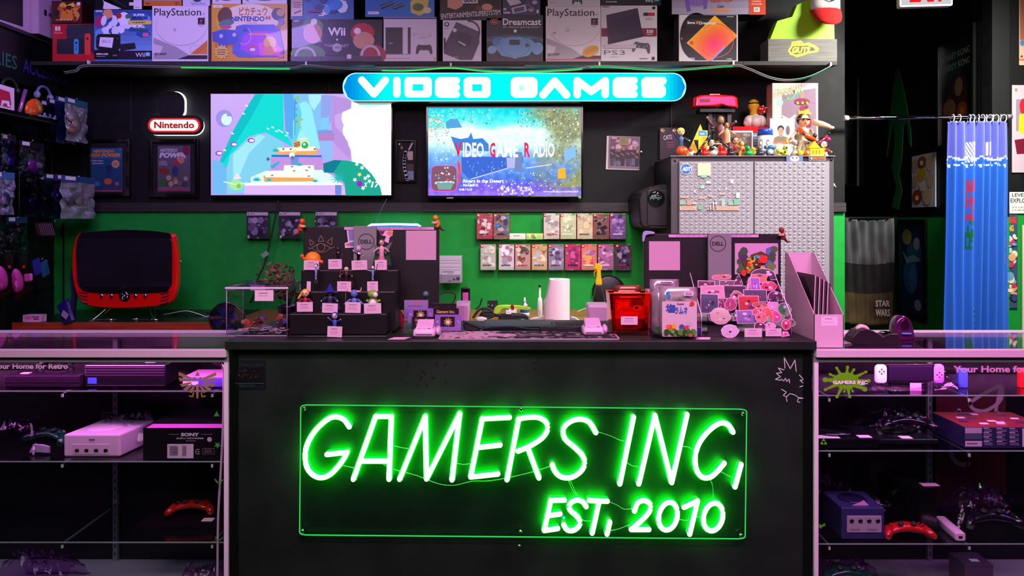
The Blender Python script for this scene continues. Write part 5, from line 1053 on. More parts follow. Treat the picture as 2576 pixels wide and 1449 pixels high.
# stepped black riser
e = riser = empty('display_riser','four step black display riser holding little figures and pink price cards','display riser',on(860,2.58))
SZ = [CZ + .002,zw(789,2.6),zw(733,2.67),zw(679,2.74)]; SY = [2.58,2.60,2.67,2.74]
b = MB(); b.box(xw(727,2.58) - e.location.x,xw(974,2.58) - e.location.x,-.01,.232,0,.006,'08080a','gloss'); b.obj('base_plate',e,bev=.001)
for (a,c),Yf,zt_,z0_ in (((727,972),2.60,SZ[1],CZ + .006),((742,994),2.67,SZ[2],CZ + .006),((757,1001),2.74,SZ[3],CZ + .006)):
 b = MB(); b.box(xw(a,Yf) - e.location.x,xw(c,Yf) - e.location.x,Yf - 2.58,Yf - 2.58 + .0695,z0_ - CZ,zt_ - CZ,'09090b','satin'); b.obj('step',e,bev=.004)
def dot_eyes(b,c,r,col='20181c',s=.35):
 for k in (-1,1): b.ball((c[0] + k * r * .38,c[1] - r * .88,c[2] + r * .08),(r * .14,r * .1,r * .2),col,'gloss',6)
def figurine(lab,px,ytop,ybase,Y,Z,skin,hair,top,legs,head=.2,wide=.30,arms=((-1,-.6),(1,-.6)),hat=None,cape=None,horns=None,skirt=False,extra=None,grp='figures on the black riser',nm='toy_figure',m='satin',lean=0,eyes=True,cat='figure'):
 """small moulded doll: body, head, hair; heights in fractions of the total"""
 H = abs(zw(ytop,Y) - Z); e = empty(nm,lab,cat,(xw(px,Y),Y,Z),grp); r = H * head * .5; hz_ = H * (1 - head * .5) - (H * .12 if hat else 0)
 b = MB(); sh_ = hz_ - r * 1.15; hip = sh_ * .52; w = H * wide * .5
 if skirt: b.lathe([(w * 1.15,0),(w,hip * .5),(w * .5,hip),(w * .45,hip * 1.15)],legs,m,n=14,sy=.7)
 else:
  for k in (-1,1): b.tube([(k * w * .45,0,0),(k * w * .42,0,hip * .5),(k * w * .3,0,hip)],[w * .22,w * .25,w * .3],legs,m,8); b.ball((k * w * .5,-w * .15,w * .14),(w * .26,w * .4,w * .16),legs,m,8)
 b.lathe([(w * .4,hip * .92),(w * .44,hip),(w * .38,(hip + sh_) / 2),(w * .52,sh_ * .93),(w * .18,sh_ * 1.01),(w * .16,sh_ + r * .35)],top,m,n=14,sy=.62)
 for k,a in arms:
  s0 = Vector((k * w * .5,0,sh_ * .93)); el = s0 + Vector((k * w * .45,-w * .1,a * w * .6)); ha = el + Vector((k * w * .35,-w * .25,(a * .9 + .15) * w * .7))
  b.tube([s0,el,ha],[w * .17,w * .14,w * .11],top,m,8); b.ball(ha,w * .14,skin,m,8)
 b.obj('body',e)
 b = MB(); b.ball((lean * r,0,hz_),(r * .88,r * .86,r),skin,'skin',14);
 if eyes: dot_eyes(b,(lean * r,0,hz_),r); b.ball((lean * r,-r * .9,hz_ - r * .12),r * .1,skin,'skin',6); b.box(lean * r - r * .2,lean * r + r * .2,-r * .84,-r * .72,hz_ - r * .48,hz_ - r * .40,'8a3030','satin')
 b.obj('head',e)
 if hair: b = MB(); b.ball((lean * r,r * .22,hz_ + r * .16),(r * 1.04,r * .95,r * .98),hair,'rubber',14); b.obj('hair',e)
 if hat: b = MB(); b.lathe(hat[1],hat[0],'fabric',(lean * r,0,hz_ + r * .25),16); b.obj('hat',e)
 if cape:
  b = MB(); b.grid(lambda u,v: (w * (1.0 + .9 * v) * math.sin((u - .5) * 2.6),w * (.25 + .55 * math.cos((u - .5) * 2.6)),sh_ * (1 - v * .92)),12,6,cape,'fabric'); b.obj('cape',e,solid=.0008)
 if horns:
  for k in (-1,1): b = MB(); b.tube([(k * r * .6,0,hz_ + r * .5),(k * r * 1.5,0,hz_ + r * .6),(k * r * 1.75,0,hz_ + r * 1.5)],[r * .3,r * .26,r * .06],horns,'satin',8,3); b.obj('horn',e)
 if extra: extra(e,H,w,sh_,hz_,r)
 return e
wh = [(.0001,.026),(.003,.022),(.009,.01),(.012,0),(.022,-.002),(.023,-.0035),(.001,-.004)]
def ex_staff(col,s=1): return lambda e,H,w,sh_,hz_,r: (lambda b: (b.tube([(s * w * 1.2,-w * .3,0.002),(s * w * 1.15,-w * .3,H * .95)],H * .016,col,'satin',6),b.obj('staff',e)))(MB())
def ex_wings(e,H,w,sh_,hz_,r):
 for k in (-1,1): b = MB(); b.prism([(k * w * .2,sh_ * .8),(k * w * .9,sh_ * 1.0),(k * w * 1.9,sh_ * 1.22),(k * w * 1.5,sh_ * .98),(k * w * 1.1,sh_ * .8),(k * w * .7,sh_ * .62)],w * .25,w * .35,'8a9a9c','foil'); b.obj('wing',e)
Yr = [2.625,2.66,2.70,2.78]
# top step
e = empty('round_toy','round orange ball toy with little arms on the top step of the riser','toy',(xw(787,2.77),2.77,SZ[3]),'figures on the black riser')
b = MB(); b.ball((0,0,.037),(.030,.026,.030),'f09018','satin',18); b.obj('ball_body',e)
for k,z in ((-1,.05),(1,.028)): b = MB(); b.tube([(k * .024,-.01,.036),(k * .034,-.014,z * .9)],.005,'e07a18'); b.ball((k * .036,-.014,z),.008,'e85a28'); b.obj('arm',e)
for k in (-1,1): b = MB(); b.tube([(k * .01,0,.012),(k * .012,-.004,0.004)],.005,'e07a18'); b.obj('foot',e)
figurine('dark armoured figure with gold dots on the top step of the riser',850,620,679,2.77,SZ[3],'2a2420','1c1818','1a1614','3a2c20',.22,.34,m='gloss',eyes=False)
figurine('silvery robot-like figure on the top step of the riser',902,617,679,2.77,SZ[3],'c8a8c8','a890b0','c0a8c4','b098b8',.28,.36,m='chrome',eyes=False,arms=((-1,.6),(1,-.7)))
figurine('winged figure in a pink and green dress at the right end of the top step',960,603,679,2.77,SZ[3],'e8c0a8','4a6a48','e0a8b8','c8688a',.2,.38,skirt=True,cape='1e5a34',extra=ex_wings)
# second step
def ex_pose(k):
 def f(e,H,w,sh_,hz_,r):
  b = MB(); b.tube([(-w * .3,0,sh_ * .92),(-w * 1.6,-w * .2,sh_ * .97),(-w * 2.6,-w * .2,sh_ * 1.0)],[w * .14,w * .11,w * .08],'e8e0ee'); b.obj('outstretched_arm',e)
  b = MB(); b.tube([(w * .2,0,sh_ * .6),(w * 1.3,0,sh_ * .85),(w * 1.8,-w * .1,sh_ * 1.28)],[w * .26,w * .2,w * .12],'1a1a20'); b.ball((w * 1.85,-w * .1,sh_ * 1.32),(w * .16,w * .16,w * .3),'f0e8f4'); b.obj('raised_leg',e)
  b = MB(); b.lathe([(w * 1.1,0),(w * 1.1,w * .12),(w * .2,w * .16)],'0c0c10','gloss',n=18); b.obj('stand',e)
 return f
figurine('pale figure balancing on one leg at the left end of the second riser step',795,664,733,2.70,SZ[2],'e8e0ee','30303c','7c92c0','16161c',.15,.2,arms=((1,.7),),extra=ex_pose(0),eyes=False)
figurine('blond figure in a dark coat in the middle of the second riser step',871,672,733,2.70,SZ[2],'e8c8a8','e0d090','2c1418','1c1016',.19,.4,cape='2a1016',extra=ex_staff('6a2030',-1))
figurine('pale figure balancing on one leg at the right end of the second riser step',938,668,733,2.70,SZ[2],'e8e0ee','30303c','7c92c0','16161c',.15,.2,arms=((1,.7),),extra=ex_pose(1),eyes=False)
# first step
def ex_long(e,H,w,sh_,hz_,r): b = MB(); b.tube([(-r * .7,r * .4,hz_ + r * .2),(-r * 1.4,r * .3,hz_ - r * .7),(-r * 1.9,0,hz_ - r * 1.5)],[r * .5,r * .4,r * .15],'e8b820','rubber',8,3); b.obj('long_hair',e)
figurine('blond doll in a crimson and white dress on the lowest riser step',768,728,789,2.635,SZ[1],'f0c8a8','e8b820','9c1a38','e8c8dc',.34,.5,skirt=True,extra=ex_long)
figurine('little witch figure with a tall dark blue hat on the lowest riser step',830,716,789,2.635,SZ[1],'d8c8c0','1c1830','2c3058','20243c',.26,.44,hat=('2028a0',wh),cape='26304c')
figurine('chunky blue knight figure with two peach horns on the lowest riser step',891,728,789,2.635,SZ[1],'5878c8',None,'5474c4','7890d0',.36,.6,horns='e8a088',extra=ex_staff('6a4838',-1),eyes=False)
e = empty('green_toy','plump green toy with white belly at the right end of the lowest riser step','toy',(xw(939,2.635),2.635,SZ[1]),'figures on the black riser')
b = MB(); b.lathe([(.012,0),(.020,.012),(.022,.03),(.014,.048),(.012,.054)],'7aa83a',n=16,sy=.8)
for k in (-1,1): b.tube([(k * .014,0,.038),(k * .024,-.004,.044)],.005,'7aa83a')
b.obj('body',e); b = MB(); b.ball((0,-.009,.026),(.015,.012,.022),'f0e0ec','satin',14); b.obj('white_belly',e); b = MB(); b.ball((-.002,-.004,.066),(.018,.018,.015),'86b440','satin',14); b.ball((.010,-.014,.064),(.010,.009,.010),'e8f0e0','satin',12); b.obj('head',e)
figurine('dark blue boy-like figure standing alone on the front ledge of the riser',842,786,851,2.582,CZ + .0062,'d8c0c4','2a3cb0','3a58c0','2a3c98',.30,.42,arms=((-1,.5),(1,.2)))
# price cards
def card(px0,py0,px1,py1,Y,lab,tilt=0,grp='price cards on the riser',nm='price_card'):
 b = MB(); ox,oz = xw((px0 + px1) / 2,Y),zw(py1,Y); x,h_ = (xw(px1,Y) - xw(px0,Y)) / 2,zw(py0,Y) - oz
 b.box(-x,x,0,.0008,0,h_,'e6c0da','paper'); A = Art(b,Y,ox,oz,mt='paper'); w = px1 - px0; k = (py1 - py0) / 24
 if w > 14: A.scribble(px0 + w * .22,py0 + 4 * k,px1 - w * .2,py0 + 8 * k,1,'7a5478',int(px0)); A.scribble(px0 + w * .15,py0 + 10 * k,px1 - w * .15,py0 + 18 * k,3,'bb93b4',int(py0))
 return mesh_thing(b,nm,lab,'price card',(ox,Y,oz),grp,(0,tilt,0))
for a,lab in (((764,655,802,679),'under the round orange toy'),((826,652,860,677),'under the dark armoured figure'),((885,655,924,679),'under the silvery figure'),((943,654,973,679),'under the winged figure')): card(*a,2.734,'pink price card ' + lab,rg.uniform(-.04,.04))
for a,lab in (((771,708,781,733),'turned edge-on, left on the second step'),((848,708,883,733),'under the blond coated figure'),((924,708,951,733),'behind the green toy head on the second step')): card(*a,2.664,'pink price card ' + lab,rg.uniform(-.04,.04))
for a,lab in (((747,760,787,784),'under the blond doll'),((810,763,849,787),'under the little witch figure'),((868,760,907,787),'under the horned knight'),((916,763,959,789),'under the plump green toy')): card(*a,2.595,'pink price card ' + lab,rg.uniform(-.04,.04))
card(823,821,860,848,2.565,'pink price card in front of the dark blue figure',.04)
# monitors
def monitor(lab,px0,py0,px1,Y,mx0,mx1,my1,arts,strip,lip=.30):
 e = empty('computer_monitor',lab,'monitor',on((px0 + px1) / 2,Y),'monitors seen from behind on the counter'); o = e.location
 x0,x1 = xw(px0,Y) - o.x,xw(px1,Y) - o.x; zt_ = zw(py0,Y) - CZ; z0 = zt_ - .325
 b = MB(); b.rbox(x0,x1,.004,.03,max(.04,z0),zt_,.006,'1b1a1e','satin'); b.obj('back_shell',e)
 b = MB(); a,c = xw(mx0,Y) - o.x,xw(mx1,Y) - o.x; t_ = zt_ + .004; b.rbox(a,c,-.028,-.012,.012,t_ - .002,.003,'87888c','satin'); A = Art(b,Y - .028,o.x,CZ,y=-.028,mt='satin'); A.step = 1
 cx,cy = (mx0 + mx1) / 2 - 0,my1; A.ring(cx,cy,19.5,19.5,1.8,'101012',0,2 * PI,32); A.text('DELL',cx - 14.5,cy - 5,cx + 14.5,cy + 5,'101012',.03); b.obj('metal_stand',e)
 b = MB(); b.box(a + .01,c - .01,-.013,.005,zt_ * .4,zt_ * .8,'202024','satin'); b.obj('hinge_block',e)
 b = MB(); b.rbox(-.11,.11,-.02,.12,0,.012,.004,'4a4a4e','metal'); b.obj('foot',e)
 b = MB(); A = Art(b,Y,o.x,CZ,y=-.0045 + .004,mt='paper',step=.0003); sx0,sx1,sy0,sy1 = strip; A.rect(sx0,sy0,sx1,sy1,'e0a8dc')
 A.text('A 3.5% CARD FEE WILL BE APPLIED TO ALL CASHLESS PAYMENTS',sx0 + 18,sy0 + 2.4,sx1 - 18,sy1 - 2.4,'6a3c78',.02); b.obj('paper_notice_strip',e)
 for nm,(a_,b_,c_,d_),fn in arts:
  b = MB(); A = Art(b,Y,o.x,CZ,y=.0025,mt='paper',step=.0002); fn(A,a_,b_,c_,d_); b.obj(nm,e)
 return e
def sheet(A,a,b_,c,d): A.rect(a,b_,c,d,'cfa4c0')
def eye(A,a,b_,c,d):
 g = '8a6e62'; T = lambda x,y: (540 + x / 4.025,520 + y / 4.025)
 for tr in ([(1075,290),(1045,350),(1105,350)],[(960,330),(968,392),(1010,368)],[(1190,312),(1135,358),(1182,388)]): p = [T(*q_) for q_ in tr]; A.line(p + [p[0]],1.7,g,caps=False)
 A.line([T(*q_) for q_ in ((950,410),(965,428),(1010,400),(1075,372),(1140,398),(1175,420),(1208,408))],1.8,g,curve=3); A.line([T(*q_) for q_ in ((985,420),(1040,455),(1110,460),(1165,425))],1.6,g,curve=3); A.ring(*T(1075,412),10,10,1.8,g)
def decal_l(A,a,b_,c,d): T = lambda x,y: (540 + x / 4.025,520 + y / 4.025); A.poly([T(*q_) for q_ in ((1335,235),(1418,235),(1420,412),(1320,418),(1315,370),(1350,355))],'eedcf0'); A.poly([T(*q_) for q_ in ((1350,240),(1412,240),(1412,340),(1360,345))],'8c86c8'); A.ell(*T(1350,385),6,4,'e86a80'); A.poly([T(*q_) for q_ in ((1360,362),(1415,355),(1415,405),(1370,400))],'6a88c8')
def decal_r(A,a,b_,c,d): T = lambda x,y: (540 + x / 4.025,520 + y / 4.025); A.poly([T(*q_) for q_ in ((1655,240),(1805,238),(1800,290),(1770,310),(1760,370),(1715,350),(1735,300),(1690,290))],'f0b8e0'); A.poly([T(*q_) for q_ in ((1658,244),(1725,244),(1700,285),(1690,285))],'5a2050'); A.ell(*T(1772,268),7,6,'e88a50')
monitor('left monitor seen from behind with a wire-line eye drawing, pink sheet and price strip',762,570,1104,2.88,893,950,608,(('pink_sheet',(1021,580,1097,654),sheet),('eye_drawing',(0,0,0,0),eye),('cut_out_sticker',(0,0,0,0),decal_l),('cut_out_sticker',(0,0,0,0),decal_r)),(866,1092,571,578))
def poster_r(A,a,b_,c,d):
 A.rect(1849,612,1958,690,'d2a2cc'); A.rect(1849,668,1958,690,'c8b8c0'); A.blobs(1850,616,1885,688,['3c5c38','4c6e3c','6a8c40','503060'],14,.15,.36,6); A.blobs(1922,616,1957,688,['3c5c38','4c6e3c','6a8c40','5a7cc0'],14,.15,.36,7)
 A.poly([(1868,662),(1890,640),(1914,632),(1934,642),(1918,668),(1900,690),(1880,690)],'5a3c2c'); A.blobs(1874,640,1930,688,['e8d020','f0a020','50c0d0','80d040','e03020','3a3020'],40,.05,.12,9); A.ell(1918,652,10,10,'f03020'); A.ell(1869,686,6,8,'e83028')
YMR = 2.92
monitor('right monitor seen from behind with a blank pink sheet and a colourful print',1621,588,1966,YMR,1777,1835,613,(('pink_sheet',(1633,607,1711,680),sheet),('colourful_print',(1849,613,1958,690),poster_r)),(1682,1908,590,597))
def perch(lab,px,py,Y,c1,c2,c3,s=1):
 e = empty('perched_creature',lab,'toy',(xw(px,Y),Y,zw(py,Y))); b = MB(); b.ball((0,0,.012),(.012,.011,.017),c1); b.ball((s * .006,-.004,.036),.011,c1)
 for k in (-1,1): b.tube([(k * .006,-.006,.02),(k * .006 + s * .014,-.012,.014)],.0035,c1)
 b.obj('body',e); b = MB(); b.tube([(-s * .006,.004,.004),(-s * .02,.004,-.012),(-s * .03,.002,-.012)],[.006,.004,.001],c2,n=8,curve=3); b.obj('tail',e)
 b = MB(); b.ball((s * .010,-.013,.016),(.013,.006,.006),c3,'satin',10); b.obj('pale_paws',e)
perch('orange creature clinging to the top left corner of the left monitor',757,580,2.88,'e8581c','e8581c','e8b088')
perch('golden creature sitting on the top right corner of the left monitor',1100,571,2.88,'e89a28','3a2c20','e0a8a0',-1)
perch('brown and pink creature on the top right corner of the right monitor',1969,601,YMR,'8a3c20','5a2410','e09a9a',-1)
blob('lilac_hook','lilac plastic hook hanging over the top left corner of the right monitor','hook',[(1616,608),(1617,588),(1624,581),(1645,583),(1646,588),(1628,588),(1622,594),(1620,608)],YMR - .012,.012,'a8a4e0')
# business-card holders
def cardholder(lab,cx,Y,cards,stack):
 e = empty('card_holder',lab,'card holder',on(cx,Y),'business card holders'); o = e.location
 b = MB(); x0,x1 = xw(cx - 42,Y) - o.x,xw(cx + 42,Y) - o.x
 b.box(x0,x1,-.012,-.009,0,.02,'fbf8fc','acrylic'); b.box(x0,x1,-.012,.07,0,.003,'fbf8fc','acrylic'); b.box(x0,x1,.066,.07,0,.09,'fbf8fc','acrylic'); b.obj('clear_stand',e)
 for i,(a,c,d,f,kind) in enumerate(cards):
  yy = Y + .052 - .018 * i; fy = lambda v: v
  def art(A,kind=kind,a=a,c=c,d=d,f=f):
   if kind == 'd': A.rect(a,c,d,f,'241620'); A.text('Gamers Inc.',a + 8,c + 4,d - 10,c + 12,'d0b070',.03); A.scribble(a + 9,c + 15,d - 12,c + 20,1,'c0a068',4)
   elif kind == 'v': A.rrect(a + 14,c + 5,d - 16,f - 10,1,'1c1410'); A.star((a + d) / 2,(c + f) / 2 - 2,7,12,9,'a89050'); A.rect((a + d) / 2 - 4,(c + f) / 2 - 5,(a + d) / 2 + 4,(c + f) / 2 + 2,'e8d8e0'); A.ell(a + 7,(c + f) / 2 - 3,3,3,'b898d8'); A.ell(d - 8,(c + f) / 2 - 5,2,2,'b898d8'); A.ell(d - 5,(c + f) / 2,2,2,'b898d8')
   elif kind == 's': A.grid(a + 1,c + 1,d - 1,f - 1,6,4,lambda u,v: (.62 - .2 * v,.50 - .1 * v,.70)); A.scribble(a + 10,c + 14,d - 8,c + 19,1,'7a4a90',1); A.ell((a + d) / 2,c + 8,7,5,'b0708a')
   else: A.blobs(a + 1,c + 1,d - 1,f - 1,['3a1c20','6a2018','1a1218','8a4020'],9,.06,.15,5)
  panel('business_card',{'d': 'dark card with gold lettering','v': 'violet card with small dark picture','s': 'lilac scenery card','r': 'dark red picture card'}[kind] + ', ' + stack[i],'card',a,c,d,f,yy,.006,'8a64b8' if kind == 'v' else '201820','card',art,'business cards on the counter',.0004)
cardholder('clear card holder nearer the riser with three fanned cards',1054,2.66,((1016,754,1078,800,'s'),(1026,776,1090,812,'v'),(1036,797,1092,832,'d')),('back of the left holder','middle of the left holder','front of the left holder'))
cardholder('clear card holder with a large violet card in front',1122,2.66,((1086,763,1148,800,'r'),(1090,776,1154,812,'d'),(1094,792,1160,832,'v')),('back of the right holder','middle of the right holder','front of the right holder'))
e = empty('glass_bauble','small greenish glass ball on a stem above the violet cards','ornament',(xw(1071,2.8),2.8,CZ)); zz = zw(740,2.8) - CZ
b = MB(); b.lathe([(.014,0),(.014,.003),(.002,.005),(.002,zz - .01)],'8a98a0','chrome',n=12); b.obj('stem',e); b = MB(); b.ball((0,0,zz),.012,'4a7a7a','gloss',14); b.obj('ball',e)
# red folded paper, blue box, cables between riser and cards
blob('crimson_card','crimson card with a black cable crossing it, between riser and card holders','card',[(985,773),(1000,772),(1016,776),(1015,808),(1002,810),(988,800)],2.82,.004,'c81848','satin',CZ)
b = panel('blue_cube','tiny bright blue box beside the riser','box',974,812,986,834,2.75,.02,'2060d8','gloss',lambda A: A.poly([(980,816),(976,828),(984,828)],'a0d0ff')); b.location.z = CZ
b = MB(); b.rbox(-.003,.003,0,.004,0,.001,.0004,'60d8ff','emit1.2')
for x in (980,1017):
 o = b.obj('cyan_led',None,(xw(x,2.8),2.80,CZ + .055)); tag(o,'tiny cyan indicator light %s the crimson card' % ('left of' if x < 1000 else 'right of'),'indicator light')
cable('crossed_cable','thin black cable crossing in front of the crimson card',[(978,805),(990,795),(1004,785),(1008,770),(1000,762),(1004,775),(1012,790),(1016,800)],2.79,.0016)
for (x0,x1),lab in (((975,1030),'pink paper slip lying flat in front of the card holders'),((1745,1792),'pink paper slip lying at the front of the counter below the sticker tray')):
 b = MB(); a,c = xw(x0,2.55),xw(x1,2.55); o = Vector(((a + c) / 2,2.53,CZ)); w = (c - a) / 2
 b.rings([[(-w * .9,0,.0003),(w * .6,0,.0003),(w,.045,.0003),(-w * .5,.045,.0003)],[(-w * .9,0,.0012),(w * .6,0,.0012),(w,.045,.0012),(-w * .5,.045,.0012)]],'f0b8dc','paper',False); mesh_thing(b,'paper_slip',lab,'paper',o)
# payment terminals
def terminal(lab,cx,Y,w_px):
 s = w_px / 66; e = empty('payment_terminal',lab,'payment terminal',on(cx,Y),'payment terminals'); b = MB()
 b.tbox(-.040 * s,.040 * s,0,.09,.004,.030,.012,'e6c2e2','satin',(-.037 * s,.037 * s,.004,.085)); b.obj('body',e)
 b = MB(); b.tbox(-.040 * s,.040 * s,.002,.088,0,.004,.012,'1a1a1e','rubber'); b.obj('dark_base',e)
 b = MB(); b.rings([[(-.030 * s,.012,.029),(.030 * s,.012,.029),(.030 * s,.080,.029),(-.030 * s,.080,.029)],[(-.029 * s,.020,.037),(.029 * s,.020,.037),(.029 * s,.078,.056),(-.029 * s,.078,.056)]],'e2b6de','satin',False); A0 = b; b.obj('raised_head',e,bev=.002)
 for i,c in enumerate(('c87a8a','c89a88','6a6078')): b = MB(); b.rbox(-.006,.006,0,.002,0,.004,.001,c); b.obj('key',e,(-.017 * s + .017 * s * i,.0122,.030),(-.4,0,0))
 b = MB(); b.box(-.028 * s,.028 * s,-.001,.001,.012,.014,'6a4a68','satin'); b.obj('card_slot',e)
 b = MB(); b.ball((.046 * s,.05,.018),(.010,.03,.018),'dcb4da','satin',14); b.obj('paper_roll_cover',e)
terminal('white card payment terminal at the left, in front of the card holders',1066,2.56,66)
terminal('white card payment terminal at the right, in front of the orange gummy bin',1494,2.60,64)
# long desk mat
Y = 2.55
b = MB(); b.rings([[(x,y,z) for x,y in rr(xw(1102,2.53),xw(1560,2.53),0,.17,.012,4)] for z in (0,.003)],'c8a8bc','fabric',False)
def mp(u,v): return (xw(1102,2.53) + .006 + (xw(1560,2.53) - xw(1102,2.53) - .012) * u,.004 + .162 * v,.0033)
def mcol(u,v):
 n = noise.noise((u * 9,v * 3,2)); n2 = noise.noise((u * 26,v * 8,6)); t = u + .22 * n
 c = (.80,.66,.74) if t < .34 else (.13,.12,.14)
 if t >= .34 and n2 > .22: c = (.60,.55,.60)
 if t < .34 and n2 > .3: c = (.36,.24,.32)
 if t < .2 and n2 < -.42: c = (.72,.28,.36)
 return lin(c)
b.grid(mp,110,26,mcol,'fabric',False); A0 = len(b.v)
for k in range(24): a0,a1 = 2 * PI * k / 24,2 * PI * (k + 1) / 24; cx_,cy_ = xw(1342,2.6),.085; b.poly([(cx_ + .05 * math.cos(a0),cy_ + .016 * math.sin(a0),.0037),(cx_ + .05 * math.cos(a1),cy_ + .016 * math.sin(a1),.0037),(cx_ + .045 * math.cos(a1),cy_ + .012 * math.sin(a1),.0037),(cx_ + .045 * math.cos(a0),cy_ + .012 * math.sin(a0),.0037)],'e0c0d0','fabric')
mesh_thing(b,'printed_mat','wide pink and black printed mat lying flat along the front of the counter','mat',(0,2.53,CZ))
# dark glass laptop lids, keyboard, headset
b = MB(); b.rbox(xw(1215,2.78),xw(1400,2.78),0,.18,0,.016,.004,'3c4248','metal'); mesh_thing(b,'closed_laptop','closed grey laptop lying behind the printed mat','laptop',(0,2.74,CZ))
e = empty('laptop_keyboard','dark keyboard deck lying flat to the left of the right payment terminal','keyboard',on(1440,2.76)); b = MB(); b.rbox(-.085,.085,0,.16,0,.014,.004,'26282c','satin'); b.obj('deck',e)
b = MB()
for i in range(14):
 for j in range(5): b.box(-.078 + i * .0113,-.069 + i * .0113,.012 + j * .018,.026 + j * .018,.014,.0165,'101114','satin')
k = b.obj('keys',e); k['kind'] = 'stuff'
cable('headset_band','black curved cable lying across the laptop towards the terminal',[(1165,808),(1190,818),(1215,826),(1240,823),(1290,822),(1330,827),(1400,829)],2.70,.004)
blob('black_grip','black rubber grip lying left of the closed laptop','grip',[(1165,810),(1180,808),(1206,818),(1204,828),(1188,829),(1168,824)],2.70,.03,'0e0e10','rubber',CZ + .001)
blob('scanner_handle','long dark zipped pouch lying in front of the keyboard','pouch',[(1357,827),(1358,818),(1372,816),(1420,820),(1464,817),(1466,826),(1420,829)],2.69,.02,'101012','rubber',CZ + .001)
# orange gummy bin with pouches
Y = 2.62
e = empty('orange_bin','translucent orange bin holding candy pouches right of the middle','bin',on(1583,Y)); o = e.location
b = MB(); x0,x1 = xw(1533,Y) - o.x,xw(1636,Y) - o.x; hb = zw(738,Y) - CZ; og = 'ff9a70'
b.rings([[(x0 + .012,0,0),(x1 - .012,0,0),(x1,0,hb),(x0,0,hb)],[(x0 + .012,.003,0),(x1 - .012,.003,0),(x1,.003,hb),(x0,.003,hb)]],og,'acrylic',False)
b.rings([[(x0 + .012,.10,0),(x1 - .012,.10,0),(x1,.10,hb),(x0,.10,hb)],[(x0 + .012,.103,0),(x1 - .012,.103,0),(x1,.103,hb),(x0,.103,hb)]],og,'acrylic',False)
for a,c in ((x0,x0 + .012),(x1,x1 - .012)): b.rings([[(c,0,0),(c,.1,0),(a,.1,hb),(a,0,hb)],[(c + .002,0,0),(c + .002,.1,0),(a + .002,.1,hb),(a + .002,0,hb)]],og,'acrylic',False)
b.box(x0 + .012,x1 - .012,0,.1,0,.002,og,'acrylic'); b.obj('bin_wall',e)
b = MB(); b.tube([(x0,-.001,hb),(x1,-.001,hb),(x1,.104,hb),(x0,.104,hb),(x0,-.001,hb)],.0022,'f05028','gloss',6); b.obj('rim',e)
card(1562,796,1604,817,Y - .002,'white price card on the front of the orange bin',0,None)
def pouch(lab,x0,y0,x1,y1,Y,col,art,Z=None,grp='candy pouches',th=.02,m='foil'):
 ox,oz = xw((x0 + x1) / 2,Y),zw(y1,Y); w,h_ = (xw(x1,Y) - xw(x0,Y)) / 2,zw(y0,Y) - oz; b = MB(); e = empty('candy_pouch',lab,'pouch',(ox,Y,oz if Z is None else Z),grp)
 b.rings([[(w * sx,yy,z) for sx,yy in ((-1,0),(-.5,-f),(.5,-f),(1,0),(.5,f),(-.5,f))] for z,f in ((0,.3 * th),(h_ * .12,th * .55),(h_ * .4,th * .5),(h_ * .8,th * .25),(h_ * .9,.001),(h_,.001))],col,m); b.obj('pouch_body',e)
 b = MB(); A = Art(b,Y,ox,oz,y=-th * .56,mt='card'); art(A); b.obj('printed_panel',e); return e
pouch('pink and green gummy pouch in the orange bin',1541,742,1622,832,Y + .03,'c82878',lambda A: (A.rrect(1546,746,1620,800,3,'d02a80'),A.ell(1600,760,17,14,'78964a'),A.ell(1602,772,12,7,'e8e8e4'),A.ell(1600,771,4,4,'202028'),A.text('pe',1552,756,1582,776,'f4b8d8',.06,.1),A.text('Gummy',1558,778,1606,794,'f0b4d4',.04,.05)),CZ + .01)
for i,(a,c,col,t) in enumerate(((1541,718,'8a3a28','second'),(1546,712,'c06048','rearmost'))): pouch('brownish red candy pouch, %s in the orange bin' % t,a,c,1612,826,Y + .055 + .02 * i,col,lambda A,a=a,c=c: A.rect(a + 2,c + 8,1608,c + 12,'f0a090'),CZ + .006)
# white ramune pouches in a clear stand
Y = 2.56
def a_ram(A):
 A.rrect(1663,762,1750,850,4,'d8c4cc'); A.ell(1677,742,5,5,'3a90b8'); A.ell(1672,749,4,4,'50a8c8'); A.ell(1681,750,4,4,'3a90b8'); A.text('PIXMIN',1689,750,1720,758,'6a9a6a',.03)
 A.rect(1718,737,1741,748,'e8e0e4'); A.scribble(1720,739,1740,747,2,'28242c',3)
 A.text('塩',1672,768,1696,790,'3a58b0',.04); A.text('ラムネ',1694,776,1728,794,'3a58b0',.04); A.text('Suppai',1700,765,1718,772,'5a4a98',.02,.1); A.ell(1738,768,6,6,'d83a48'); A.star(1733,772,1,4,5,'2c8a3c')
 for x,y,r,c in ((1685,828,8,'e85a30'),(1693,824,6,'e8c040'),(1712,826,7,'4858a0'),(1724,828,6,'d83860'),(1731,818,5,'b8c8d8'),(1678,824,5,'e8784a')): A.ell(x,y,r,r,c)
 A.blobs(1664,828,1750,850,['3a7a30','5a9a3a','2c5c28','80b048'],40,.03,.09,3); A.ell(1733,846,5,4,'e06058')
pouch('front white candy pouch with blue characters and fruit print',1658,727,1754,853,Y,'d8c8d0',a_ram,CZ + .004,th=.03)
pouch('white candy pouch mostly hidden behind the front one',1640,733,1740,850,Y + .035,'d0c0ca',lambda A: (A.ell(1660,808,6,6,'c83848'),A.blobs(1642,825,1665,846,['3a7a30','2c5c28'],10,.1,.3,3)),CZ + .004)
pouch('silvery foil pouch top standing behind the white pouches',1634,710,1708,846,Y + .085,'c8b4c4',lambda A: A.rrect(1660,716,1688,719,1,'50485a'),CZ + .004)
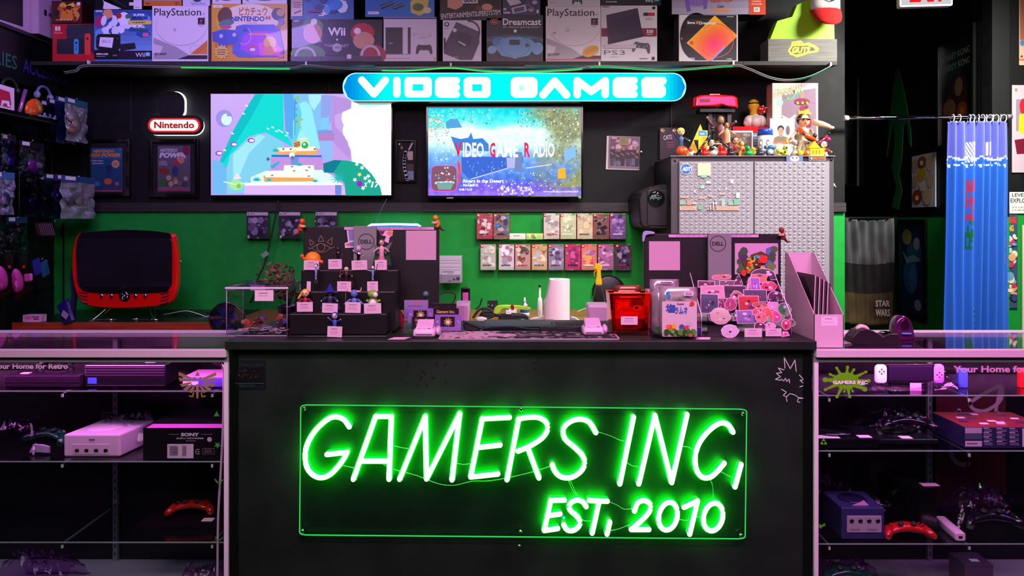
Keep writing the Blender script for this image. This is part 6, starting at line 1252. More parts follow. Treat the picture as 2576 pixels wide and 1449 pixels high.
e = empty('pouch_stand','low clear and white tray the white candy pouches stand in','tray',on(1696,Y)); b = MB(); b.box(-.078,.078,-.036,.10,0,.003,'faf4fa','acrylic'); b.box(-.078,.078,-.036,-.033,.003,.018,'faf4fa','acrylic'); b.obj('tray',e)
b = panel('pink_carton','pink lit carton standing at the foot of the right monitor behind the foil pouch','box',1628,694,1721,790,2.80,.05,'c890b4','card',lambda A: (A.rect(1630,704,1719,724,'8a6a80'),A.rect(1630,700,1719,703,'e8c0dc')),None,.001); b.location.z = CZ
# acrylic tray of die-cut stickers
Y = 2.58
e = tray = empty('sticker_tray','clear tiered acrylic tray full of die-cut stickers on the right of the counter','tray',on(1878,Y)); o = e.location
hT = zw(684,2.80) - CZ; w = .155
for s in (-1,1): b = MB(); b.rings([[(s * w,0,0),(s * w,.21,0),(s * w,.21,hT),(s * w,.17,hT),(s * w,0,.075)],[(s * (w + .003),0,0),(s * (w + .003),.21,0),(s * (w + .003),.21,hT),(s * (w + .003),.17,hT),(s * (w + .003),0,.075)]],'fdfbfd','acrylic',False); b.obj('side_panel',e)
for i in range(5): z0 = .0 + i * hT * .17; b = MB(); b.box(-w,w,.004 + .04 * i,.007 + .04 * i,z0 * .9,z0 + .055,'fdfbfd','acrylic'); b.obj('divider',e)
b = MB(); b.box(-w,w,.004,.21,0,.003,'faf4fa','acrylic'); b.obj('floor_panel',e)
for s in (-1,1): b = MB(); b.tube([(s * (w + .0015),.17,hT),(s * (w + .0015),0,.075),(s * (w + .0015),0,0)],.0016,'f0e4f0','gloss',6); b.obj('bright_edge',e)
# (px, py centre, half w, half h, shape, main colour, second colour, words)
ST = [(1815,697,22,9,'eye','c87860','a08ad8','peach goggle-shaped sticker with violet back part in the top tier'),(1920,690,28,14,'arc','3a3440','e8c0e0','dark arch-shaped sticker in the top tier'),
 (1908,700,22,12,'cap','e07860','6a5470','red and grey cap-like sticker under the dark arch'),(1856,705,12,14,'tri','4a2434','c090b8','dark pointed hat-like sticker in the top tier'),(1900,716,11,16,'rect','9a60c8','c8a0e8','violet console-shaped sticker in the upper right of the tray'),(1933,720,20,13,'blob','c83a60','f09ab8','crimson rounded bear-like sticker'),(1884,714,9,14,'tri','e8a0cc','b86aa0','light pink feathery sticker'),
 (1777,715,19,8,'rect','5a1c34','c86a90','dark red picture sticker at the upper left'),(1830,714,18,8,'rect','6a4c5a','b08a98','brown picture sticker beside the dark red one'),(1772,735,9,14,'rect','c880a0','8a5070','narrow rose picture sticker at the left edge'),(1793,735,26,15,'rect','d898b4','8a3a48','pink scene sticker with two round heads'),(1849,735,25,15,'rect','3a2c40','a888c0','dark violet scene sticker in the third tier'),
 (1853,748,18,16,'blob','a86a70','e0b0bc','brown shaggy sticker in the middle'),(1900,744,26,14,'rect','4a4458','8a80a0','grey blue scene sticker right of the middle'),(1951,744,17,11,'arc','4a2440','d070b0','dark plum rounded sticker on the right'),(1955,753,18,12,'rect','2a2c30','6a7880','black picture sticker with pale margin on the right'),
 (1785,764,20,22,'rect','46506c','c8a0c8','grey blue running figure picture sticker at the lower left'),(1814,765,10,16,'tri','7a3050','e088a8','small pink hooded sticker'),(1838,765,15,15,'blob','b84a78','c8a0e0','red and lilac flower-like sticker'),(1884,764,23,18,'rect','c83038','4048a0','red and blue comic cover sticker in the centre'),(1912,768,18,10,'eye','c06a5c','f0a0b0','rust coloured leaf-shaped sticker right of the comic cover sticker'),
 (1945,775,12,14,'rect','e0b0dc','f0c8ec','blank pale pink price card among the right stickers'),(1973,778,16,15,'ball','3c9a5a','3878c0','green and blue round sticker on the right'),(1812,795,25,19,'ball','d8c8bc','c89080','large cream pig-like sticker at the lower left'),(1794,796,13,14,'blob','8a3048','e0a0b0','dark red curled sticker behind the cream one'),(1852,792,10,14,'tri','6a4060','d8a8d0','dusky small sticker behind the violet box'),
 (1880,797,24,15,'rect','8a78b8','c0a0d8','violet lidded box sticker at the bottom centre'),(1915,799,15,12,'ball','e88a88','c85060','salmon round sticker right of the violet box'),(1929,790,14,17,'arc','e86a58','f0a08a','orange red curl sticker'),(1950,796,15,14,'blob','e0509c','f498cc','hot pink bow-shaped sticker'),(1912,783,18,9,'arc','d85a6a','f0b0b8','red and pink arched sticker'),
 (1836,833,21,15,'ball','c8b0d0','b8a890','pale lilac paw-like sticker at the bottom front'),(1912,819,13,9,'arc','5a1c40','e8a0d0','plum arched sticker behind the price cards'),(1938,820,14,9,'blob','d898c4','f0c0e0','light pink sticker behind the right price card'),(1977,816,12,14,'blob','c8285c','e0608a','crimson crab-like sticker at the lower right'),(1975,838,10,9,'tri','e868a8','f4a0cc','bright pink star sticker at the bottom right'),(1991,812,10,10,'blob','7a7060','b0a890','olive grey forked sticker at the right edge')]
def shape(kind,rgs):
 if kind == 'rect': return rr(-1,1,-1,1,.08,2)
 if kind == 'tri': return [(-.9,-.9),(.95,-.7),(.7,.2),(.2,1),(-.3,.3)]
 if kind == 'arc': return [(-1,-.9)] + [(-math.cos(PI * i / 10),-.2 + 1.15 * math.sin(PI * i / 10)) for i in range(11)] + [(1,-.9),(.55,-.9),(.4,-.2),(-.4,-.2),(-.55,-.9)]
 if kind == 'eye': return [(math.cos(2 * PI * i / 16),.9 * math.sin(2 * PI * i / 16) * (.6 + .4 * abs(math.cos(2 * PI * i / 16)))) for i in range(16)]
 if kind == 'cap': return [(-1,-.2),(-.6,.7),(.2,.9),(1,.8),(.8,-.1),(.95,-.9),(-.3,-.8)]
 if kind == 'ball': return [(math.cos(2 * PI * i / 18) * (.92 + .08 * math.cos(3 * i)),math.sin(2 * PI * i / 18)) for i in range(18)]
 return [(math.cos(2 * PI * i / 14) * (.75 + .25 * rgs.random()),math.sin(2 * PI * i / 14) * (.75 + .25 * rgs.random())) for i in range(14)]
rg = random.Random(21)
for px,py,hw,hh_,kind,c1,c2,lab in ST:
 hw *= 1.14; hh_ *= 1.14
 t = max(0,min(1,(846 - py) / 160)); Ys = Y + .012 + .165 * t + rg.uniform(-.006,.006); b = MB(); P = shape(kind,rg)
 if py > 815: Ys = Y - .004
 k = Ys / F; out = [(x * hw * k,y * hh_ * k) for x,y in P]; ce = [(x * (1 - 1.6 / hw),y * (1 - 1.6 / hh_)) for x,y in out]
 b.prism(out,0,.0012,'f4c4e4','card'); b.poly([(x,-.0004,z) for x,z in ce],c1,'card')
 for j in range(5): a,r_ = rg.uniform(0,6.28),rg.uniform(.1,.58); q_ = rg.uniform(.07,.27); mx_,mz_ = hw * k * r_ * math.cos(a),hh_ * k * r_ * math.sin(a); b.poly([(mx_ + hw * k * q_ * math.cos(2 * PI * i / 8),-.0008 - .0002 * j,mz_ + hh_ * k * q_ * math.sin(2 * PI * i / 8)) for i in range(8)],(c2,c1,c2,'2a1c2c','f4d8e8')[j],'card')
 mesh_thing(b,'die_cut_sticker',lab,'sticker',W(px,py,Ys),'die-cut stickers in the clear tray',(-.25,rg.uniform(-.12,.12) if kind != 'rect' else rg.uniform(-.05,.05),0))
card(1873,826,1917,848,Y - .008,'pink price card left of its twin on the front of the sticker tray',0,None); card(1926,826,1966,846,Y - .008,'pink price card right of its twin on the front of the sticker tray',0,None)
blob('blue_lighter','small blue packet glimpsed left of the sticker tray','packet',[(1751,812),(1751,796),(1763,795),(1764,812)],2.66,.01,'2848c0','gloss',CZ)
bp = panel('red_candy_box','small crimson box behind the upper left corner of the sticker tray','box',1728,690,1744,760,2.79,.05,'8a1c34','card',lambda A: A.rect(1731,722,1741,726,'e0a0a8'),None,.001); bp.location.z = CZ
# pink magazine file with comics
Yf = 2.535
e = empty('magazine_file','tall pink-lit white magazine file standing on the right case beside the counter','magazine file',(xw(2085,Yf),Yf,ZTOP)); o = e.location
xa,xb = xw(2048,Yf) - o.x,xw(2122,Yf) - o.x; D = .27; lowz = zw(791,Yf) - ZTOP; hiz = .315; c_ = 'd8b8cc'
th = .002
b = MB(); b.box(xa,xb,0,th,0,lowz,c_,'card'); b.obj('front_panel',e)
b = MB(); b.box(xa,xb,D - th,D,0,hiz,c_,'card'); b.obj('back_panel',e)
for a in (xa,xb - th): b = MB(); b.rings([[(x_,0,0),(x_,D,0),(x_,D,hiz),(x_,D - .03,hiz),(x_,0,lowz)] for x_ in (a,a + th)],c_,'card',False); b.obj('side_panel',e)
b = MB(); b.box(xa,xb,0,D,-.0005,th,c_,'card'); b.obj('floor_panel',e)
b = MB(); A = Art(b,Yf,o.x,ZTOP,mt='paper'); A.rect(2066,796,2107,819,'f4d8ec'); A.scribble(2072,800,2100,804,1,'6a4a68',2); A.scribble(2070,809,2102,813,1,'c8a8c4',3); b.obj('price_label',e)
for i in range(8):
 b = MB(); x_ = xa + .010 + .0075 * i; b.box(-.001,.001,0,D - .05,0,.245 - .004 * i,('2a2428','b88aa0','3a3034','e0b8cc')[i % 4],'card'); b.box(-.0014,.0014,-.001,0,0,.245 - .004 * i,('e8d0dc','40303c')[i % 2],'card')
 mesh_thing(b,'comic_book',('leftmost','second','third','fourth','fifth','sixth','seventh','rightmost')[i] + ' bagged comic standing edge-on in the pink magazine file','comic',(o.x + x_ - .003,Yf + .03,ZTOP + .003),'comics in the magazine file',(0,.04,0))
# tape dispenser and barcode scanner on the right case
e = empty('tape_dispenser','black tape dispenser standing on the right glass case','tape dispenser',(xw(2204,2.6),2.6,ZTOP)); o = e.location
def g(x,y,Y=2.6): return (xw(x,Y) - o.x,zw(y,Y) - ZTOP)
b = MB(); b.prism([g(*p) for p in ((2140,862),(2144,848),(2158,832),(2176,826),(2198,832),(2222,848),(2238,840),(2262,840),(2266,862),(2262,869),(2210,870),(2150,866))][::-1],0,.06,'1c1018','satin',False,.004); b.obj('body',e,bev=.002)
b = MB(); P = g(2180,834); b.lathe([(.024,0),(.024,.02),(.010,.02),(.010,0)],'e0c8c0','satin',n=24); b.obj('tape_roll',e,(P[0],.045,P[1] - .004),(PI / 2,0,0))
b = MB(); P = g(2244,838); b.box(P[0] - .02,P[0] + .006,.01,.05,P[1] - .002,P[1] + .001,'c8c8cc','chrome'); b.obj('cutter',e)
e = empty('barcode_scanner','glossy purple arched barcode scanner stand beside the tape dispenser','scanner',(xw(2275,2.72),2.72,ZTOP)); o = e.location
b = MB(); g2 = lambda x,y: (xw(x,2.72) - o.x,zw(y,2.72) - ZTOP); b.prism([g2(*p) for p in spline([(2250,856),(2252,820),(2262,800),(2276,795),(2292,806),(2301,832),(2303,856),(2276,860)],3)][::-1],0,.05,'4a1048','gloss',True,.008); b.obj('arch',e)
b = MB(); b.prism([g2(*p) for p in spline([(2268,832),(2266,812),(2276,802),(2287,814),(2284,832)],3)][::-1],-.002,.01,'2a0828','gloss',True,.002); b.obj('opening',e)
b = MB(); p = g2(2280,840); b.lathe([(.018,0),(.018,.004),(.001,.005)],'8a70ff','emit.8',n=18,sy=.4); b.obj('lit_sensor',e,(p[0],-.003,p[1]))
blob('white_paper_stack','white paper edge poking out behind the magazine file on the right case','paper',[(2122,850),(2122,838),(2142,838),(2146,848),(2142,851)],2.75,.02,'e8dce4','paper',ZTOP)
# ================================================================== steel cabinet with tread-plate doors
YK = 4.13; KT = zw(392,YK)
e = cabinet = empty('tool_cabinet','tall dark grey cabinet with silver tread plate doors behind the right monitor','cabinet',(xw(1890,YK),YK,0)); o = e.location
def K(x,y,Y=YK): return (xw(x,Y) - o.x,zw(y,Y))
b = MB(); xa,xb = K(1688,0)[0],K(2097,0)[0]
b.box(xa,xa + .045,0,.48,.02,KT - .004,'121113','satin'); b.box(xb - .045,xb,0,.48,.02,KT - .004,'121113','satin'); b.box(xa,xa + .045,-.002,0,.02,KT - .004,'454447','satin'); b.box(xb - .045,xb,-.002,0,.02,KT - .004,'454447','satin'); b.box(xa + .045,xb - .045,.002,.48,KT - .035,KT - .004,'3a393d','satin'); b.box(xa + .045,xb - .045,.46,.48,.02,KT - .035,'1c1c1e','satin'); b.box(xa + .045,xb - .045,0.01,.48,.02,.06,'2b2a2d','satin'); b.box(xa - .005,xb + .005,-.012,.485,KT - .004,KT,'8a8884','satin'); b.obj('body',e)
for (dx0,dx1) in ((1707,1892),(1895,2082)):
 b = MB(); a,c = K(dx0,0)[0],K(dx1,0)[0]; z1 = zw(407,YK); z0 = .07; b.box(a,c,-.022,-.002,z0,z1,'8a8a8e','satin')
 lc,pit,pz = 'a6a6aa',.0262,.0186; nrow = int((z1 - .92) / pz); ncol = int((c - a) / pit)
 for i in range(nrow):
  for j in range(ncol):
   x = a + pit * (j + .55); z = z1 - pz * (i + .6); s = 1 if (i + j) % 2 else -1; L,Wd = .0112,.0036; ux,uz = .82,.57 * s
   P = [(x + ux * L,z + uz * L),(x - uz * Wd,z + ux * Wd),(x - ux * L,z - uz * L),(x + uz * Wd,z - ux * Wd)]; k = len(b.v)
   b.v += [Vector((p[0],-.022,p[1])) for p in P] + [Vector((x + ux * L * .55,-.0262,z + uz * L * .55)),Vector((x - ux * L * .55,-.0262,z - uz * L * .55))]
   l_ = lin(lc)
   for q_ in ((k,k + 1,k + 5,k + 4),(k + 1,k + 2,k + 5),(k + 2,k + 3,k + 4,k + 5),(k + 3,k,k + 4)): b.face(q_[::-1],l_,'satin',True)
 b.obj('door',e,bev=0)
for x,y in ((1698,404),(1704,394),(2086,395),(2091,402)): b = MB(); p = K(x,y); b.lathe([(.001,0),(.007,.001),(.007,.004),(.001,.005)],'0c0c0c','gloss',n=12); b.obj('bolt',e,(p[0],0,p[1]),(PI / 2,0,0))
def stuck(name,lab,cat,x0,y0,x1,y1,Y,fn,col=None,th=.001,grp=None,m='paper'):
 ox,oz = xw((x0 + x1) / 2,Y),zw(y1,Y); b = MB()
 if col: b.box(xw(x0,Y) - ox,xw(x1,Y) - ox,0,th,0,zw(y0,Y) - oz,col,m)
 A = Art(b,Y,ox,oz,mt=m); fn(A); return mesh_thing(b,name,lab,cat,(ox,Y,oz),grp)
YD = 4.1045
stuck('round_sticker','round blue sticker with white letters at the top left of the left cabinet door','sticker',1711,410,1740,440,YD - .0005,lambda A: (A.ell(1726,425,14.5,14,'b8c8d8',0,28),A.ell(1726,425,13,12.6,'2c62a8',0,28),A.text('ADT',1716,420,1738,430,'e8ecf0',.05,.15)))
stuck('sticky_note','pale yellow sticky note at the top of the left cabinet door','note',1755,410,1788,442,YD - .002,lambda A: A.rect(1756,411,1787,441,'c8caa0'),'c4c698')
def level(A):
 rg = random.Random(2)
 for x0,x1 in ((1710,1753),(1780,1800),(1802,1857)): A.rect(x0,518,x1,529,'b89a80'); A.scribble(x0 + 1,519,x1 - 1,528,2,'a08468',x0)
 for x,y,w,h,c in ((1710,505,14,10,'7aa890'),(1728,504,10,12,'b08868'),(1756,515,12,12,'6aa084'),(1815,500,8,18,'8ab49c'),(1832,506,12,10,'7aa890'),(1846,500,12,16,'6aa084'),(1712,494,20,4,'b89a80'),(1758,496,16,4,'b89a80'),(1782,490,6,5,'c0a080'),(1789,492,5,5,'b8a088'),(1811,486,12,4,'b89a80'),(1764,440,14,7,'78b498'),(1762,466,10,8,'8cc0a4'),(1777,456,10,6,'e0e0e0'),(1837,452,8,9,'e8e8e8'),(1746,478,3,7,'e0e0e0'),(1784,474,2,5,'e8e8e8'),(1808,474,2,5,'e8e8e8'),(1825,472,3,5,'e8e8e8'),(1852,484,8,14,'e0e4e0'),(1795,508,8,6,'d8d8d0'),(1742,508,9,6,'b0a890')): A.rect(x,y,x + w,y + h,c)
 for i in range(6):
  for j in range(i + 1): A.rect(1779 + 3.5 * (5 - i) + 3.5 * j,528 - 4 * (6 - i) + 0,1779 + 3.5 * (5 - i) + 3.5 * j + 2.6,531 - 4 * (6 - i),'d8d4cc' if (i + j) % 2 else '4a4844')
stuck('magnet_scene','scattered tan, green and white block magnets on the left cabinet door','magnets',1710,440,1858,530,YD - .001,level)
stuck('photo_card','small blue and grey animal picture card on the upper rim of the cabinet','card',1978,391,2020,406,YK - .0135,lambda A: (A.rect(1979,392,2019,406,'5a6488'),A.ell(1999,399,12,7,'c8c4c4'),A.ell(1994,397,2,2,'20242c'),A.ell(2004,397,2,2,'20242c')),'50587c')
stuck('orange_badge','small black and orange plate at the upper right rim of the cabinet','plate',2035,392,2077,404,YK - .0135,lambda A: (A.rect(2036,393,2076,403,'1c1614'),A.rect(2045,395,2075,401,'d86c20'),A.text('FLAMMABLE',2046,396,2074,400,'3a1c08',.03),A.poly([(2038,398),(2043,394),(2043,402)],'e8e0d8')),'c8b0a0')
# black wall unit left of the cabinet
e = empty('black_wall_unit','bulky black plastic unit with a round clear badge left of the steel cabinet','machine',(xw(1650,4.45),4.25,zw(578,4.25))); o = e.location
g = lambda x,y,Y=4.25: (xw(x,Y) - o.x,zw(y,Y) - o.z)
b = MB(); P = [g(*p) for p in ((1610,560),(1606,500),(1612,484),(1634,470),(1660,464),(1686,462),(1686,578),(1640,578),(1616,572))]; b.prism(P[::-1],0,.395,'0b0b0c','satin',False,.012); b.obj('shell',e)
b = MB(); a,c = g(1628,568),g(1686,478); b.rbox(a[0],c[0],-.006,.003,a[1],c[1],.01,'141415','satin'); b.obj('front_panel',e)
b = MB(); p = g(1650,499); b.ball((0,0,0),(.049,.02,.049),'a8b8b4','acrylic',20); k = b.obj('clear_badge',e,(p[0],-.01,p[1]))
b = MB(); A = Art(b,4.24,o.x + p[0],o.z + p[1],y=.0,mt='satin'); A.rect(1634,495,1664,500,'98b8a8'); A.line([(1636,503),(1640,492),(1644,503),(1648,492),(1656,503),(1664,494)],2,'c8e0d0'); b.obj('badge_mark',k)
# ------------------------------------------------------------------ collection on top of the cabinet
def top(px,Y): return (xw(px,Y),Y,KT)
ZK = KT
e = empty('red_visor','red goggle-shaped game visor on a black two-legged stand on the cabinet','game visor',top(1800,4.40)); o = e.location
g = lambda x,y,Y=4.40: (xw(x,Y) - o.x,zw(y,Y) - ZK)
b = MB(); P = [g(*p) for p in ((1740,271),(1742,248),(1758,242),(1800,240),(1840,243),(1850,248),(1852,274),(1828,272),(1814,268),(1800,272),(1786,272))]; b.prism(P[::-1],-.05,.09,'d81c14','gloss',False,.014); b.obj('red_housing',e,bev=.004)
b = MB(); P = g(1770,256); b.rbox(P[0] - .035,P[0] + .025,-.053,-.049,P[1] - .009,P[1] + .009,.003,'7a100c','satin'); b.obj('name_plate',e)
b = MB(); P = g(1796,241); b.box(P[0] - .03,P[0] + .03,-.02,.03,P[1] - .004,P[1] + .008,'9a8a88','metal'); b.obj('top_slider',e)
b = MB(); P0,P1 = g(1758,275),g(1845,275); b.box(P0[0],P1[0],-.03,.07,P0[1] - .02,P0[1],'0b0b0c','rubber'); b.obj('black_shade',e)
for x0,x1 in ((1782,1792),(1830,1840)): b = MB(); a,c = g(x0,0)[0],g(x1,0)[0]; b.box(a,c,.0,.03,0,P0[1] - .018,'2c2a2e','satin'); b.obj('stand_leg',e)
b = MB(); a,c = g(1782,0)[0],g(1840,0)[0]; b.box(a + .0,c,.03,.045,.05,.26,'0e0e10','satin'); b.box(a,c,.0,.08,0,.012,'101012','satin'); b.obj('stand_frame',e)
# tripod
e = empty('mini_tripod','black camera tripod with spread legs standing among the ducks on the cabinet','tripod',top(1795,4.16)); o = e.location
g = lambda x,y,Y=4.16: (xw(x,Y) - o.x,0,zw(y,Y) - ZK)
for (x,y,dy),nm_ in (((1752,386,0),'leg'),((1848,382,-.01),'leg'),((1800,386,.10),'leg')): b = MB(); p,q_ = g(1793,328),g(x,y); q_ = (q_[0],dy,.004); b.tube([p,tuple((Vector(p) * .4 + Vector(q_) * .6)),q_],[.004,.006,.009],'18181c','gloss',8); b.obj(nm_,e)
b = MB(); p = g(1792,322); b.ball(p,(.015,.012,.010),'303034','gloss',12); b.tube([g(1793,335),p],.006,'1c1c1f'); b.obj('head',e)
# boxes, frames, tins
def kbox(nm_,lab,cat,x0,y0,x1,Y,d,col,art,m='card',y1=None,**k):
 o_ = panel(nm_,lab,cat,x0,y0,x1,y1 or (HY + (EZ - KT) / Y * F),Y,d,col,m,art,**k); return o_
def a_cats(A): A.rect(1661,322,1707,400,'120c14'); A.grid(1680,325,1706,362,8,8,lambda u,v: (.07 + .28 * max(0,1 - math.hypot(u - .5,v - .45) * 2),.03,.08 + .25 * max(0,1 - math.hypot(u - .5,v - .45) * 2))); A.ell(1667,328,5,4,'e8c860',.4); A.ell(1668,328,1.6,2.6,'14100c'); A.ell(1696,328,5,4,'e8c860',-.3); A.ell(1696,328,1.6,2.6,'14100c'); A.text('CATS',1669,340,1690,351,'f0ecf0',.0,.1,None,-.12); A.scribble(1676,356,1700,372,3,'8a3a50',3)
panel('poster_card','small black poster card with yellow eyes and white CATS lettering on the wall left of the cabinet','poster',1660,321,1708,400,4.62,.006,'1a141c','card',a_cats)
for o_ in [bpy.data.objects['poster_card']]: o_['label'] = 'black poster card with yellow eyes and white CATS lettering, left of the cabinet'
def a_tm(A):
 A.grid(1944,211,2057,345,10,10,lambda u,v: (.82 - .05 * u,.66 + .12 * v - .1 * u,.62 + .02 * u)); A.poly([(1966,252),(1968,232),(2000,232),(2010,228),(2052,222),(2054,340),(1966,340)],'7a6474'); A.poly([(1972,332),(1966,290),(1990,300),(2004,330)],'b0a8b0')
 A.text('TURBOMAN',1951,216,2020,238,'2a5c38',.07,.15,None,-.13); A.text('TURBOMAN',1951,216,2020,238,'e8e0a0',.03,.15,None,-.13); A.line([(1976,246),(1990,250),(1996,244),(2002,236),(2016,232)],4,'3aa860',curve=4); A.star(1961,258,7,11,14,'88b8a0'); A.ell(2018,240,6,9,'9a6a58'); A.poly([(1982,262),(2016,248),(2052,260),(2016,254)],'9a50b8'); A.ell(2017,256,20,9,'6a1838'); A.blobs(2002,262,2046,320,['7a1830','8a2038','5a1428','c09030'],20,.1,.25,3)
 for x in (2006,2018,2030): A.ell(x,259,3.2,3.2,'e8a830')
 A.poly([(1968,290),(1984,300),(2000,288),(2001,293),(1985,306),(1970,310)],'e8e4e8')
kbox('toy_box','tall pink and silver boxed action toy with slanted lettering at the back of the cabinet','box',1943,209,2058,4.38,.10,'d0a8a0',a_tm,bev=.001)
def a_dvd(A): A.rect(1941,301,1993,360,'cfc8d0'); A.text('SCHWARZENEGGER',1944,304,1988,309,'8a7870',.0); A.poly([(1944,360),(1948,346),(1958,342),(1970,342),(1982,346),(1988,360)],'6a6250'); A.ell(1964,324,8.4,9,'1c1614'); A.ell(1964,331,6.6,10.5,'b8806a'); A.rect(1960,339,1968,345,'a87058'); A.ell(1961.5,329,1,.7,'20140f'); A.ell(1966.5,329,1,.7,'20140f'); A.ell(1982,328,5,12,'5a5450'); A.rect(1941,356,1993,362,'a85c48')
kbox('framed_portrait','white framed picture of a dark-haired person in front of the boxed toy','picture',1937,298,1999,4.26,.012,'f0e8e4',a_dvd,bev=.001)
kbox('framed_scene','white framed reddish landscape picture behind the small figures on the cabinet','picture',1834,329,1894,4.32,.01,'f0ece8',lambda A: (A.rect(1837,333,1891,392,'5c4a44'),A.blobs(1838,334,1890,390,['8a3c30','6a5c54','a85a48','40504c','7a8070'],30,.06,.16,9)))
kbox('red_storage_case','flat red plastic case under the white cloud ornament','case',1843,318,1934,4.44,.14,'c81818',None,'gloss',bev=.004)
kbox('blue_white_box','small blue and grey picture box right of the framed scene','box',1893,335,1908,4.36,.06,'5c7890',lambda A: A.scribble(1895,338,1906,380,6,'a8bcc8',3))
e = empty('blue_lidded_tin','white tin with a blue lid and small faces printed on it','tin',top(1925,4.27)); h_ = zw(341,4.27) - KT; h2 = zw(325,4.27) - KT
b = MB(); b.lathe([(.040,0),(.042,.004),(.042,h_)],'e0dcd8',n=22); b.obj('tin_body',e)
b = MB(); b.lathe([(.044,h_),(.044,h2 - .004),(.040,h2)],'1c50b8','gloss',n=22); b.obj('blue_lid',e)
b = MB()
for px in (1915,1932):
 A = Art(b,4.226,xw(1925,4.27),KT,y=-.044 if px > 1920 else -.043); A.ell(px,358,4,7,'3a3434'); A.ell(px,359,2.8,5,'d8b8a0'); A.scribble(px - 6,368,px + 6,374,2,'50484a',px)
b.obj('printed_face',e)
# cloud ornament
e = empty('cloud_ornament','white cloud ornament carrying a rounded yellow shape and a red ball','ornament',(xw(1906,4.46),4.51,zw(318,4.46)))
e.location.z = zw(318,4.44)
b = MB()
for x,y,z,r in ((-.03,0,.04,.038),(.03,0,.04,.04),(0,-.02,.035,.038),(-.045,0,.03,.026),(.05,0,.032,.026),(0,0,.06,.03)): b.ball((x,y,z),r,'ece4d4','satin',14)
b.obj('cloud',e); b = MB(); b.lathe([(.016,.06),(.024,.085),(.022,.105),(.034,.125),(.034,.145),(.024,.165),(.008,.175)],'e0b020','satin',(-.008,0,0),16); b.obj('yellow_top',e)
b = MB(); b.tube([(-.008 + .033 * math.cos(a),-.001 + .033 * math.sin(a),.147) for a in [PI + PI * i / 8 for i in range(9)]],.004,'14100c','gloss',6); b.obj('black_band',e)
b = MB(); b.ball((.034,-.022,.105),.028,'c81414','gloss',14)
for a,c in ((.3,-.6),(-.8,.2),(.9,.5),(0,.9)): v = Vector((a,-1,c)).normalized(); b.lathe([(.007,0),(.001,.012)],'f0e8e0','satin',(0,0,0),8); n0 = len(b.v) - 16; b.xf(n0,Matrix.Translation(Vector((.034,-.022,.105)) + v * .026) @ v.to_track_quat('Z','Y').to_matrix().to_4x4())
b.obj('red_ball',e)
# triangle sign
b = MB(); A = Art(b,4.34,xw(1757,4.34),KT); YY = 4.34; tri_ = [(1729,388),(1762,312),(1788,388)]; b.prism([(xw(x,YY) - A.ox,zw(y,YY) - KT) for x,y in ((1727,391),(1762,312),(1790,391))][::-1],0,.008,'e8c010','satin'); A.poly([(1745,352),(1776,352),(1758,389)],'14120c'); mesh_thing(b,'triangle_plate','yellow triangle plate with a black inner triangle leaning at the left of the cabinet','plate',(A.ox,YY,KT))
kbox('blue_yellow_card','small blue and yellow snack packet in front of the triangle plate','packet',1757,328,1780,4.24,.004,'e0c020',lambda A: (A.poly([(1758,328),(1776,330),(1780,342),(1757,342)],'2c8ac8'),A.scribble(1760,334,1776,339,1,'f4f0e0',2)))
# doll-like figures and ducks
kg = 'collectable figures on top of the cabinet'
def kfig(*a,**k): k.setdefault('grp',kg); k.setdefault('nm','collectable_figure'); return figurine(*a,**k)
yk = lambda Y: HY + (EZ - KT) / Y * F
kfig('blond doll in blue sitting over the red ball at the far left of the cabinet',1713,322,0,4.20,KT + .0,'f0d8a0','e8c020','2c4468','3a3c58',.27,.42,arms=((-1,.8),(1,-.5)))
kfig('brown bearded wrestler doll with bare chest beside the tripod',1828,308,0,4.24,KT,'c88458','3a2820','c88458','5a1820',.17,.36)
kfig('red-capped doll in front of the framed scene',1850,338,0,4.19,KT,'e0a070','4a2818','b01c18','5a2c20',.34,.46,hat=('c01414',[(.0001,.014),(.008,.012),(.012,.004),(.012,0),(.001,-.001)]))
kfig('orange and yellow baby-like doll standing beside the red-capped one',1867,356,0,4.16,KT,'f0c830',None,'e07820','f0b818',.3,.7,arms=((-1,.2),(1,-.9)),eyes=False)
kfig('white chef-like doll with dark hair left of the tripod centre',1790,350,0,4.20,KT,'f0dcc8','14100f','ece8dc','d8d0c0',.36,.6)
kfig('dark reddish armoured figure standing behind the tripod',1812,291,0,4.34,KT + .0,'8a7050','2a1c14','5c1c20','6a5a34',.2,.5,arms=((-1,.6),(1,.3)),eyes=False)
e = kfig('large doll in a cream coat and brim hat pointing to the right',2022,272,0,4.27,KT,'e8b080','2c1c14','e8dcb8','c8bc90',.26,.42,arms=((-1,-.7),),hat=('9a8454',[(.0001,.03),(.014,.028),(.020,.016),(.022,.004),(.042,.0),(.042,-.003),(.001,-.003)]),cape='cabf98')
b = MB(); b.tube([(.05,-.01,.205),(.09,-.04,.19),(.125,-.05,.175),(.135,-.05,.17)],[.018,.016,.012,.007],'e4d8ac','satin',10); b.ball((.14,-.05,.168),(.016,.01,.01),'e8b080'); b.obj('pointing_arm',e)
b = MB(); b.tube([(-.04,-.02,.17),(.0,-.05,.12),(.045,-.05,.10)],[.014,.013,.010],'d84818','gloss',8); b.obj('orange_arm',e)
kfig('red and white hooded doll at the right end above the yellow house',2073,350,0,4.17,KT,'f0e4dc',None,'c82018','ece4d8',.38,.6,hat=('c82018',[(.0001,.012),(.008,.010),(.012,0),(.001,-.002)]))
kfig('grey bearded wizard-like figure in the right half of the cabinet top',1999,352,0,4.17,KT,'c0b0a0','b8b0a8','8a8070','9a8c78',.34,.5,skirt=True)
